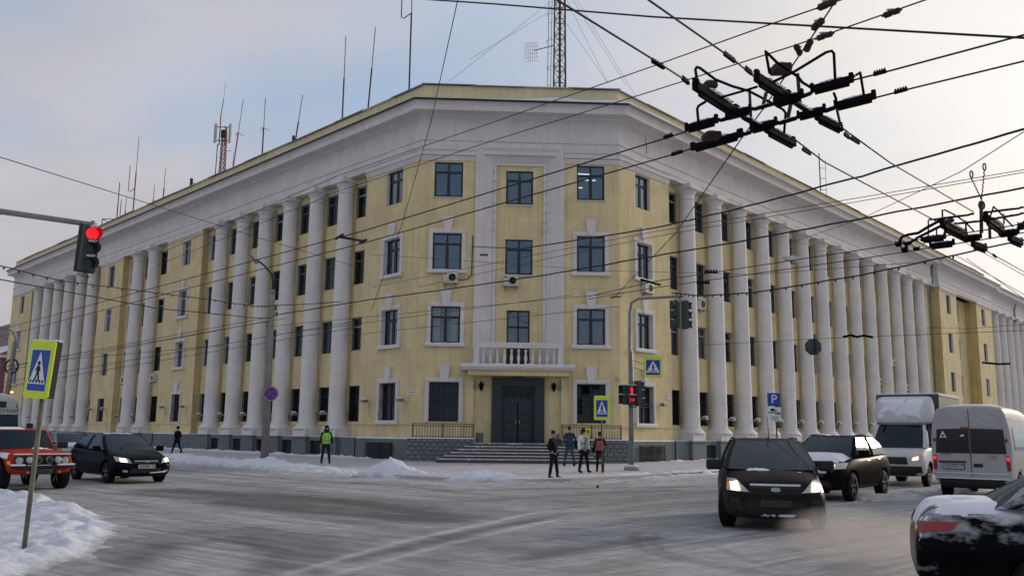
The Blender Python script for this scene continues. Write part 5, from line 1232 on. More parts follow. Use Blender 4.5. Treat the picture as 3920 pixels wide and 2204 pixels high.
for lb, pts, dep in (('right of the octagonal sign', [(2120, 847), (2140, 842), (2155, 847), (2172, 843), (2195, 848)], 35), ('before the far right columns', [(2470, 911), (2490, 913), (2510, 915), (2540, 914)], 40)):
    wthing('wire_tangle', 'dark twisted wire tangle '+lb, 'wire', [[d_(x, y, dep) for x, y in pts]], .05, DARK)
for i, x in enumerate((420, 555)):
    pass
def insul(label, a, b, r=.035):
    A, Bq = P3(a), P3(b); t = thing('insulator', label, 'insulator', A, group='strain insulators on the span wires'); v = Bq-A
    MB().tube([Vector((0, 0, 0)), v*.12, v*.14, v*.45, v*.5, v*.55, v*.86, v*.88, v], [r*.4, r*.5, r*1.1, r*1.1, r*.6, r, r*1.1, r*.5, r*.4], 8).build('body', RUST, t); MB().ball(tuple(v*.5+Z1*r*1.1), abs(v.x)*.3+.03, r*.8, r*.35, 8, 4).build('snow_cap', SNOW, t)
insul('topmost insulator pair at the upper right', d_(2055, 22, 11), d_(2105, 2, 10.7), .045)
insul('insulator on upper right wire nearest the right edge', d_(2218, 42, 11.2), d_(2268, 24, 11), .04)
insul('insulator on support wire right of the crossing span', d_(2050, 99, 11.8), d_(2098, 83, 11.6), .04)
insul('upper insulator on the diagonal span wire', d_(2042, 75, 11.0), d_(2072, 48, 10.8), .045)
insul('lower insulator on the diagonal span wire', d_(2026, 130, 11.5), d_(2040, 100, 11.3), .045)
insul('left slanting insulator above the near crossing', d_(2000, 112, 11.6), d_(2014, 140, 11.7), .04)

# ------------------------------------------------------------------ trolley wire crossings
def crossing(label, X0, Y0, sc, blocks, bolts, arches, rods, boxes, zplane):
    cv = lambda X, Y: ((X0+X/sc)*.656888, (Y0+Y/sc)*.656888)
    c0 = atz(*cv(*blocks[0][0]), zplane); a = thing('trolley_crossing', label, 'trolley crossing', c0)
    at = lambda X, Y: atz(*cv(X, Y), zplane)
    for (p0, p1, hgt) in blocks:
        A, Bq = at(*p0), at(*p1); d = (Bq-A); L = d.length; d.normalize(); px = hgt/sc*((A+Bq).y/2)/FPX*.80
        side = Vector((-d.y, d.x, 0)).normalized()
        m = MB(); w_ = px*.46; n = d.cross(side)*-1
        # chamfered bar: wide body, narrower runner below
        m.obox((A+Bq)/2-c0+Z1*px*.25, d, side, Z1, L/2*.98, w_, px*.62); m.obox((A+Bq)/2-c0-Z1*px*.62, d, side, Z1, L/2*.80, w_*.5, px*.30)
        m.obox(A-c0+d*L*.04+Z1*px*1.05, d, side, Z1, L*.045, w_*.7, px*.3); m.obox(Bq-c0-d*L*.06+Z1*px*1.05, d, side, Z1, L*.05, w_*.8, px*.35)
        m.build('insulated_bar', DARK, a, bevel=min(.015, px*.2))
        s2 = MB(); nb = 5
        for k in range(nb): s2.ball(tuple(A-c0+d*L*(.25+.5*(k+.5)/nb)+Z1*px*.86), L*.09, w_*.9, px*(.22+.12*((k*7) % 3)/2), 8, 5)
        s2.build('snow_cap', SNOW, a)
    for (p0, p1) in bolts:
        A, Bq = at(*p0), at(*p1); m = MB().bar(A-c0, Bq-c0, .03, .042)
        for k in range(5): q = A+(Bq-A)*(k+.5)/5-c0+Z1*.026; m.obox(q, (1, 0, 0), (0, 1, 0), Z1, .008, .008, .016)
        m.build('clamp', DARK, a)
    for pts, r in arches:
        A, Bq = at(*pts[0]), at(*pts[-1]); ya, yb = A.y, Bq.y; n = len(pts)
        acc = [0]
        for p_, q_ in zip(pts, pts[1:]): acc.append(acc[-1]+math.hypot(p_[0]-q_[0], p_[1]-q_[1]))
        dep = [ya+(yb-ya)*t/acc[-1] for t in acc]
        MB().tube([atd(*cv(*p_), dd)-c0 for p_, dd in zip(pts, dep)], r, 8).build('jumper_pipe', DARK, a)
    for p0, p1, r in rods:
        A = at(*p1); MB().tube([atd(*cv(*p0), A.y)-c0, A-c0], r, 6).build('hanger_rod', RUST, a)
    for p0, p1, dep in boxes:
        A, Bq = atd(*cv(*p0), dep), atd(*cv(*p1), dep); c = (A+Bq)/2-c0
        MB().obox(c, (1, .15, .1), (-.15, 1, 0), (-.1, 0, 1), abs(Bq.x-A.x)/2*.9, .12, abs(Bq.z-A.z)/2*.85).build('relay_box', RUST, a, bevel=.03)
        MB().ball(tuple(c+Vector((0, 0, abs(Bq.z-A.z)*.42))), abs(Bq.x-A.x)*.4, .1, .03, 8, 4).build('snow_cap', SNOW, a)
    return a
zj = atz(1950, 280, ZT).y
crossing('large snow-capped trolley wire crossing, upper right foreground', 2400, 0, 2.335,
 [((520,1160),(815,1080),62), ((570,1335),(1040,1205),60), ((600,775),(1000,1035),84), ((880,1045),(1115,985),60), ((1100,1165),(1345,1100),60), ((1240,1160),(1500,1300),70),
  ((1150,700),(1460,900),84), ((1310,935),(1580,855),66), ((1640,815),(2030,715),70), ((1520,1050),(1780,985),60), ((1850,960),(2230,865),66), ((1690,1050),(1920,1165),66), ((1000,1030),(1240,1165),34), ((1450,890),(1690,1050),34), ((815,1085),(1040,1020),26), ((1115,985),(1330,925),26), ((1560,870),(1660,830),26), ((1040,1205),(1120,1180),26), ((1340,1110),(1540,1050),28), ((1760,1000),(1870,960),28)],
 [((330,1235),(408,1208)), ((398,1385),(495,1355)), ((2205,668),(2315,637)), ((2390,830),(2505,797)), ((495,700),(552,748)), ((1060,615),(1115,660)), ((225,545),(330,608)), ((870,480),(965,552)), ((1570,1335),(1640,1378)), ((2005,1238),(2075,1280)), ((1945,1200),(1990,1235))],
 [([(632,755),(612,625),(622,602),(650,608),(790,712),(940,772),(1090,815),(1290,920),(1395,980),(1418,1010),(1405,1190)], .018), ([(640,1105),(628,975),(640,948),(700,912)], .018), ([(840,872),(1090,800),(1165,776)], .016), ([(1275,655),(1240,462),(1340,560),(1525,685),(1570,740),(1655,790)], .018),
  ([(1862,728),(1850,480),(1830,457),(1780,470),(1500,640),(1310,732)], .018), ([(2020,690),(2085,650),(2120,862)], .016), ([(1850,835),(1868,880),(1872,960),(1900,1082)], .017)],
 [((1095,800),(1110,1085),.02), ((1245,830),(1210,975),.026), ((1525,660),(1550,970),.024), ((1470,910),(1430,1090),.028)],
 [((670,735),(800,815),zj), ((1285,575),(1465,665),zj+.3), ((672,1185),(838,1250),zj+.6)], ZT)
crossing('smaller snow-capped trolley wire crossing at the far right', 3300, 500, 2.413,
 [((740,875),(960,985),70), ((1140,815),(1300,935),66), ((540,1015),(780,985),44), ((620,1072),(860,1042),44), ((920,1005),(1110,980),44), ((1020,1055),(1145,1100),54), ((1260,962),(1455,932),46), ((1360,1000),(1475,1050),56), ((305,1052),(370,1045),34), ((375,1045),(460,1038),24), ((362,1106),(428,1100),36), ((470,1096),(535,1090),26), ((1440,890),(1500,880),46), ((615,828),(1040,772),14), ((850,862),(1130,832),14), ((1130,757),(1500,712),14), ((1130,830),(1500,766),14)],
 [((1210,1148),(1240,1168))],
 [([(745,850),(741,735),(770,735),(850,775),(950,840),(1030,925)], .016), ([(1175,822),(1215,702),(1262,745),(1330,820),(1395,885)], .016), ([(335,1045),(365,985),(420,962),(520,945),(600,895),(720,830)], .03), ([(390,1095),(420,1050),(520,985),(620,935),(725,882)], .03), ([(612,830),(612,970),(560,1000)], .014), ([(688,905),(690,975)], .014)],
 [((1100,650),(1103,945),.035), ((955,830),(962,920),.018), ((1175,840),(1182,1000),.03), ((1308,770),(1312,860),.016)],
 [((775,815),(830,860),atz(2360, 560, ZT).y)], ZT)
# suspension chains of the far crossing
cv = lambda X, Y: ((3300+X/2.413)*.656888, (500+Y/2.413)*.656888)
dp = atz(*cv(1103, 945), ZT).y; a = thing('suspension_chains', 'pair of shackled chains carrying the far trolley crossing', 'chain', atd(*cv(1105, 640), dp)); o_ = a.location.copy()
for tx, ty in ((1010, 405), (1130, 335)):
    A, Bq = atd(*cv(1105, 640), dp)-o_, atd(*cv(tx, ty+35), dp)-o_
    pts = [A+(Bq-A)*k/14+Vector((.012*(-1)**k, 0, 0)) for k in range(15)]; MB().tube(pts, .013, 5).build('chain', RUST, a)
    c = atd(*cv(tx, ty), dp)-o_; MB().tube([c+Vector((.03*math.cos(t), 0, .075*math.sin(t))) for t in [2*math.pi*i/12 for i in range(13)]], .014, 6).build('shackle', RUST, a)
c = atd(*cv(1105, 690), dp)-o_; MB().tube([c+Vector((.055*math.cos(t), 0, .085*math.sin(t))) for t in [2*math.pi*i/12 for i in range(13)]], .02, 6).build('shackle', RUST, a)
# ------------------------------------------------------------------ vehicles (local: +x forward, +y left)
def loft_body(name, st, mt, parent, arches, r_arch, sub=2):
    m = MB(); rows = []
    for (x, zb, zt, wb, wm, wt, cr) in st:
        h = zt-zb
        half = [(0, zb), (wb*.86, zb), (wb, zb+.10*h), (wm, zb+.40*h), (wm*.995, zb+.66*h), (wt+.02, zt-.06*h), (wt-.07, zt), (wt*.5, zt+cr*.75), (0, zt+cr)]
        rows.append([(x, y, z) for y, z in half]+[(x, -y, z) for y, z in half[-2:0:-1]])
    k = len(rows[0])
    for a in rows: m.v += a
    for i in range(len(rows)-1):
        for j in range(k): m.f.append((i*k+j, i*k+(j+1) % k, (i+1)*k+(j+1) % k, (i+1)*k+j)); m.m.append(0); m.sm.append(True)
    for base in (0, (len(rows)-1)*k):
        m.f.append(tuple(base+j for j in range(k))); m.m.append(0); m.sm.append(True)
    o = m.build(name, mt, parent); s = o.modifiers.new('s', 'SUBSURF'); s.levels = sub; s.render_levels = sub
    convert(o)
    if arches:
        cm = MB()
        wmax = max(q[4] for q in st)
        for ax in arches:
            for sy in (-1, 1): cm.lathe([(0, sy*(wmax-.34)), (r_arch, sy*(wmax-.34)), (r_arch, sy*(wmax+.3)), (0, sy*(wmax+.3))], 28, (ax, 0, r_arch-.03), axis='y', sm=False)
        co = cm.build('cutter', RUBBER); bm = bmesh.new(); bm.from_mesh(co.data); bmesh.ops.remove_doubles(bm, verts=bm.verts, dist=1e-4); bmesh.ops.recalc_face_normals(bm, faces=bm.faces); bm.to_mesh(co.data); bm.free()
        co.parent = parent
        b = o.modifiers.new('b', 'BOOLEAN'); b.operation = 'DIFFERENCE'; b.object = co; b.solver = 'EXACT'
        try: b.material_mode = 'TRANSFER'
        except Exception: pass
        bpy.context.view_layer.update(); convert(o); bpy.data.objects.remove(co, do_unlink=True)
    return o
def bvh_of(objs):
    vs, fs = [], []
    for o in objs:
        b = len(vs); Mx = o.matrix_local; vs += [Mx @ v.co for v in o.data.vertices]; fs += [tuple(b+i for i in p_.vertices) for p_ in o.data.polygons]
    return BVHTree.FromPolygons(vs, fs)
def conform(bv, axis, c, nu=6, nv=4, off=.008, thick=0.0, mask=None, sgn=1):
    """quad c (4 corners in the plane across axis) laid onto the body"""
    m = MB(); g = {}
    for i in range(nu+1):
        for j in range(nv+1):
            u, v = i/nu, j/nv
            p_ = [(c[0][q]*(1-u)+c[1][q]*u)*(1-v)+(c[3][q]*(1-u)+c[2][q]*u)*v for q in (0, 1)]
            if axis == 'x': o_, d = Vector((6*sgn, p_[0], p_[1])), Vector((-sgn, 0, 0))
            elif axis == 'y': o_, d = Vector((p_[0], 6*sgn, p_[1])), Vector((0, -sgn, 0))
            else: o_, d = Vector((p_[0], p_[1], 6)), Vector((0, 0, -1))
            hit = bv.ray_cast(o_, d)
            if hit[0] is None: continue
            n = hit[1] if hit[1].dot(d) < 0 else -hit[1]
            e = thick*min(1, 4*min(u, 1-u), 4*min(v, 1-v)) if thick else 0
            if mask: e = mask(hit[0])*min(1, 6*min(u, 1-u)+.0, 6*min(v, 1-v)+.0)-.012
            g[i, j] = (len(m.v), e); m.v.append(tuple(hit[0]+n*(off)+(Z1*e if axis == 'z' else n*e)))
    for i in range(nu):
        for j in range(nv):
            k = [(i, j), (i+1, j), (i+1, j+1), (i, j+1)]
            if not all(q in g for q in k): continue
            if mask and max(g[q][1] for q in k) <= -.006: continue
            m.f.append(tuple(g[q][0] for q in k)); m.m.append(0); m.sm.append(True)
    return m
def patch(parent, name, mt, bv, axis, c, **kw):
    m = conform(bv, axis, c, **kw)
    if not m.f: return None
    used = sorted({i for f in m.f for i in f}); mp_ = {a: b for b, a in enumerate(used)}
    m.v = [m.v[i] for i in used]; m.f = [tuple(mp_[i] for i in f) for f in m.f]
    return m.build(name, mt, parent)
def snow_patch(parent, bv, axis, c, thr=.0, sc=2.5, seed=0, h=.05, nu=40, nv=24, sgn=1, name='snow_patch', mt=None):
    f = lambda p_: max(0, min(h, (noise.fractal(p_*sc+Vector((seed, 0, 0)), .9, 2, 3)-thr)*h*2.5))
    o_ = patch(parent, name, mt or SNOW, bv, axis, c, nu=nu, nv=nv, off=.002, mask=f, sgn=sgn)
    if o_: o_['kind'] = 'stuff'
    return o_
TYRE = {}
def wheel(parent, x, y, r, w=.2, steer=0, rim=RIM):
    k = (round(r, 2), round(w, 2))
    if k not in TYRE:
        t = MB().lathe([(r*.62, -w/2), (r*.9, -w/2), (r*.985, -w*.36), (r, -w*.2), (r, w*.2), (r*.985, w*.36), (r*.9, w/2), (r*.62, w/2)], 28, axis='y')
        nt_ = 40
        for i in range(nt_):
            a_ = 2*math.pi*i/nt_; c, s = math.cos(a_), math.sin(a_); t.obox((r*1.0*s, 0, r*1.0*c), (c, 0, -s), (0, 1, 0), (s, 0, c), r*.045, w*.42, .008)
        rm_ = MB()
        for sy in (-1, 1): rm_.lathe([(r*.64, sy*w*.5), (r*.60, sy*w*.42), (r*.56, sy*w*.30), (r*.2, sy*w*.32), (r*.16, sy*w*.42), (0, sy*w*.43)], 24, axis='y')
        sp_ = MB()
        for i in range(5):
            a_ = 2*math.pi*i/5
            for sy in (-1, 1): sp_.bar((r*.12*math.sin(a_), sy*w*.40, r*.12*math.cos(a_)), (r*.6*math.sin(a_), sy*w*.44, r*.6*math.cos(a_)), r*.15, .03, up=(0, 1, 0))
        TYRE[k] = (t.mesh('wheel', RUBBER), rm_.mesh('rim', DARK), sp_)
    t, rm_, sp_ = TYRE[k]
    o = link('wheel', t, parent, Matrix.Translation((x, y, r)) @ Matrix.Rotation(steer, 4, 'Z')); link('rim', rm_, o); sp_.build('spokes', rim, o)
    return o
def cabin(parent, paint_m, xa, xb, xc, xd, zb0, zb1, zr, wb, wr, crown=.045, bow=.10, split=.5, bulge=.03, rows=5, rear_open=True, glassm=None, xq=None):
    """greenhouse: belt ring xa..xd, roof ring xb..xc"""
    glassm = glassm or CGLASS
    def ring(x0, x1, w, bw, big):
        L = x0-x1; e = .30*big; xm = x0-L*split
        return [(x0+bw, 0), (x0+bw*.72, w*.52), (x0-.02, w*.90), (x0-e*.5, w), (xm, w*1.005), (x1+e*.8, w*.985), (x1+e*.15, w*.90), (x1-.02, w*.5), (x1-.03, 0)]
    A, Bt = ring(xa, xd, wb, bow, 1.0), ring(xb, xc, wr, bow*.45, .62)
    zb = lambda x: zb0+(zb1-zb0)*((xa-x)/(xa-xd))
    def pt_(i, t, sy):
        (x0, y0), (x1, y1) = A[i], Bt[i]; s = bulge*math.sin(math.pi*t); x = x0+(x1-x0)*t; y = y0+(y1-y0)*t; z = zb(x0)+(zr-zb(x0))*t
        if i in (0, 1): x += s*.9
        if i in (7, 8): x -= s*.9
        if 2 <= i <= 6: y += s*(1 if i not in (2, 6) else .7)
        return (x, y*sy, z)
    def strip(i0, i1, sides, name, mt, par=parent, t0=0.0, t1=1.0, off=0.0):
        m = MB()
        for sy in sides:
            for i in range(i0, i1):
                for q in range(rows):
                    a, b = t0+(t1-t0)*q/rows, t0+(t1-t0)*(q+1)/rows
                    m.quad(pt_(i, a, sy), pt_(i+1, a, sy), pt_(i+1, b, sy), pt_(i, b, sy), 0, True)
        bm_o = m.build(name, mt, par, fix=False); bm = bmesh.new(); bm.from_mesh(bm_o.data); bmesh.ops.remove_doubles(bm, verts=bm.verts, dist=1e-4); bmesh.ops.recalc_face_normals(bm, faces=bm.faces); bm.to_mesh(bm_o.data); bm.free(); return bm_o
    strip(0, 2, (1, -1), 'windscreen', glassm); strip(6, 8, (1, -1), 'rear_window', glassm)
    for sy in (1, -1):
        strip(2, 3, (sy,), 'front_pillar', paint_m); strip(5, 6, (sy,), 'rear_pillar', paint_m)
        strip(3, 4, (sy,), 'side_window', glassm); strip(4, 5, (sy,), 'side_window', glassm)
        MB().tube([Vector(pt_(4, t, sy))+Vector((0, sy*.004, 0)) for t in (0, .3, .6, 1)], .035, 4).build('door_pillar', BLACKP, parent)
    r = MB(); top = [pt_(i, 1, 1) for i in range(9)]+[pt_(i, 1, -1) for i in range(7, 0, -1)]
    n = len(top); cx = (xb+xc)/2
    lv = [top]+[[(cx+(x-cx)*f, y*f, zr+crown*g) for x, y, z in top] for f, g in ((.97, .25), (.85, .62), (.5, .95), (.01, 1.0))]
    for a in lv: r.v += a
    for i in range(len(lv)-1):
        for j in range(n): r.f.append((i*n+j, i*n+(j+1) % n, (i+1)*n+(j+1) % n, (i+1)*n+j)); r.m.append(0); r.sm.append(True)
    return r.build('roof', paint_m, parent), pt_
def seats(parent, xs, ys, z, mt=BLACKP):
    for x in xs:
        for y in ys: MB().obox((x, y, z-.25), (1, 0, .15), (0, 1, 0), (-.15, 0, 1), .08, .23, .32).obox((x-.06, y, z+.18), (1, 0, .1), (0, 1, 0), (0, 0, 1), .05, .13, .10).build('seat', mt, parent, bevel=.04)
def mirrors(parent, x, y, z, mt, s=1.0):
    for sy in (-1, 1):
        m = MB().obox((x, sy*(y+.13*s), z), (1, sy*-.15, 0), (sy*.15, 1, 0), Z1, .06*s, .12*s, .085*s); m.build('wing_mirror', mt, parent, bevel=.035); MB().bar((x+.02, sy*(y-.08), z-.05), (x, sy*(y+.06), z-.03), .05, .04).build('mirror_stalk', BLACKP, parent)
def plate_at(parent, x, z, txt, facing=1, w=.52, h=.115, mt=None, region=None, y=0):
    Mx = Matrix.Translation((x, y, z)) @ Matrix.Rotation(R(90 if facing > 0 else -90), 4, 'Z')
    p_ = MB().box(-w/2, w/2, -.012, .0, -h/2, h/2).build('number_plate', mt or PLATE, parent, Mx, bevel=.005)
    text_mesh('plate_number', txt, h*.82, INK, p_, Matrix.Translation((-.05 if region else 0, -.0145, 0)) @ FACEY, .92 if region else .95)
    if region: text_mesh('plate_region', region, h*.55, INK, p_, Matrix.Translation((w*.40, -.0145, .02)) @ FACEY); MB().box(w*.305, w*.312, -.0145, -.0121, -h/2+.01, h/2-.01).build('plate_divider', INK, p_)
def oval(parent, name, x, z, a, b, mt, sgn=1, y=0):
    MB().prism([(a*math.cos(2*math.pi*i/20), b*math.sin(2*math.pi*i/20)) for i in range(20)], -.012, 0).build(name, mt, parent, Matrix.Translation((x, y, z)) @ Matrix.Rotation(R(90*sgn), 4, 'Z'))
def seams(c, bv, xs, z0, z1, zh=None):
    for sy in (-1, 1):
        for x in xs: patch(c, 'door_seam', RUBBER, bv, 'y', [(x-.006, z0), (x+.006, z0), (x+.006, z1), (x-.006, z1)], sgn=sy, off=.004, nu=1, nv=10)
        patch(c, 'sill_trim', BLACKP, bv, 'y', [(min(xs)-.25, z0-.06), (max(xs)+.1, z0-.06), (max(xs)+.1, z0), (min(xs)-.25, z0)], sgn=sy, off=.008, nu=12, nv=1)
def head_rz(h): return math.atan2(h[1], h[0])
def lamp_round(parent, name, x, y, z, r, mt, depth=.06, ring=CHROME):
    o = MB().lathe([(0, depth+.012), (r*.6, depth+.01), (r*.92, depth)], 18, (x, y, z), axis='x').build(name, mt, parent)
    MB().lathe([(r*.92, depth-.004), (r, depth+.006), (r*1.02, 0), (r*.9, -.02)], 18, (x, y, z), axis='x').build(name+'_ring', ring, parent)

# --- black hatchback
c = thing('black_hatchback', 'black hatchback with lit headlamps beside the orange off-roader', 'car', (-12.55, 29.4, 0), head_rz((.70, -.71)))
body = loft_body('body', [(2.19,.34,.60,.50,.56,.46,0), (2.14,.24,.70,.68,.74,.60,.01), (1.98,.19,.78,.80,.85,.70,.03), (1.55,.19,.89,.86,.905,.76,.05), (1.0,.19,.985,.87,.915,.80,.04), (.4,.19,.985,.87,.915,.82,.0), (-.5,.19,1.0,.87,.915,.83,0), (-1.3,.2,1.04,.87,.915,.83,0), (-1.85,.25,1.07,.85,.89,.79,0), (-2.1,.30,1.0,.76,.82,.70,0), (-2.19,.4,.85,.62,.68,.54,0)], P_BLACK, c, (1.33, -1.32), .365)
rf_, _ = cabin(c, P_BLACK, 1.08, .18, -1.25, -2.0, .965, 1.05, 1.425, .825, .58)
bv = bvh_of([body]); wh = [wheel(c, x, sy*.775, .325, .205, .0) for x in (1.33, -1.32) for sy in (-1, 1)]
for sy in (-1, 1):
    patch(c, 'headlamp', HEADG, bv, 'x', [(sy*.44, .60), (sy*.80, .66), (sy*.78, .80), (sy*.52, .73)], off=.012)
    patch(c, 'lit_lamp', HEADL, bv, 'x', [(sy*.58, .635), (sy*.72, .65), (sy*.71, .745), (sy*.585, .72)], off=.022)
    patch(c, 'fog_lamp', HEADG if sy < 0 else CHROME, bv, 'x', [(sy*.55, .34), (sy*.68, .36), (sy*.68, .42), (sy*.55, .40)], off=.012)
patch(c, 'upper_grille', BLACKP, bv, 'x', [(-.42, .60), (.42, .60), (.36, .70), (-.36, .70)], off=.01); patch(c, 'lower_grille', BLACKP, bv, 'x', [(-.5, .32), (.5, .32), (.44, .46), (-.44, .46)], off=.01)
patch(c, 'chrome_bar', CHROME, bv, 'x', [(-.36, .655), (.36, .655), (.36, .672), (-.36, .672)], nu=12, off=.016)
patch(c, 'bumper_snow', SNOW, bv, 'x', [(.12, .30), (.62, .33), (.62, .37), (.12, .335)], off=.014, thick=.02)
oval(c, 'oval_badge', 2.215, .66, .075, .035, CHROME); plate_at(c, 2.215, .51, 'В474ВК', 1, region='152')
mirrors(c, .78, .86, 1.02, P_BLACK); seats(c, (.0,), (-.38, .38), 1.05); MB().tube([(-1.0, .0, 1.46), (-1.35, 0, 1.85)], .006, 4).build('aerial', BLACKP, c)
snow_patch(c, bvh_of([rf_]), 'z', [(.1, -.5), (.1, .5), (-1.2, .5), (-1.2, -.5)], .1, 1.8, 3, .03)
seams(c, bv, (.78, -.28, -1.05), .32, .95)
# --- orange off-roader
c = thing('orange_off_roader', 'boxy orange off-roader with round lamps, snorkel and muddy tyres', 'off-roader', (-13.75, 25.6, .0), head_rz((.74, -.67)))
Z0 = .06
body = loft_body('body', [(1.80,.42+Z0,.86+Z0,.66,.70,.62,0), (1.77,.36+Z0,.90+Z0,.74,.78,.70,.01), (1.60,.34+Z0,.93+Z0,.78,.82,.74,.02), (1.1,.34+Z0,.96+Z0,.79,.83,.76,.03), (.66,.34+Z0,.99+Z0,.79,.84,.77,.02), (.5,.34+Z0,.99+Z0,.79,.84,.78,0), (-.8,.34+Z0,.99+Z0,.79,.84,.78,0), (-1.6,.36+Z0,.98+Z0,.78,.82,.77,0), (-1.84,.4+Z0,.96+Z0,.74,.79,.74,0), (-1.88,.45+Z0,.90+Z0,.68,.72,.66,0)], P_ORANGE, c, (1.12, -1.08), .44)
rf_, _ = cabin(c, P_ORANGE, .72, .28, -1.45, -1.82, .985+Z0, .985+Z0, 1.50+Z0, .775, .66, .05, .05, .42, .015)
bv = bvh_of([body]); 
for x in (1.12, -1.08):
    for sy in (-1, 1): wheel(c, x, sy*.76, .375, .26, 0)
gp = patch(c, 'grille', BLACKP, bv, 'x', [(-.70, .60+Z0), (.70, .60+Z0), (.70, .84+Z0), (-.70, .84+Z0)], nu=10, off=.006)
m = MB(); 
for i in range(9): m.box(1.80, 1.815, -.42+.1*i, -.40+.1*i, .62+Z0, .83+Z0)
m.build('grille_bars', DARK, c)
for y, r in ((-.58, .09), (.58, .09)): lamp_round(c, 'headlamp', 1.78, y, .715+Z0, r, HEADG, .04)
for y in (-.36, -.14, .14, .36): lamp_round(c, 'auxiliary_lamp', 1.86, y, .735+Z0, .085, HEADG if abs(y) > .3 else LENSD, .06)
MB().box(1.80, 1.90, -.80, .80, .52+Z0, .59+Z0).build('bumper', BLACKP, c, bevel=.02); MB().box(1.78, 1.93, -.80, -.46, .585+Z0, .625+Z0).box(1.78, 1.93, .36, .80, .585+Z0, .63+Z0).box(1.79, 1.9, -.4, .2, .59+Z0, .605+Z0).build('bumper_snow', SNOW, c, bevel=.015)
MB().box(1.72, 1.83, -.72, .72, .865+Z0, .895+Z0).build('bonnet_edge_snow', SNOW, c, bevel=.012); MB().box(1.86, 1.89, -.32, .32, .36+Z0, .50+Z0).build('winch_plate', DARK, c, bevel=.01); plate_at(c, 1.905, .44+Z0, '521 ОА', 1, w=.5, mt=mat('muddy_plate', (.07, .065, .06), .8, .2, var=.3))
for y in (-.4, .4): MB().tube([(1.9, y, .42+Z0), (1.96, y, .42+Z0)], .035, 8).build('tow_eye', CHROME, c)
MB().tube([(.75, -.80, .9+Z0), (.68, -.84, 1.2+Z0), (.40, -.80, 1.55+Z0), (.38, -.80, 1.68+Z0)], .055, 8).build('snorkel', BLACKP, c); MB().obox((.40, -.80, 1.66+Z0), (1, 0, 0), (0, 1, 0), Z1, .09, .07, .08).build('snorkel_head', BLACKP, c, bevel=.03)
mirrors(c, .55, .84, 1.10+Z0, BLACKP, 1.1); seats(c, (-.1,), (-.33, .33), 1.15+Z0)
MB().obox((-.15, .33, 1.12+Z0), (1, 0, 0), (0, 1, 0), Z1, .12, .2, .25).ball((-.1, .33, 1.40+Z0), .1, .09, .12).build('driver', CURTD, c, bevel=.05)
for sy in (-1, 1): patch(c, 'turn_lamp', AMBER, bv, 'y', [(1.62, .62+Z0), (1.74, .62+Z0), (1.74, .70+Z0), (1.62, .70+Z0)], sgn=sy, off=.01)
snow_patch(c, bvh_of([rf_]), 'z', [(.25, -.62), (.25, .1), (-1.4, .2), (-1.4, -.62)], -.15, 1.6, 5, .05); snow_patch(c, bv, 'z', [(1.0, -.6), (1.0, .6), (.62, .6), (.62, -.6)], .08, 2.2, 9, .06)
snow_patch(c, bv, 'y', [(1.6, .75+Z0), (.8, .75+Z0), (.8, .92+Z0), (1.6, .92+Z0)], -.5, 2, 4, .05, sgn=-1, nu=20, nv=8)
seams(c, bv, (.52, -.62), .45, 1.0)
# --- brown-grey compact van
c = thing('brown_minivan', 'brown-grey minivan with glowing headlamps driving towards the camera', 'car', (5.1, 18.3, 0), head_rz((-.20, -.98)))
body = loft_body('body', [(2.18,.34,.66,.54,.60,.48,0), (2.13,.24,.78,.72,.77,.62,.01), (1.98,.19,.86,.82,.86,.72,.03), (1.6,.19,.95,.87,.91,.76,.06), (1.15,.19,1.04,.88,.92,.80,.06), (.7,.19,1.06,.88,.92,.83,.0), (-.5,.19,1.06,.88,.92,.84,0), (-1.4,.2,1.07,.88,.92,.84,0), (-1.95,.25,1.06,.85,.89,.80,0), (-2.12,.3,1.0,.78,.82,.72,0), (-2.18,.4,.9,.64,.68,.58,0)], P_BROWN, c, (1.33, -1.31), .37)
rf_, _ = cabin(c, P_BROWN, 1.32, .30, -1.72, -2.08, 1.035, 1.06, 1.55, .845, .63, .05, .13)
bv = bvh_of([body])
for x in (1.33, -1.31):
    for sy in (-1, 1): wheel(c, x, sy*.795, .33, .21, R(-16) if x > 0 else 0)
for sy in (-1, 1):
    patch(c, 'headlamp', HEADG, bv, 'x', [(sy*.44, .66), (sy*.82, .68), (sy*.80, .88), (sy*.66, .87)], off=.012, nu=8)
    patch(c, 'lit_lamp', HEADL, bv, 'x', [(sy*.60, .69), (sy*.74, .69), (sy*.75, .81), (sy*.64, .83)], off=.022)
    patch(c, 'turn_lamp', AMBER, bv, 'x', [(sy*.76, .70), (sy*.81, .71), (sy*.80, .80), (sy*.76, .80)], off=.02)
    patch(c, 'fog_surround', BLACKP, bv, 'x', [(sy*.56, .34), (sy*.76, .36), (sy*.76, .56), (sy*.60, .56)], off=.01); patch(c, 'fog_lamp', LENSD, bv, 'x', [(sy*.62, .40), (sy*.71, .41), (sy*.71, .50), (sy*.62, .50)], off=.018)
patch(c, 'upper_grille', BLACKP, bv, 'x', [(-.44, .63), (.44, .63), (.42, .77), (-.42, .77)], off=.01, nu=8); patch(c, 'chrome_bar', CHROME, bv, 'x', [(-.43, .765), (.43, .765), (.43, .795), (-.43, .795)], nu=14, off=.018)
patch(c, 'lower_grille', BLACKP, bv, 'x', [(-.5, .30), (.5, .30), (.46, .50), (-.46, .50)], off=.01, nu=8)
for z in (.655, .685, .715): patch(c, 'grille_slat', P_BROWN, bv, 'x', [(-.40, z), (.40, z), (.40, z+.01), (-.40, z+.01)], nu=12, nv=1, off=.016)
oval(c, 'oval_badge', 2.215, .715, .085, .04, CHROME); plate_at(c, 2.22, .475, 'Р621СК', 1, mt=MAT['muddy_plate'], region='52')
mirrors(c, .98, .88, 1.10, BLACKP, 1.15); seats(c, (.15,), (-.38, .38), 1.15); seats(c, (-.8,), (-.45, 0, .45), 1.12)
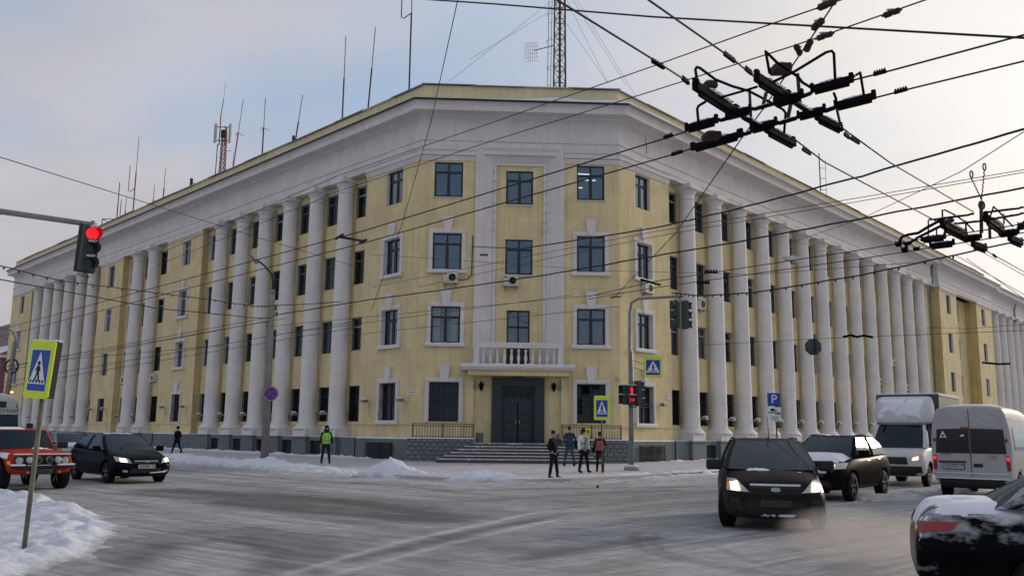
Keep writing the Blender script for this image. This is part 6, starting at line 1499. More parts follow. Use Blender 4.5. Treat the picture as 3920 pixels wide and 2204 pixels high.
MB().obox((.2, .38, 1.08), (1, 0, 0), (0, 1, 0), Z1, .12, .22, .25).ball((.25, .38, 1.38), .1, .09, .12).build('driver', CURTD, c, bevel=.06)
MB().tube([(1.25, -.75, 1.02), (1.15, -.3, 1.07), (1.1, .1, 1.085)], .012, 5).tube([(1.28, .1, 1.06), (1.15, .5, 1.07), (1.12, .78, 1.09)], .012, 5).build('wiper', BLACKP, c)
MB().tube([(.18, .06, 1.59), (.12, .06, 2.0)], .008, 4).lathe([(.03, 0), (.012, .05)], 8, (.18, .06, 1.585)).build('aerial', BLACKP, c)
for sy in (-1, 1): MB().tube([(.1, sy*.60, 1.585), (-.8, sy*.62, 1.60), (-1.6, sy*.58, 1.58)], .018, 5).build('roof_rail', BLACKP, c)
snow_patch(c, bv, 'z', [(1.55, -.62), (1.55, .62), (1.05, .45), (1.05, -.45)], .06, 2.6, 12, .035, 60, 30); snow_patch(c, bv, 'x', [(-.7, .24), (.6, .24), (.6, .30), (-.7, .30)], .0, 5, 2, .03, 50, 4)
MB().box(.6, 1.0, .5, .62, 1.095, 1.11).build('windscreen_note', SIGNW, c)
seams(c, bv, (.85, -.25, -1.15), .32, 1.03)
# --- dark snowy suv
c = thing('dark_suv', 'dark SUV with snow on bonnet and roof behind the minivan', 'car', (9.1, 25.6, 0), head_rz((-.62, -.785)))
body = loft_body('body', [(2.22,.42,.74,.52,.58,.48,0), (2.16,.30,.88,.72,.78,.64,.01), (1.98,.26,.97,.82,.87,.74,.03), (1.5,.25,1.06,.88,.92,.78,.05), (1.0,.25,1.12,.89,.93,.82,.05), (.5,.25,1.12,.89,.93,.84,0), (-.6,.25,1.15,.89,.93,.85,0), (-1.5,.26,1.2,.89,.93,.85,0), (-2.0,.32,1.2,.86,.9,.80,0), (-2.2,.38,1.1,.76,.82,.70,0), (-2.26,.5,.95,.62,.68,.56,0)], P_DSUV, c, (1.38, -1.32), .41)
rf_, _ = cabin(c, P_DSUV, 1.15, .32, -1.45, -2.12, 1.11, 1.19, 1.63, .845, .64)
bv = bvh_of([body])
for x in (1.38, -1.32):
    for sy in (-1, 1): wheel(c, x, sy*.80, .36, .23, 0)
for sy in (-1, 1):
    patch(c, 'headlamp', HEADG, bv, 'x', [(sy*.46, .80), (sy*.84, .82), (sy*.82, .97), (sy*.60, .95)], off=.012, nu=8)
    patch(c, 'lit_lamp', HEADL, bv, 'x', [(sy*.56, .83), (sy*.66, .83), (sy*.66, .91), (sy*.57, .91)], off=.022)
    MB().tube([(.2, sy*.60, 1.67), (-.6, sy*.62, 1.70), (-1.4, sy*.6, 1.67)], .02, 5).build('roof_rail', BLACKP, c); patch(c, 'door_handle', CHROME, bv, 'y', [(-.15, 1.0), (.03, 1.0), (.03, 1.03), (-.15, 1.03)], sgn=sy, off=.02); patch(c, 'door_handle', CHROME, bv, 'y', [(-1.05, 1.02), (-.87, 1.02), (-.87, 1.05), (-1.05, 1.05)], sgn=sy, off=.02)
patch(c, 'grille', BLACKP, bv, 'x', [(-.42, .62), (.42, .62), (.40, .85), (-.40, .85)], off=.01); patch(c, 'lower_grille', BLACKP, bv, 'x', [(-.6, .36), (.6, .36), (.55, .52), (-.55, .52)], off=.01)
mirrors(c, .85, .90, 1.20, P_DSUV, 1.15); seats(c, (.1,), (-.4, .4), 1.25)
snow_patch(c, bv, 'z', [(1.9, -.78), (1.9, .78), (.9, .80), (.9, -.80)], -.4, 1.5, 21, .09); snow_patch(c, bvh_of([rf_]), 'z', [(.3, -.6), (.3, .6), (-1.4, .6), (-1.4, -.6)], -.25, 1.5, 23, .06); snow_patch(c, bv, 'x', [(-.3, .66), (.84, .72), (.84, .82), (-.3, .78)], -.1, 2.5, 25, .05, 30, 8)
seams(c, bv, (.8, -.3, -1.15), .38, 1.1)
# --- white box truck
c = thing('box_truck', 'white box truck with snowy roof fairing behind the white van', 'truck', (14.6, 33.3, 0), head_rz((-.60, -.80)))
body = loft_body('cab', [(2.60,.45,.92,.80,.86,.76,0), (2.54,.36,1.05,.92,.97,.84,.01), (2.35,.33,1.16,.96,1.0,.88,.02), (2.0,.33,1.26,.97,1.01,.90,.03), (1.75,.33,1.32,.97,1.01,.92,.02), (1.4,.33,1.34,.97,1.01,.95,0), (.5,.33,1.34,.97,1.01,.95,0), (.3,.36,1.32,.95,1.0,.94,0)], P_TRUCK, c, (1.75,), .44)
rf_, _ = cabin(c, P_TRUCK, 1.92, 1.30, .55, .42, 1.30, 1.34, 2.08, .92, .80, .04, .12, .45, .02)
bv = bvh_of([body])
for sy in (-1, 1): wheel(c, 1.75, sy*.85, .36, .2); wheel(c, -1.7, sy*.80, .36, .34)
fx = loft_body('roof_fairing', [(1.42,2.14,2.30,.62,.66,.55,0), (1.30,2.10,2.65,.80,.84,.72,0), (1.05,2.10,2.98,.90,.94,.84,0), (.6,2.10,3.10,.96,1.0,.92,0), (.35,2.10,3.12,.97,1.01,.94,0)], P_TRUCK, c, None, 0)
snow_patch(c, bvh_of([fx]), 'x', [(-.80, 2.25), (.80, 2.25), (.75, 3.0), (-.75, 3.0)], -.35, 1.6, 31, .10, 36, 24)
MB().box(-3.3, .25, -1.08, 1.08, .95, 3.18).build('cargo_box', BOXM, c, bevel=.03); MB().box(-3.28, .23, -1.06, 1.06, 3.181, 3.23).build('roof_snow', SNOW, c, bevel=.02)
for z in (.96, 3.13): MB().box(-3.31, .26, 1.081, 1.10, z, z+.05).build('box_rail', STEEL, c)
MB().box(-3.3, .3, -.4, .4, .5, .94).build('chassis', BLACKP, c)
for sy in (-1, 1):
    patch(c, 'headlamp', HEADG, bv, 'x', [(sy*.52, .86), (sy*.90, .90), (sy*.90, 1.10), (sy*.60, .98)], off=.014, nu=8)
    if sy > 0: patch(c, 'lit_lamp', HEADL, bv, 'x', [(sy*.62, .88), (sy*.80, .91), (sy*.80, 1.0), (sy*.64, .95)], off=.024); patch(c, 'turn_lamp', AMBER, bv, 'x', [(sy*.66, .99), (sy*.88, 1.02), (sy*.88, 1.08), (sy*.7, 1.03)], off=.022)
    MB().obox((1.6, sy*1.22, 1.55), (1, 0, 0), (0, 1, 0), Z1, .06, .1, .2).build('wing_mirror', BLACKP, c, bevel=.03); MB().tube([(1.5, sy*.92, 1.4), (1.58, sy*1.2, 1.45)], .015, 5).build('mirror_stalk', BLACKP, c)
patch(c, 'grille', BLACKP, bv, 'x', [(-.48, .74), (.48, .74), (.44, .98), (-.44, .98)], off=.012, nu=8); patch(c, 'bumper', BLACKP, bv, 'x', [(-.9, .38), (.9, .38), (.9, .68), (-.9, .68)], off=.02, nu=10)
MB().tube([(1.88, -.7, 1.31), (1.85, -.1, 1.36)], .014, 5).tube([(1.9, 0, 1.33), (1.83, .6, 1.38)], .014, 5).build('wiper', BLACKP, c)
# --- white high-roof van, seen from behind
c = thing('white_van', 'dusty white high-roof van seen from behind with red tail lamps', 'van', (14.05, 26.75, 0), head_rz((.62, .785)))
body = loft_body('body', [(2.60,.40,.80,.70,.78,.6,0), (2.45,.33,1.10,.88,.95,.74,.02), (1.9,.30,1.35,.95,1.0,.8,.03), (1.2,.30,2.25,.97,1.0,.80,.04), (.9,.30,2.45,.97,1.0,.84,.05), (-1.0,.30,2.50,.97,1.0,.86,.05), (-2.2,.32,2.50,.97,1.0,.86,.05), (-2.55,.34,2.48,.97,1.0,.86,.04), (-2.60,.36,2.46,.96,.99,.85,.03), (-2.615,.38,2.43,.95,.98,.84,.02), (-2.62,.45,2.3,.90,.93,.78,.0)], P_WHITE, c, (1.75, -1.55), .40)
bv = bvh_of([body])
for x in (1.75, -1.55):
    for sy in (-1, 1): wheel(c, x, sy*.87, .345, .215, rim=DARK)
for sy in (-1, 1):
    patch(c, 'rear_door_window', LENSD, bv, 'x', [(sy*.02, 1.24), (sy*.87, 1.24), (sy*.82, 1.88), (sy*.02, 1.90)], off=.012, sgn=-1, nu=10, nv=6)
    patch(c, 'tail_lamp', TAILR, bv, 'x', [(sy*.86, .80), (sy*.945, .80), (sy*.93, 1.18), (sy*.85, 1.18)], off=.02, sgn=-1); patch(c, 'lit_tail_lamp', TAILL, bv, 'x', [(sy*.865, 1.06), (sy*.94, 1.06), (sy*.93, 1.15), (sy*.86, 1.15)], off=.03, sgn=-1)
    patch(c, 'door_hinge', BLACKP, bv, 'x', [(sy*.86, 1.55), (sy*.91, 1.55), (sy*.91, 1.63), (sy*.86, 1.63)], off=.03, sgn=-1)
    patch(c, 'side_window', CGLASS if sy < 0 else LENSD, bv, 'y', [(-2.2, 1.35), (1.0, 1.35), (.95, 1.95), (-2.2, 1.95)], off=.012, sgn=sy, nu=14, nv=6)
    patch(c, 'roof_side_window', P_WHITE, bv, 'y', [(-2.3, 2.12), (.9, 2.12), (.9, 2.2), (-2.3, 2.2)], off=.006, sgn=sy, nu=14, nv=3)
patch(c, 'door_gap', DARK, bv, 'x', [(-.008, .62), (.008, .62), (.008, 2.42), (-.008, 2.42)], off=.008, sgn=-1, nu=1, nv=10)
patch(c, 'plate_recess', BLACKP, bv, 'x', [(.12, .98), (.80, .98), (.80, 1.03), (.12, 1.03)], off=.01, sgn=-1); plate_at(c, -2.645, .88, 'Н327ТВ', -1, region='96', y=.44)
patch(c, 'plate_frame', BLACKP, bv, 'x', [(.16, .805), (.72, .805), (.72, .955), (.16, .955)], off=.01, sgn=-1)
oval(c, 'oval_badge', -2.635, 1.17, .09, .04, CHROME, -1, y=-.55); patch(c, 'door_handle', BLACKP, bv, 'x', [(-.28, .88), (-.06, .88), (-.06, .97), (-.28, .97)], off=.02, sgn=-1)
text_mesh('model_lettering', 'TRANSIT', .075, SIGNR, c, Matrix.Translation((-2.636, .62, 1.22)) @ Matrix.Rotation(R(-90), 4, 'Z') @ FACEY)
patch(c, 'stop_lamp', TAILR, bv, 'x', [(.0, 1.90), (.22, 1.90), (.22, 1.94), (.0, 1.94)], off=.014, sgn=-1)
patch(c, 'rear_bumper', BLACKP, bv, 'x', [(-.95, .36), (.95, .36), (.95, .56), (-.95, .56)], off=.05, sgn=-1, nu=12); MB().box(-2.72, -2.6, -.90, .90, .56, .585).build('bumper_snow', SNOW, c, bevel=.01)
patch(c, 'door_ridge_snow', SNOW, bv, 'x', [(-.9, .70), (.9, .70), (.9, .725), (-.9, .725)], off=.02, sgn=-1, nu=16, nv=1)
snow_patch(c, bv, 'x', [(-.86, 1.86), (.86, 1.86), (.80, 2.42), (-.80, 2.42)], -.12, 2.2, 41, .022, 60, 30, sgn=-1, mt=DSNOW); snow_patch(c, bv, 'x', [(-.75, 1.66), (.75, 1.66), (.75, 1.84), (-.75, 1.84)], .22, 3, 43, .03, 60, 14, sgn=-1)
tri = Matrix.Translation((-2.645, .66, 1.74)) @ Matrix.Rotation(R(-90), 4, 'Z'); MB().prism([(-.09, -.09), (.09, -.09), (0, .1)], -.006, 0).build('warning_sticker', SIGNW, c, tri); MB().box(-.035, .035, -.012, -.0065, -.07, .0).build('sticker_mark', SIGNR, c, tri)
snow_patch(c, bv, 'z', [(.8, -.7), (.8, .7), (-2.5, .7), (-2.5, -.7)], -.5, 1, 44, .04)
# --- black sedan, right foreground
c = thing('black_sedan', 'black sedan with snow-dusted boot and rear wing, right foreground', 'car', (6.25, 8.30, 0), head_rz((.93, -.37)))
body = loft_body('body', [(2.40,.32,.66,.52,.58,.46,0), (2.34,.24,.74,.72,.78,.62,.01), (2.1,.2,.82,.82,.87,.72,.03), (1.6,.2,.92,.87,.91,.76,.05), (1.0,.2,1.0,.88,.92,.80,.04), (.3,.2,1.0,.88,.92,.82,0), (-.8,.2,1.03,.88,.92,.82,0), (-1.5,.22,1.03,.88,.92,.80,.02), (-1.95,.25,1.03,.86,.90,.78,.03), (-2.26,.30,1.01,.82,.87,.76,.02), (-2.36,.34,.92,.80,.85,.74,.01), (-2.42,.38,.78,.78,.82,.72,0), (-2.44,.44,.62,.68,.72,.60,0)], P_BLACK2, c, (1.42, -1.36), .37)
rf_, _ = cabin(c, P_BLACK2, 1.05, .15, -1.05, -1.80, .99, 1.03, 1.43, .83, .60, .05, .12)
bv = bvh_of([body])
for x in (1.42, -1.36):
    for sy in (-1, 1): wheel(c, x, sy*.79, .335, .21)
for sy in (-1, 1):
    patch(c, 'tail_lamp', TAILR, bv, 'x', [(sy*.48, .79), (sy*.80, .79), (sy*.78, .89), (sy*.54, .88)], off=.012, sgn=-1, nu=8); patch(c, 'tail_lamp_side', TAILR, bv, 'y', [(-2.38, .80), (-2.12, .83), (-2.06, .90), (-2.36, .89)], off=.012, sgn=sy, nu=8)
    for q in ((.05, .96), (-.95, 1.0)): patch(c, 'door_handle', CHROME, bv, 'y', [(q[0]-.1, q[1]-.10), (q[0]+.1, q[1]-.10), (q[0]+.1, q[1]-.065), (q[0]-.1, q[1]-.065)], sgn=sy, off=.025)
    patch(c, 'window_trim', CHROME, bv, 'y', [(-1.6, 1.045), (.8, .975), (.8, .99), (-1.6, 1.06)], sgn=sy, off=.012, nu=16, nv=1)
snow_patch(c, bv, 'z', [(-1.45, -.86), (-1.45, .86), (-2.42, .84), (-2.42, -.84)], -.34, 1.7, 51, .045, 60, 80)

seats(c, (.1,), (-.4, .4), 1.08)
mirrors(c, .8, .87, 1.05, P_BLACK2)
seams(c, bv, (.8, -.25, -1.2), .32, .98)
# --- bus at the left edge
c = thing('small_bus', 'pale small bus with route board cut off at the left edge', 'bus', (-21.55, 35.85, 0), head_rz((.70, -.71)))
body = loft_body('body', [(3.5,.5,2.62,.98,1.08,.82,0), (3.47,.42,2.74,1.08,1.16,.92,.02), (3.3,.40,2.82,1.14,1.2,.98,.05), (2.5,.40,2.84,1.15,1.22,1.0,.06), (-3.2,.4,2.84,1.15,1.22,1.0,.06), (-3.5,.45,2.76,1.1,1.18,.95,.03)], P_BUS, c, (2.2, -2.0), .50)
bv = bvh_of([body])
for x in (2.2, -2.0):
    for sy in (-1, 1): wheel(c, x, sy*1.02, .42, .25)
patch(c, 'windscreen', CGLASS, bv, 'x', [(-1.02, 1.25), (1.02, 1.25), (.90, 2.55), (-.90, 2.55)], off=.012, nu=12, nv=6); patch(c, 'windscreen_backing', DARK, bv, 'x', [(-1.04, 1.23), (1.04, 1.23), (.92, 2.57), (-.92, 2.57)], off=.006, nu=12, nv=6)
b_ = MB().box(-.72, .72, -.01, 0, -.12, .12).build('route_board', PLATE, c, Matrix.Translation((3.545, .32, 2.22)) @ Matrix.Rotation(R(90), 4, 'Z')); text_mesh('route_text', 'С ЛЬГОТАМИ', .2, INK, b_, Matrix.Translation((0, -.013, 0)) @ FACEY, .95)
MB().box(-.17, .17, -.01, 0, -.15, .15).build('windscreen_sheet', PLATE, c, Matrix.Translation((3.535, .70, 2.42)) @ Matrix.Rotation(R(90), 4, 'Z'))
for sy in (-1, 1):
    lamp_round(c, 'headlamp', 3.5, sy*.75, .85, .11, HEADG, .05); MB().obox((3.45, sy*1.42, 1.55), (1, 0, 0), (0, 1, 0), Z1, .06, .11, .24).build('wing_mirror', BLACKP, c, bevel=.03); MB().tube([(3.4, sy*1.1, 1.3), (3.45, sy*1.4, 1.4)], .02, 5).build('mirror_stalk', BLACKP, c)
    for k in range(5): patch(c, 'side_window', LENSD, bv, 'y', [(2.3-1.15*k, 1.45), (1.3-1.15*k, 1.45), (1.3-1.15*k, 2.3), (2.3-1.15*k, 2.3)], sgn=sy, off=.01)
    MB().ball((3.25, sy*.75, 2.93), .06, .06, .045).build('clearance_lamp', CLAMP, c)
patch(c, 'bumper', BLACKP, bv, 'x', [(-1.1, .48), (1.1, .48), (1.1, .72), (-1.1, .72)], off=.02, nu=10)
snow_patch(c, bv, 'z', [(3.3, -.9), (3.3, .9), (-3.3, .9), (-3.3, -.9)], -.6, 1, 70, .06)
# --- parked cars behind
def plain_car(label, loc, h, mt, seed):
    c = thing('parked_car', label, 'car', loc, head_rz(h))
    body = loft_body('body', [(2.1,.34,.62,.52,.58,.46,0), (2.04,.24,.72,.72,.78,.62,.01), (1.6,.2,.86,.84,.88,.72,.03), (1.0,.2,.96,.86,.9,.78,.03), (-1.3,.2,1.0,.86,.9,.8,0), (-1.9,.25,1.0,.84,.88,.76,0), (-2.1,.34,.9,.7,.76,.62,0)], mt, c, (1.25, -1.25), .36)
    rf_, _ = cabin(c, mt, 1.0, .2, -1.2, -1.8, .95, 1.0, 1.38, .80, .58)
    for x in (1.25, -1.25):
        for sy in (-1, 1): wheel(c, x, sy*.77, .31, .2)
    bv = bvh_of([body]); 
    for sy in (-1, 1): patch(c, 'headlamp', HEADG, bv, 'x', [(sy*.45, .58), (sy*.78, .60), (sy*.76, .72), (sy*.5, .70)], off=.012)
    patch(c, 'grille', BLACKP, bv, 'x', [(-.4, .5), (.4, .5), (.4, .64), (-.4, .64)], off=.01); mirrors(c, .7, .84, .98, mt)
    snow_patch(c, bvh_of([rf_]), 'z', [(.15, -.5), (.15, .5), (-1.1, .5), (-1.1, -.5)], -.4, 1.5, seed, .05); snow_patch(c, bv, 'z', [(1.8, -.6), (1.8, .6), (1.0, .6), (1.0, -.6)], -.2, 1.5, seed+2, .05)
plain_car('silver car half hidden between the orange off-roader and black hatchback', (-21.0, 43.3, 0), (.70, -.71), P_SILVER, 81)
plain_car('dark car mostly hidden behind the silver one', (-24.2, 50.2, 0), (.70, -.71), P_BLACK, 91)
# ------------------------------------------------------------------ people (local: +x is where they face)
SKIN = mat('skin', (.42, .25, .18), .6, .3, var=.06, vs=8); HAIR = mat('dark_hair', (.012, .009, .008), .6, .3, var=.2, vs=20)
def cloth(name, c, v=.15): return mat(name, c, .9, .15, var=v, vs=6, bump=.3, bs=25)
C_BLACK = cloth('black_coat', (.010, .010, .012)); C_DARK = cloth('dark_trousers', (.014, .014, .018)); C_BLUE = cloth('blue_grey_jacket', (.045, .062, .085)); C_JEAN = cloth('jeans', (.05, .085, .12)); C_WHITE = cloth('white_jacket', (.72, .71, .72), .05); C_OLIVE = cloth('olive_coat', (.045, .042, .022)); C_PINK = cloth('pink_backpack', (.33, .10, .12)); C_BROWN = cloth('brown_boot', (.07, .035, .018)); C_VEST = mat('hi_vis_vest', (.30, .85, .02), .7, .2, var=.05, vs=6, emit=(.3, 1, .02), es=.0); C_GREYS = cloth('grey_strip', (.30, .30, .28)); C_GREEN = cloth('dark_green_workwear', (.022, .026, .020))
def skin(name, V, E, mt, parent, sub=2, flat=None):
    me = bpy.data.meshes.new(name); me.from_pydata([v[:3] for v in V], E, []); o = link(name, me, parent)
    md = o.modifiers.new('skin', 'SKIN'); md.use_smooth_shade = True; md.use_x_symmetry = False
    sv = me.skin_vertices[0].data
    for i, v in enumerate(V): sv[i].radius = (v[3], v[4] if len(v) > 4 else v[3]); sv[i].use_root = (i == 0)
    s = o.modifiers.new('s', 'SUBSURF'); s.levels = sub; s.render_levels = sub
    bpy.context.view_layer.update(); convert(o); o.data.materials.clear(); o.data.materials.append(mt)
    for p_ in o.data.polygons: p_.use_smooth = True
    if flat:
        for v in o.data.vertices: 
            if flat(v.co): v.co.x *= .78
    return o
def person(label, loc, rz, h, jacket, trousers, boots, arms=('side', 'side'), stride=0.0, hair='short', hat=None, coat_len=.86, extra=None, stance=.11, head_turn=0.0):
    k = h/1.75; a = thing('person', label, 'person', loc, rz); a.scale = (k, k, k)
    def leg(sy):
        f = stride*sy; return [(f*.02, sy*.09, .92), (f*.16+.015, sy*(.09+stance*.15), .50), (f*.30-(.05 if f < 0 else 0), sy*(.09+stance*.3), .09+(.06 if f < -.5 else 0))]
    def arm(sy, kind):
        S = (0, sy*.185, 1.40)
        if kind == 'pocket': return [S, (-.06, sy*.27, 1.14), (.03, sy*.15, .99)]
        if kind == 'hold': return [S, (-.02, sy*.25, 1.14), (.20, sy*.12, 1.12)]
        if kind == 'phone': return [S, (.06, sy*.27, 1.16), (.18, sy*.10, 1.40)]
        if kind == 'swing': return [S, (-.10*sy, sy*.24, 1.14), (.08*-sy+.02, sy*.24, .92)]
        return [S, (-.02, sy*.245, 1.13), (.035, sy*.26, .88)]
    L, R_, aL, aR = leg(1), leg(-1), arm(1, arms[0]), arm(-1, arms[1]); ht = head_turn; hx, hy = math.cos(ht), math.sin(ht)
    V = [(0, 0, .96, .11), (0, 0, 1.12, .11), (0, 0, 1.32, .13), (-.005, 0, 1.46, .055), (.0, 0, 1.53, .05), (.012*hx, .012*hy, 1.59, .072), (.005, 0, 1.655, .088), (-.01, 0, 1.72, .065), (.088*hx, .088*hy, 1.625, .017)]
    E = [(0, 1), (1, 2), (2, 3), (3, 4), (4, 5), (5, 6), (6, 7), (6, 8)]
    for ch, rr in ((L, (.075, .052, .034)), (R_, (.075, .052, .034))):
        b = len(V); V += [(*p_, r) for p_, r in zip(ch, rr)]+[(ch[2][0]+.11, ch[2][1]+.01, .05, .018)]; E += [(0, b), (b, b+1), (b+1, b+2), (b+2, b+3)]
    hands = []
    for ch in (aL, aR):
        b = len(V); V += [(*p_, r) for p_, r in zip(ch, (.05, .038, .028))]; E += [(2, b), (b, b+1), (b+1, b+2)]
        d = (Vector(ch[2])-Vector(ch[1])).normalized(); V.append((*(Vector(ch[2])+d*.07), .034)); E.append((b+2, b+3)); hands.append((Vector(ch[2]), d))
    body = skin('body', V, E, SKIN, a)
    fm = MB()
    for (w_, d), sy in zip(hands, (1, -1)):      # five fingers on each hand
        side = d.cross(Vector((0, sy, 0)));  side = side.normalized() if side.length > .1 else Vector((1, 0, 0)); inn = Vector((0, -sy, 0))
        for i, (ln, of) in enumerate(((.075, .027), (.085, .009), (.08, -.009), (.06, -.026))):
            s0 = w_+d*.085+side*of; fm.tube([s0, s0+d*ln*.55, s0+d*ln*.9+inn*ln*.35], [.010, .009, .007], 6)
        s0 = w_+d*.03+side*.03; fm.tube([s0, s0+d*.035+side*.025, s0+d*.07+side*.025+inn*.01], [.012, .011, .008], 6)
    fo = fm.build('fingers', SKIN, a); bm = bmesh.new(); bm.from_mesh(body.data); bm.from_mesh(fo.data); bm.to_mesh(body.data); bm.free(); bpy.data.objects.remove(fo, do_unlink=True)
    for sy in (1, -1):
        e = Vector((.078*hx-.03*sy*hy*1.0, .078*hy+.03*sy*hx, 1.652)); MB().ball(tuple(e), .011, .011, .008, 6, 4).build('eye', INK, a)
    MB().obox((.076*hx, .076*hy, 1.575), (-hy, hx, 0), (hx, hy, 0), Z1, .024, .006, .005).build('mouth', mat('lips', (.3, .12, .1), .6) if 'lips' not in MAT else MAT['lips'], a)
    # trousers, boots, jacket
    V = [(0, 0, .95, .14)]; E = []
    for ch in (L, R_):
        b = len(V); V += [(ch[0][0], ch[0][1], ch[0][2]-.06, .105), (*ch[1], .072), (ch[2][0], ch[2][1], ch[2][2]+.05, .062)]; E += [(0, b), (b, b+1), (b+1, b+2)]
    skin('trousers', V, E, trousers, a)
    for ch in (L, R_): skin('boot', [(ch[2][0], ch[2][1], ch[2][2]+.10, .058), (ch[2][0]-.01, ch[2][1], max(.06, ch[2][2]-.03), .058), (ch[2][0]+.12, ch[2][1]+.01, max(.045, ch[2][2]-.045), .044), (ch[2][0]+.17, ch[2][1]+.012, max(.04, ch[2][2]-.05), .035)], [(0, 1), (1, 2), (2, 3)], boots, a, 2)
    V = [(0, 0, coat_len, .165), (0, 0, (coat_len+1.1)/2, .165), (0, 0, 1.12, .158), (0, 0, 1.33, .172), (-.005, 0, 1.45, .085), (0, 0, 1.50, .075)]; E = [(0, 1), (1, 2), (2, 3), (3, 4), (4, 5)]
    for ch in (aL, aR):
        b = len(V); V += [(*ch[0], .085), (*ch[1], .066), (*(Vector(ch[1])+(Vector(ch[2])-Vector(ch[1]))*.95), .050)]; E += [(3, b), (b, b+1), (b+1, b+2)]
    skin('jacket', V, E, jacket, a, flat=lambda c: abs(c.y) < .19 and c.z < 1.46)
    if hair == 'short': MB().ball((-.014, 0, 1.685), .098, .092, .082, 14, 8).build('hair', HAIR, a)
    if hair == 'bob': MB().ball((-.025, 0, 1.665), .112, .108, .115, 14, 8).ball((-.05, 0, 1.585), .075, .105, .09, 12, 6).build('hair', HAIR, a)
    if hat: 
        m = MB().ball((-.012, 0, 1.69), .112, .107, .105, 14, 8)
        if hat[1] == 'hood': m.ball((-.035, 0, 1.62), .115, .12, .16, 14, 8).ball((-.04, 0, 1.50), .12, .14, .08, 12, 6)
        m.build('hat' if hat[1] != 'hood' else 'hood', hat[0], a)
    if extra: extra(a, aL, aR)
    return a
def vest_x(a, aL, aR):
    m = MB(); n = 20
    for z0, z1, r0, r1 in ((.92, 1.10, .186, .18), (1.10, 1.30, .18, .195), (1.30, 1.42, .195, .15)):
        for i in range(n):
            t0, t1 = 2*math.pi*i/n, 2*math.pi*(i+1)/n
            m.quad(*[(.86*r*math.cos(t), r*math.sin(t)*1.08, z) for r, t, z in ((r0, t0, z0), (r0, t1, z0), (r1, t1, z1), (r1, t0, z1))], 0, True)
    m.build('safety_vest', C_VEST, a, fix=False)
    for z in (1.04,):
        s = MB()
        for i in range(n):
            t0, t1 = 2*math.pi*i/n, 2*math.pi*(i+1)/n; s.quad(*[(.88*.188*math.cos(t), .188*math.sin(t)*1.1, zz) for t, zz in ((t0, z), (t1, z), (t1, z+.05), (t0, z+.05))])
        s.build('reflective_strip', C_GREYS, a, fix=False)
    for y in (-.10, .10): MB().bar((.176, y, .95), (.172, y, 1.36), .045, .012, up=(1, 0, 0)).build('reflective_strip', C_GREYS, a)
    MB().tube([Vector(aL[2])+Vector((0, 0, .02)), Vector(aL[2])+Vector((.08, .02, -.32))], .018, 6).build('baton', INK, a)
def bag_x(a, aL, aR): MB().obox((-.02, -.30, .98), (1, 0, 0), (0, 1, 0), Z1, .13, .06, .16).build('shoulder_bag', C_BLACK, a, bevel=.03); MB().tube([(-.02, -.27, 1.12), (-.10, -.1, 1.46), (-.0, .08, 1.47)], .015, 5).build('bag_strap', C_BLACK, a)
def trim_x(a, aL, aR):
    MB().bar((.150, -.01, .90), (.152, -.01, 1.42), .03, .012, up=(1, 0, 0)).build('jacket_trim', C_BLACK, a)
    for z in (1.17, .99):
        for y in (-.10, ): 
            MB().box(.10, .135, y-.075, y+.055, z-.06, z-.048).box(.10, .135, y-.075, y-.063, z-.06, z+.05).box(.10, .135, y+.043, y+.055, z-.06, z+.05).build('pocket_trim', C_BLACK, a)
    MB().tube([(.10, -.07, 1.47), (.17, -.05, 1.2), (.18, -.05, .95)], .022, 6).tube([(.10, .07, 1.47), (.17, .05, 1.2), (.18, .05, .95)], .022, 6).build('scarf', C_GREYS, a)
    MB().ball(tuple(Vector(aR[2])+Vector((.01, 0, -.07))), .05, .04, .08).build('glove', C_BLACK, a); MB().ball(tuple(Vector(aL[2])+Vector((.01, 0, -.07))), .05, .04, .08).build('glove', C_BLACK, a)
def pack_x(a, aL, aR):
    MB().obox((-.23, 0, 1.16), (1, 0, 0), (0, 1, 0), Z1, .085, .15, .21).build('backpack', C_PINK, a, bevel=.06)
    for y in (-.09, .09): MB().tube([(-.16, y, 1.30), (-.08, y, 1.46), (.08, y, 1.44), (.15, y, 1.25), (-.05, y*1.5, 1.0)], .017, 5).build('backpack_strap', C_PINK, a)
    MB().obox((-.1, .30, .96), (1, 0, 0), (0, 1, 0), Z1, .11, .05, .12).build('hand_bag', C_BLACK, a, bevel=.03)
face = lambda x, y: math.atan2(y, x)
person('person in a long black coat and hat walking on the left pavement', atz(443, 1141, .12), face(-.86, .35), 1.66, C_BLACK, C_DARK, C_BLACK, ('pocket', 'pocket'), .85, None, (C_BLACK, 'hat'), .68)
person('person in a bright yellow-green safety vest standing by the left columns', atz(818, 1165, .12), face(.25, -.97), 1.74, C_GREEN, C_GREEN, C_BLACK, ('side', 'side'), .1, None, (C_GREEN, 'hood'), .86, vest_x, .3)
person('person in black jacket and trousers, hands in pockets, nearest the crossing', atz(1392, 1203, .06), face(.80, -.60), 1.68, C_BLACK, C_DARK, C_BLACK, ('pocket', 'pocket'), .0, 'short', None, .90, None, .55, .3)
person('person in blue-grey jacket and jeans seen from behind near the steps', atz(1432, 1172, .12), face(-.1, 1.0), 1.84, C_BLUE, C_JEAN, C_DARK, ('pocket', 'pocket'), .0, 'short', None, .84, bag_x, .45)
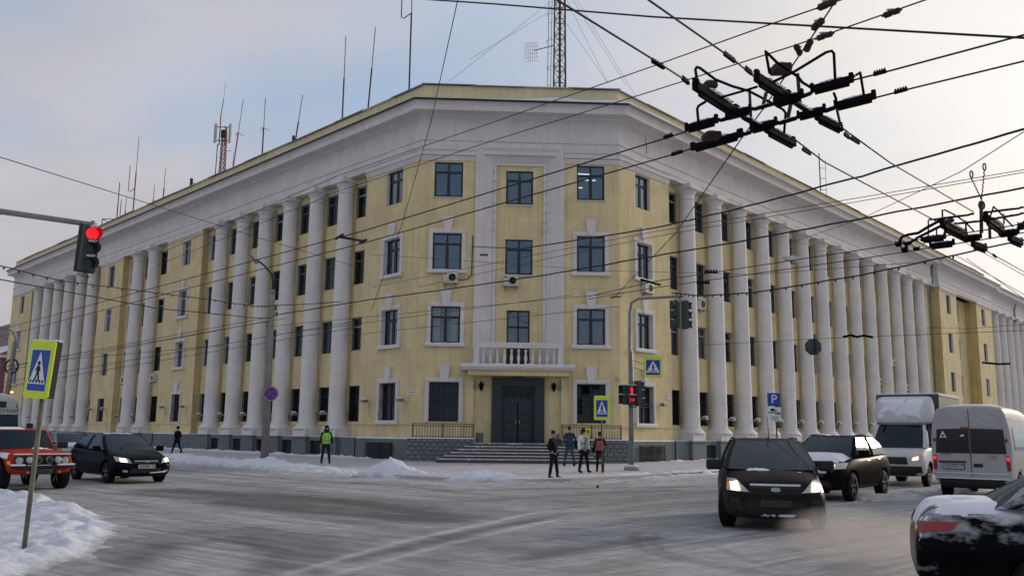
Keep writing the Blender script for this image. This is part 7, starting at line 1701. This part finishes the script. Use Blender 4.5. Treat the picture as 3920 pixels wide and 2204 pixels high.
person('person in white jacket with black trim and black trousers', atz(1468, 1188, .12), face(.62, -.78), 1.72, C_WHITE, C_DARK, C_BLACK, ('side', 'side'), .0, 'bob', None, .86, trim_x, .5, .5)
person('person in olive coat with a pink backpack behind the thin sign post', atz(1509, 1187, .12), face(.15, .99), 1.58, C_OLIVE, C_DARK, C_BROWN, ('side', 'phone'), .15, None, (C_OLIVE, 'hat'), .66, pack_x, .15)
# ------------------------------------------------------------------ exhaust smoke low over the road
sm = bpy.data.materials.new('exhaust_vapour'); sm.use_nodes = True; t = sm.node_tree; t.nodes.clear()
pv = N('ShaderNodeVolumePrincipled', t); pv.inputs['Color'].default_value = (.84, .79, .76, 1); pv.inputs['Anisotropy'].default_value = .2
tcn = N('ShaderNodeTexCoord', t); nz = N('ShaderNodeTexNoise', t); nz.inputs['Scale'].default_value = 1.5; nz.inputs['Detail'].default_value = 4; nz.inputs['Distortion'].default_value = .8; LK(tcn.outputs['Object'], nz.inputs['Vector'], t)
ln = N('ShaderNodeVectorMath', t, operation='LENGTH'); mpn = N('ShaderNodeMapping', t); LK(tcn.outputs['Object'], mpn.inputs[0], t); LK(mpn.outputs[0], ln.inputs[0], t)
fall = RAMP(ln.outputs['Value'], [(0.0, 1.0), (.55, .65), (1.0, 0.0)], t)
den = MA('MULTIPLY', MA('MULTIPLY', fall, RAMP(nz.outputs[0], [(.36, 0.0), (.66, 1.0)], t), tree=t), 1.3, tree=t)
LK(den, pv.inputs['Density'], t); out = N('ShaderNodeOutputMaterial', t); LK(pv.outputs[0], out.inputs['Volume'], t)
rx, ry, rz_ = 1.0, 2.2, .40
mpn.inputs['Scale'].default_value = (1/rx, 1/ry, 1/rz_)
o = MB().ball((0, 0, 0), rx, ry, rz_, 20, 12).build('exhaust_smoke', sm); o.location = (4.75, 12.6, .30); tag(o, 'pale exhaust smoke drifting over the road before the minivan', 'smoke', kind='stuff')

cy = scene.cycles
cy.max_bounces = 6; cy.diffuse_bounces = 2; cy.glossy_bounces = 2; cy.transmission_bounces = 2; cy.volume_bounces = 0; cy.transparent_max_bounces = 8
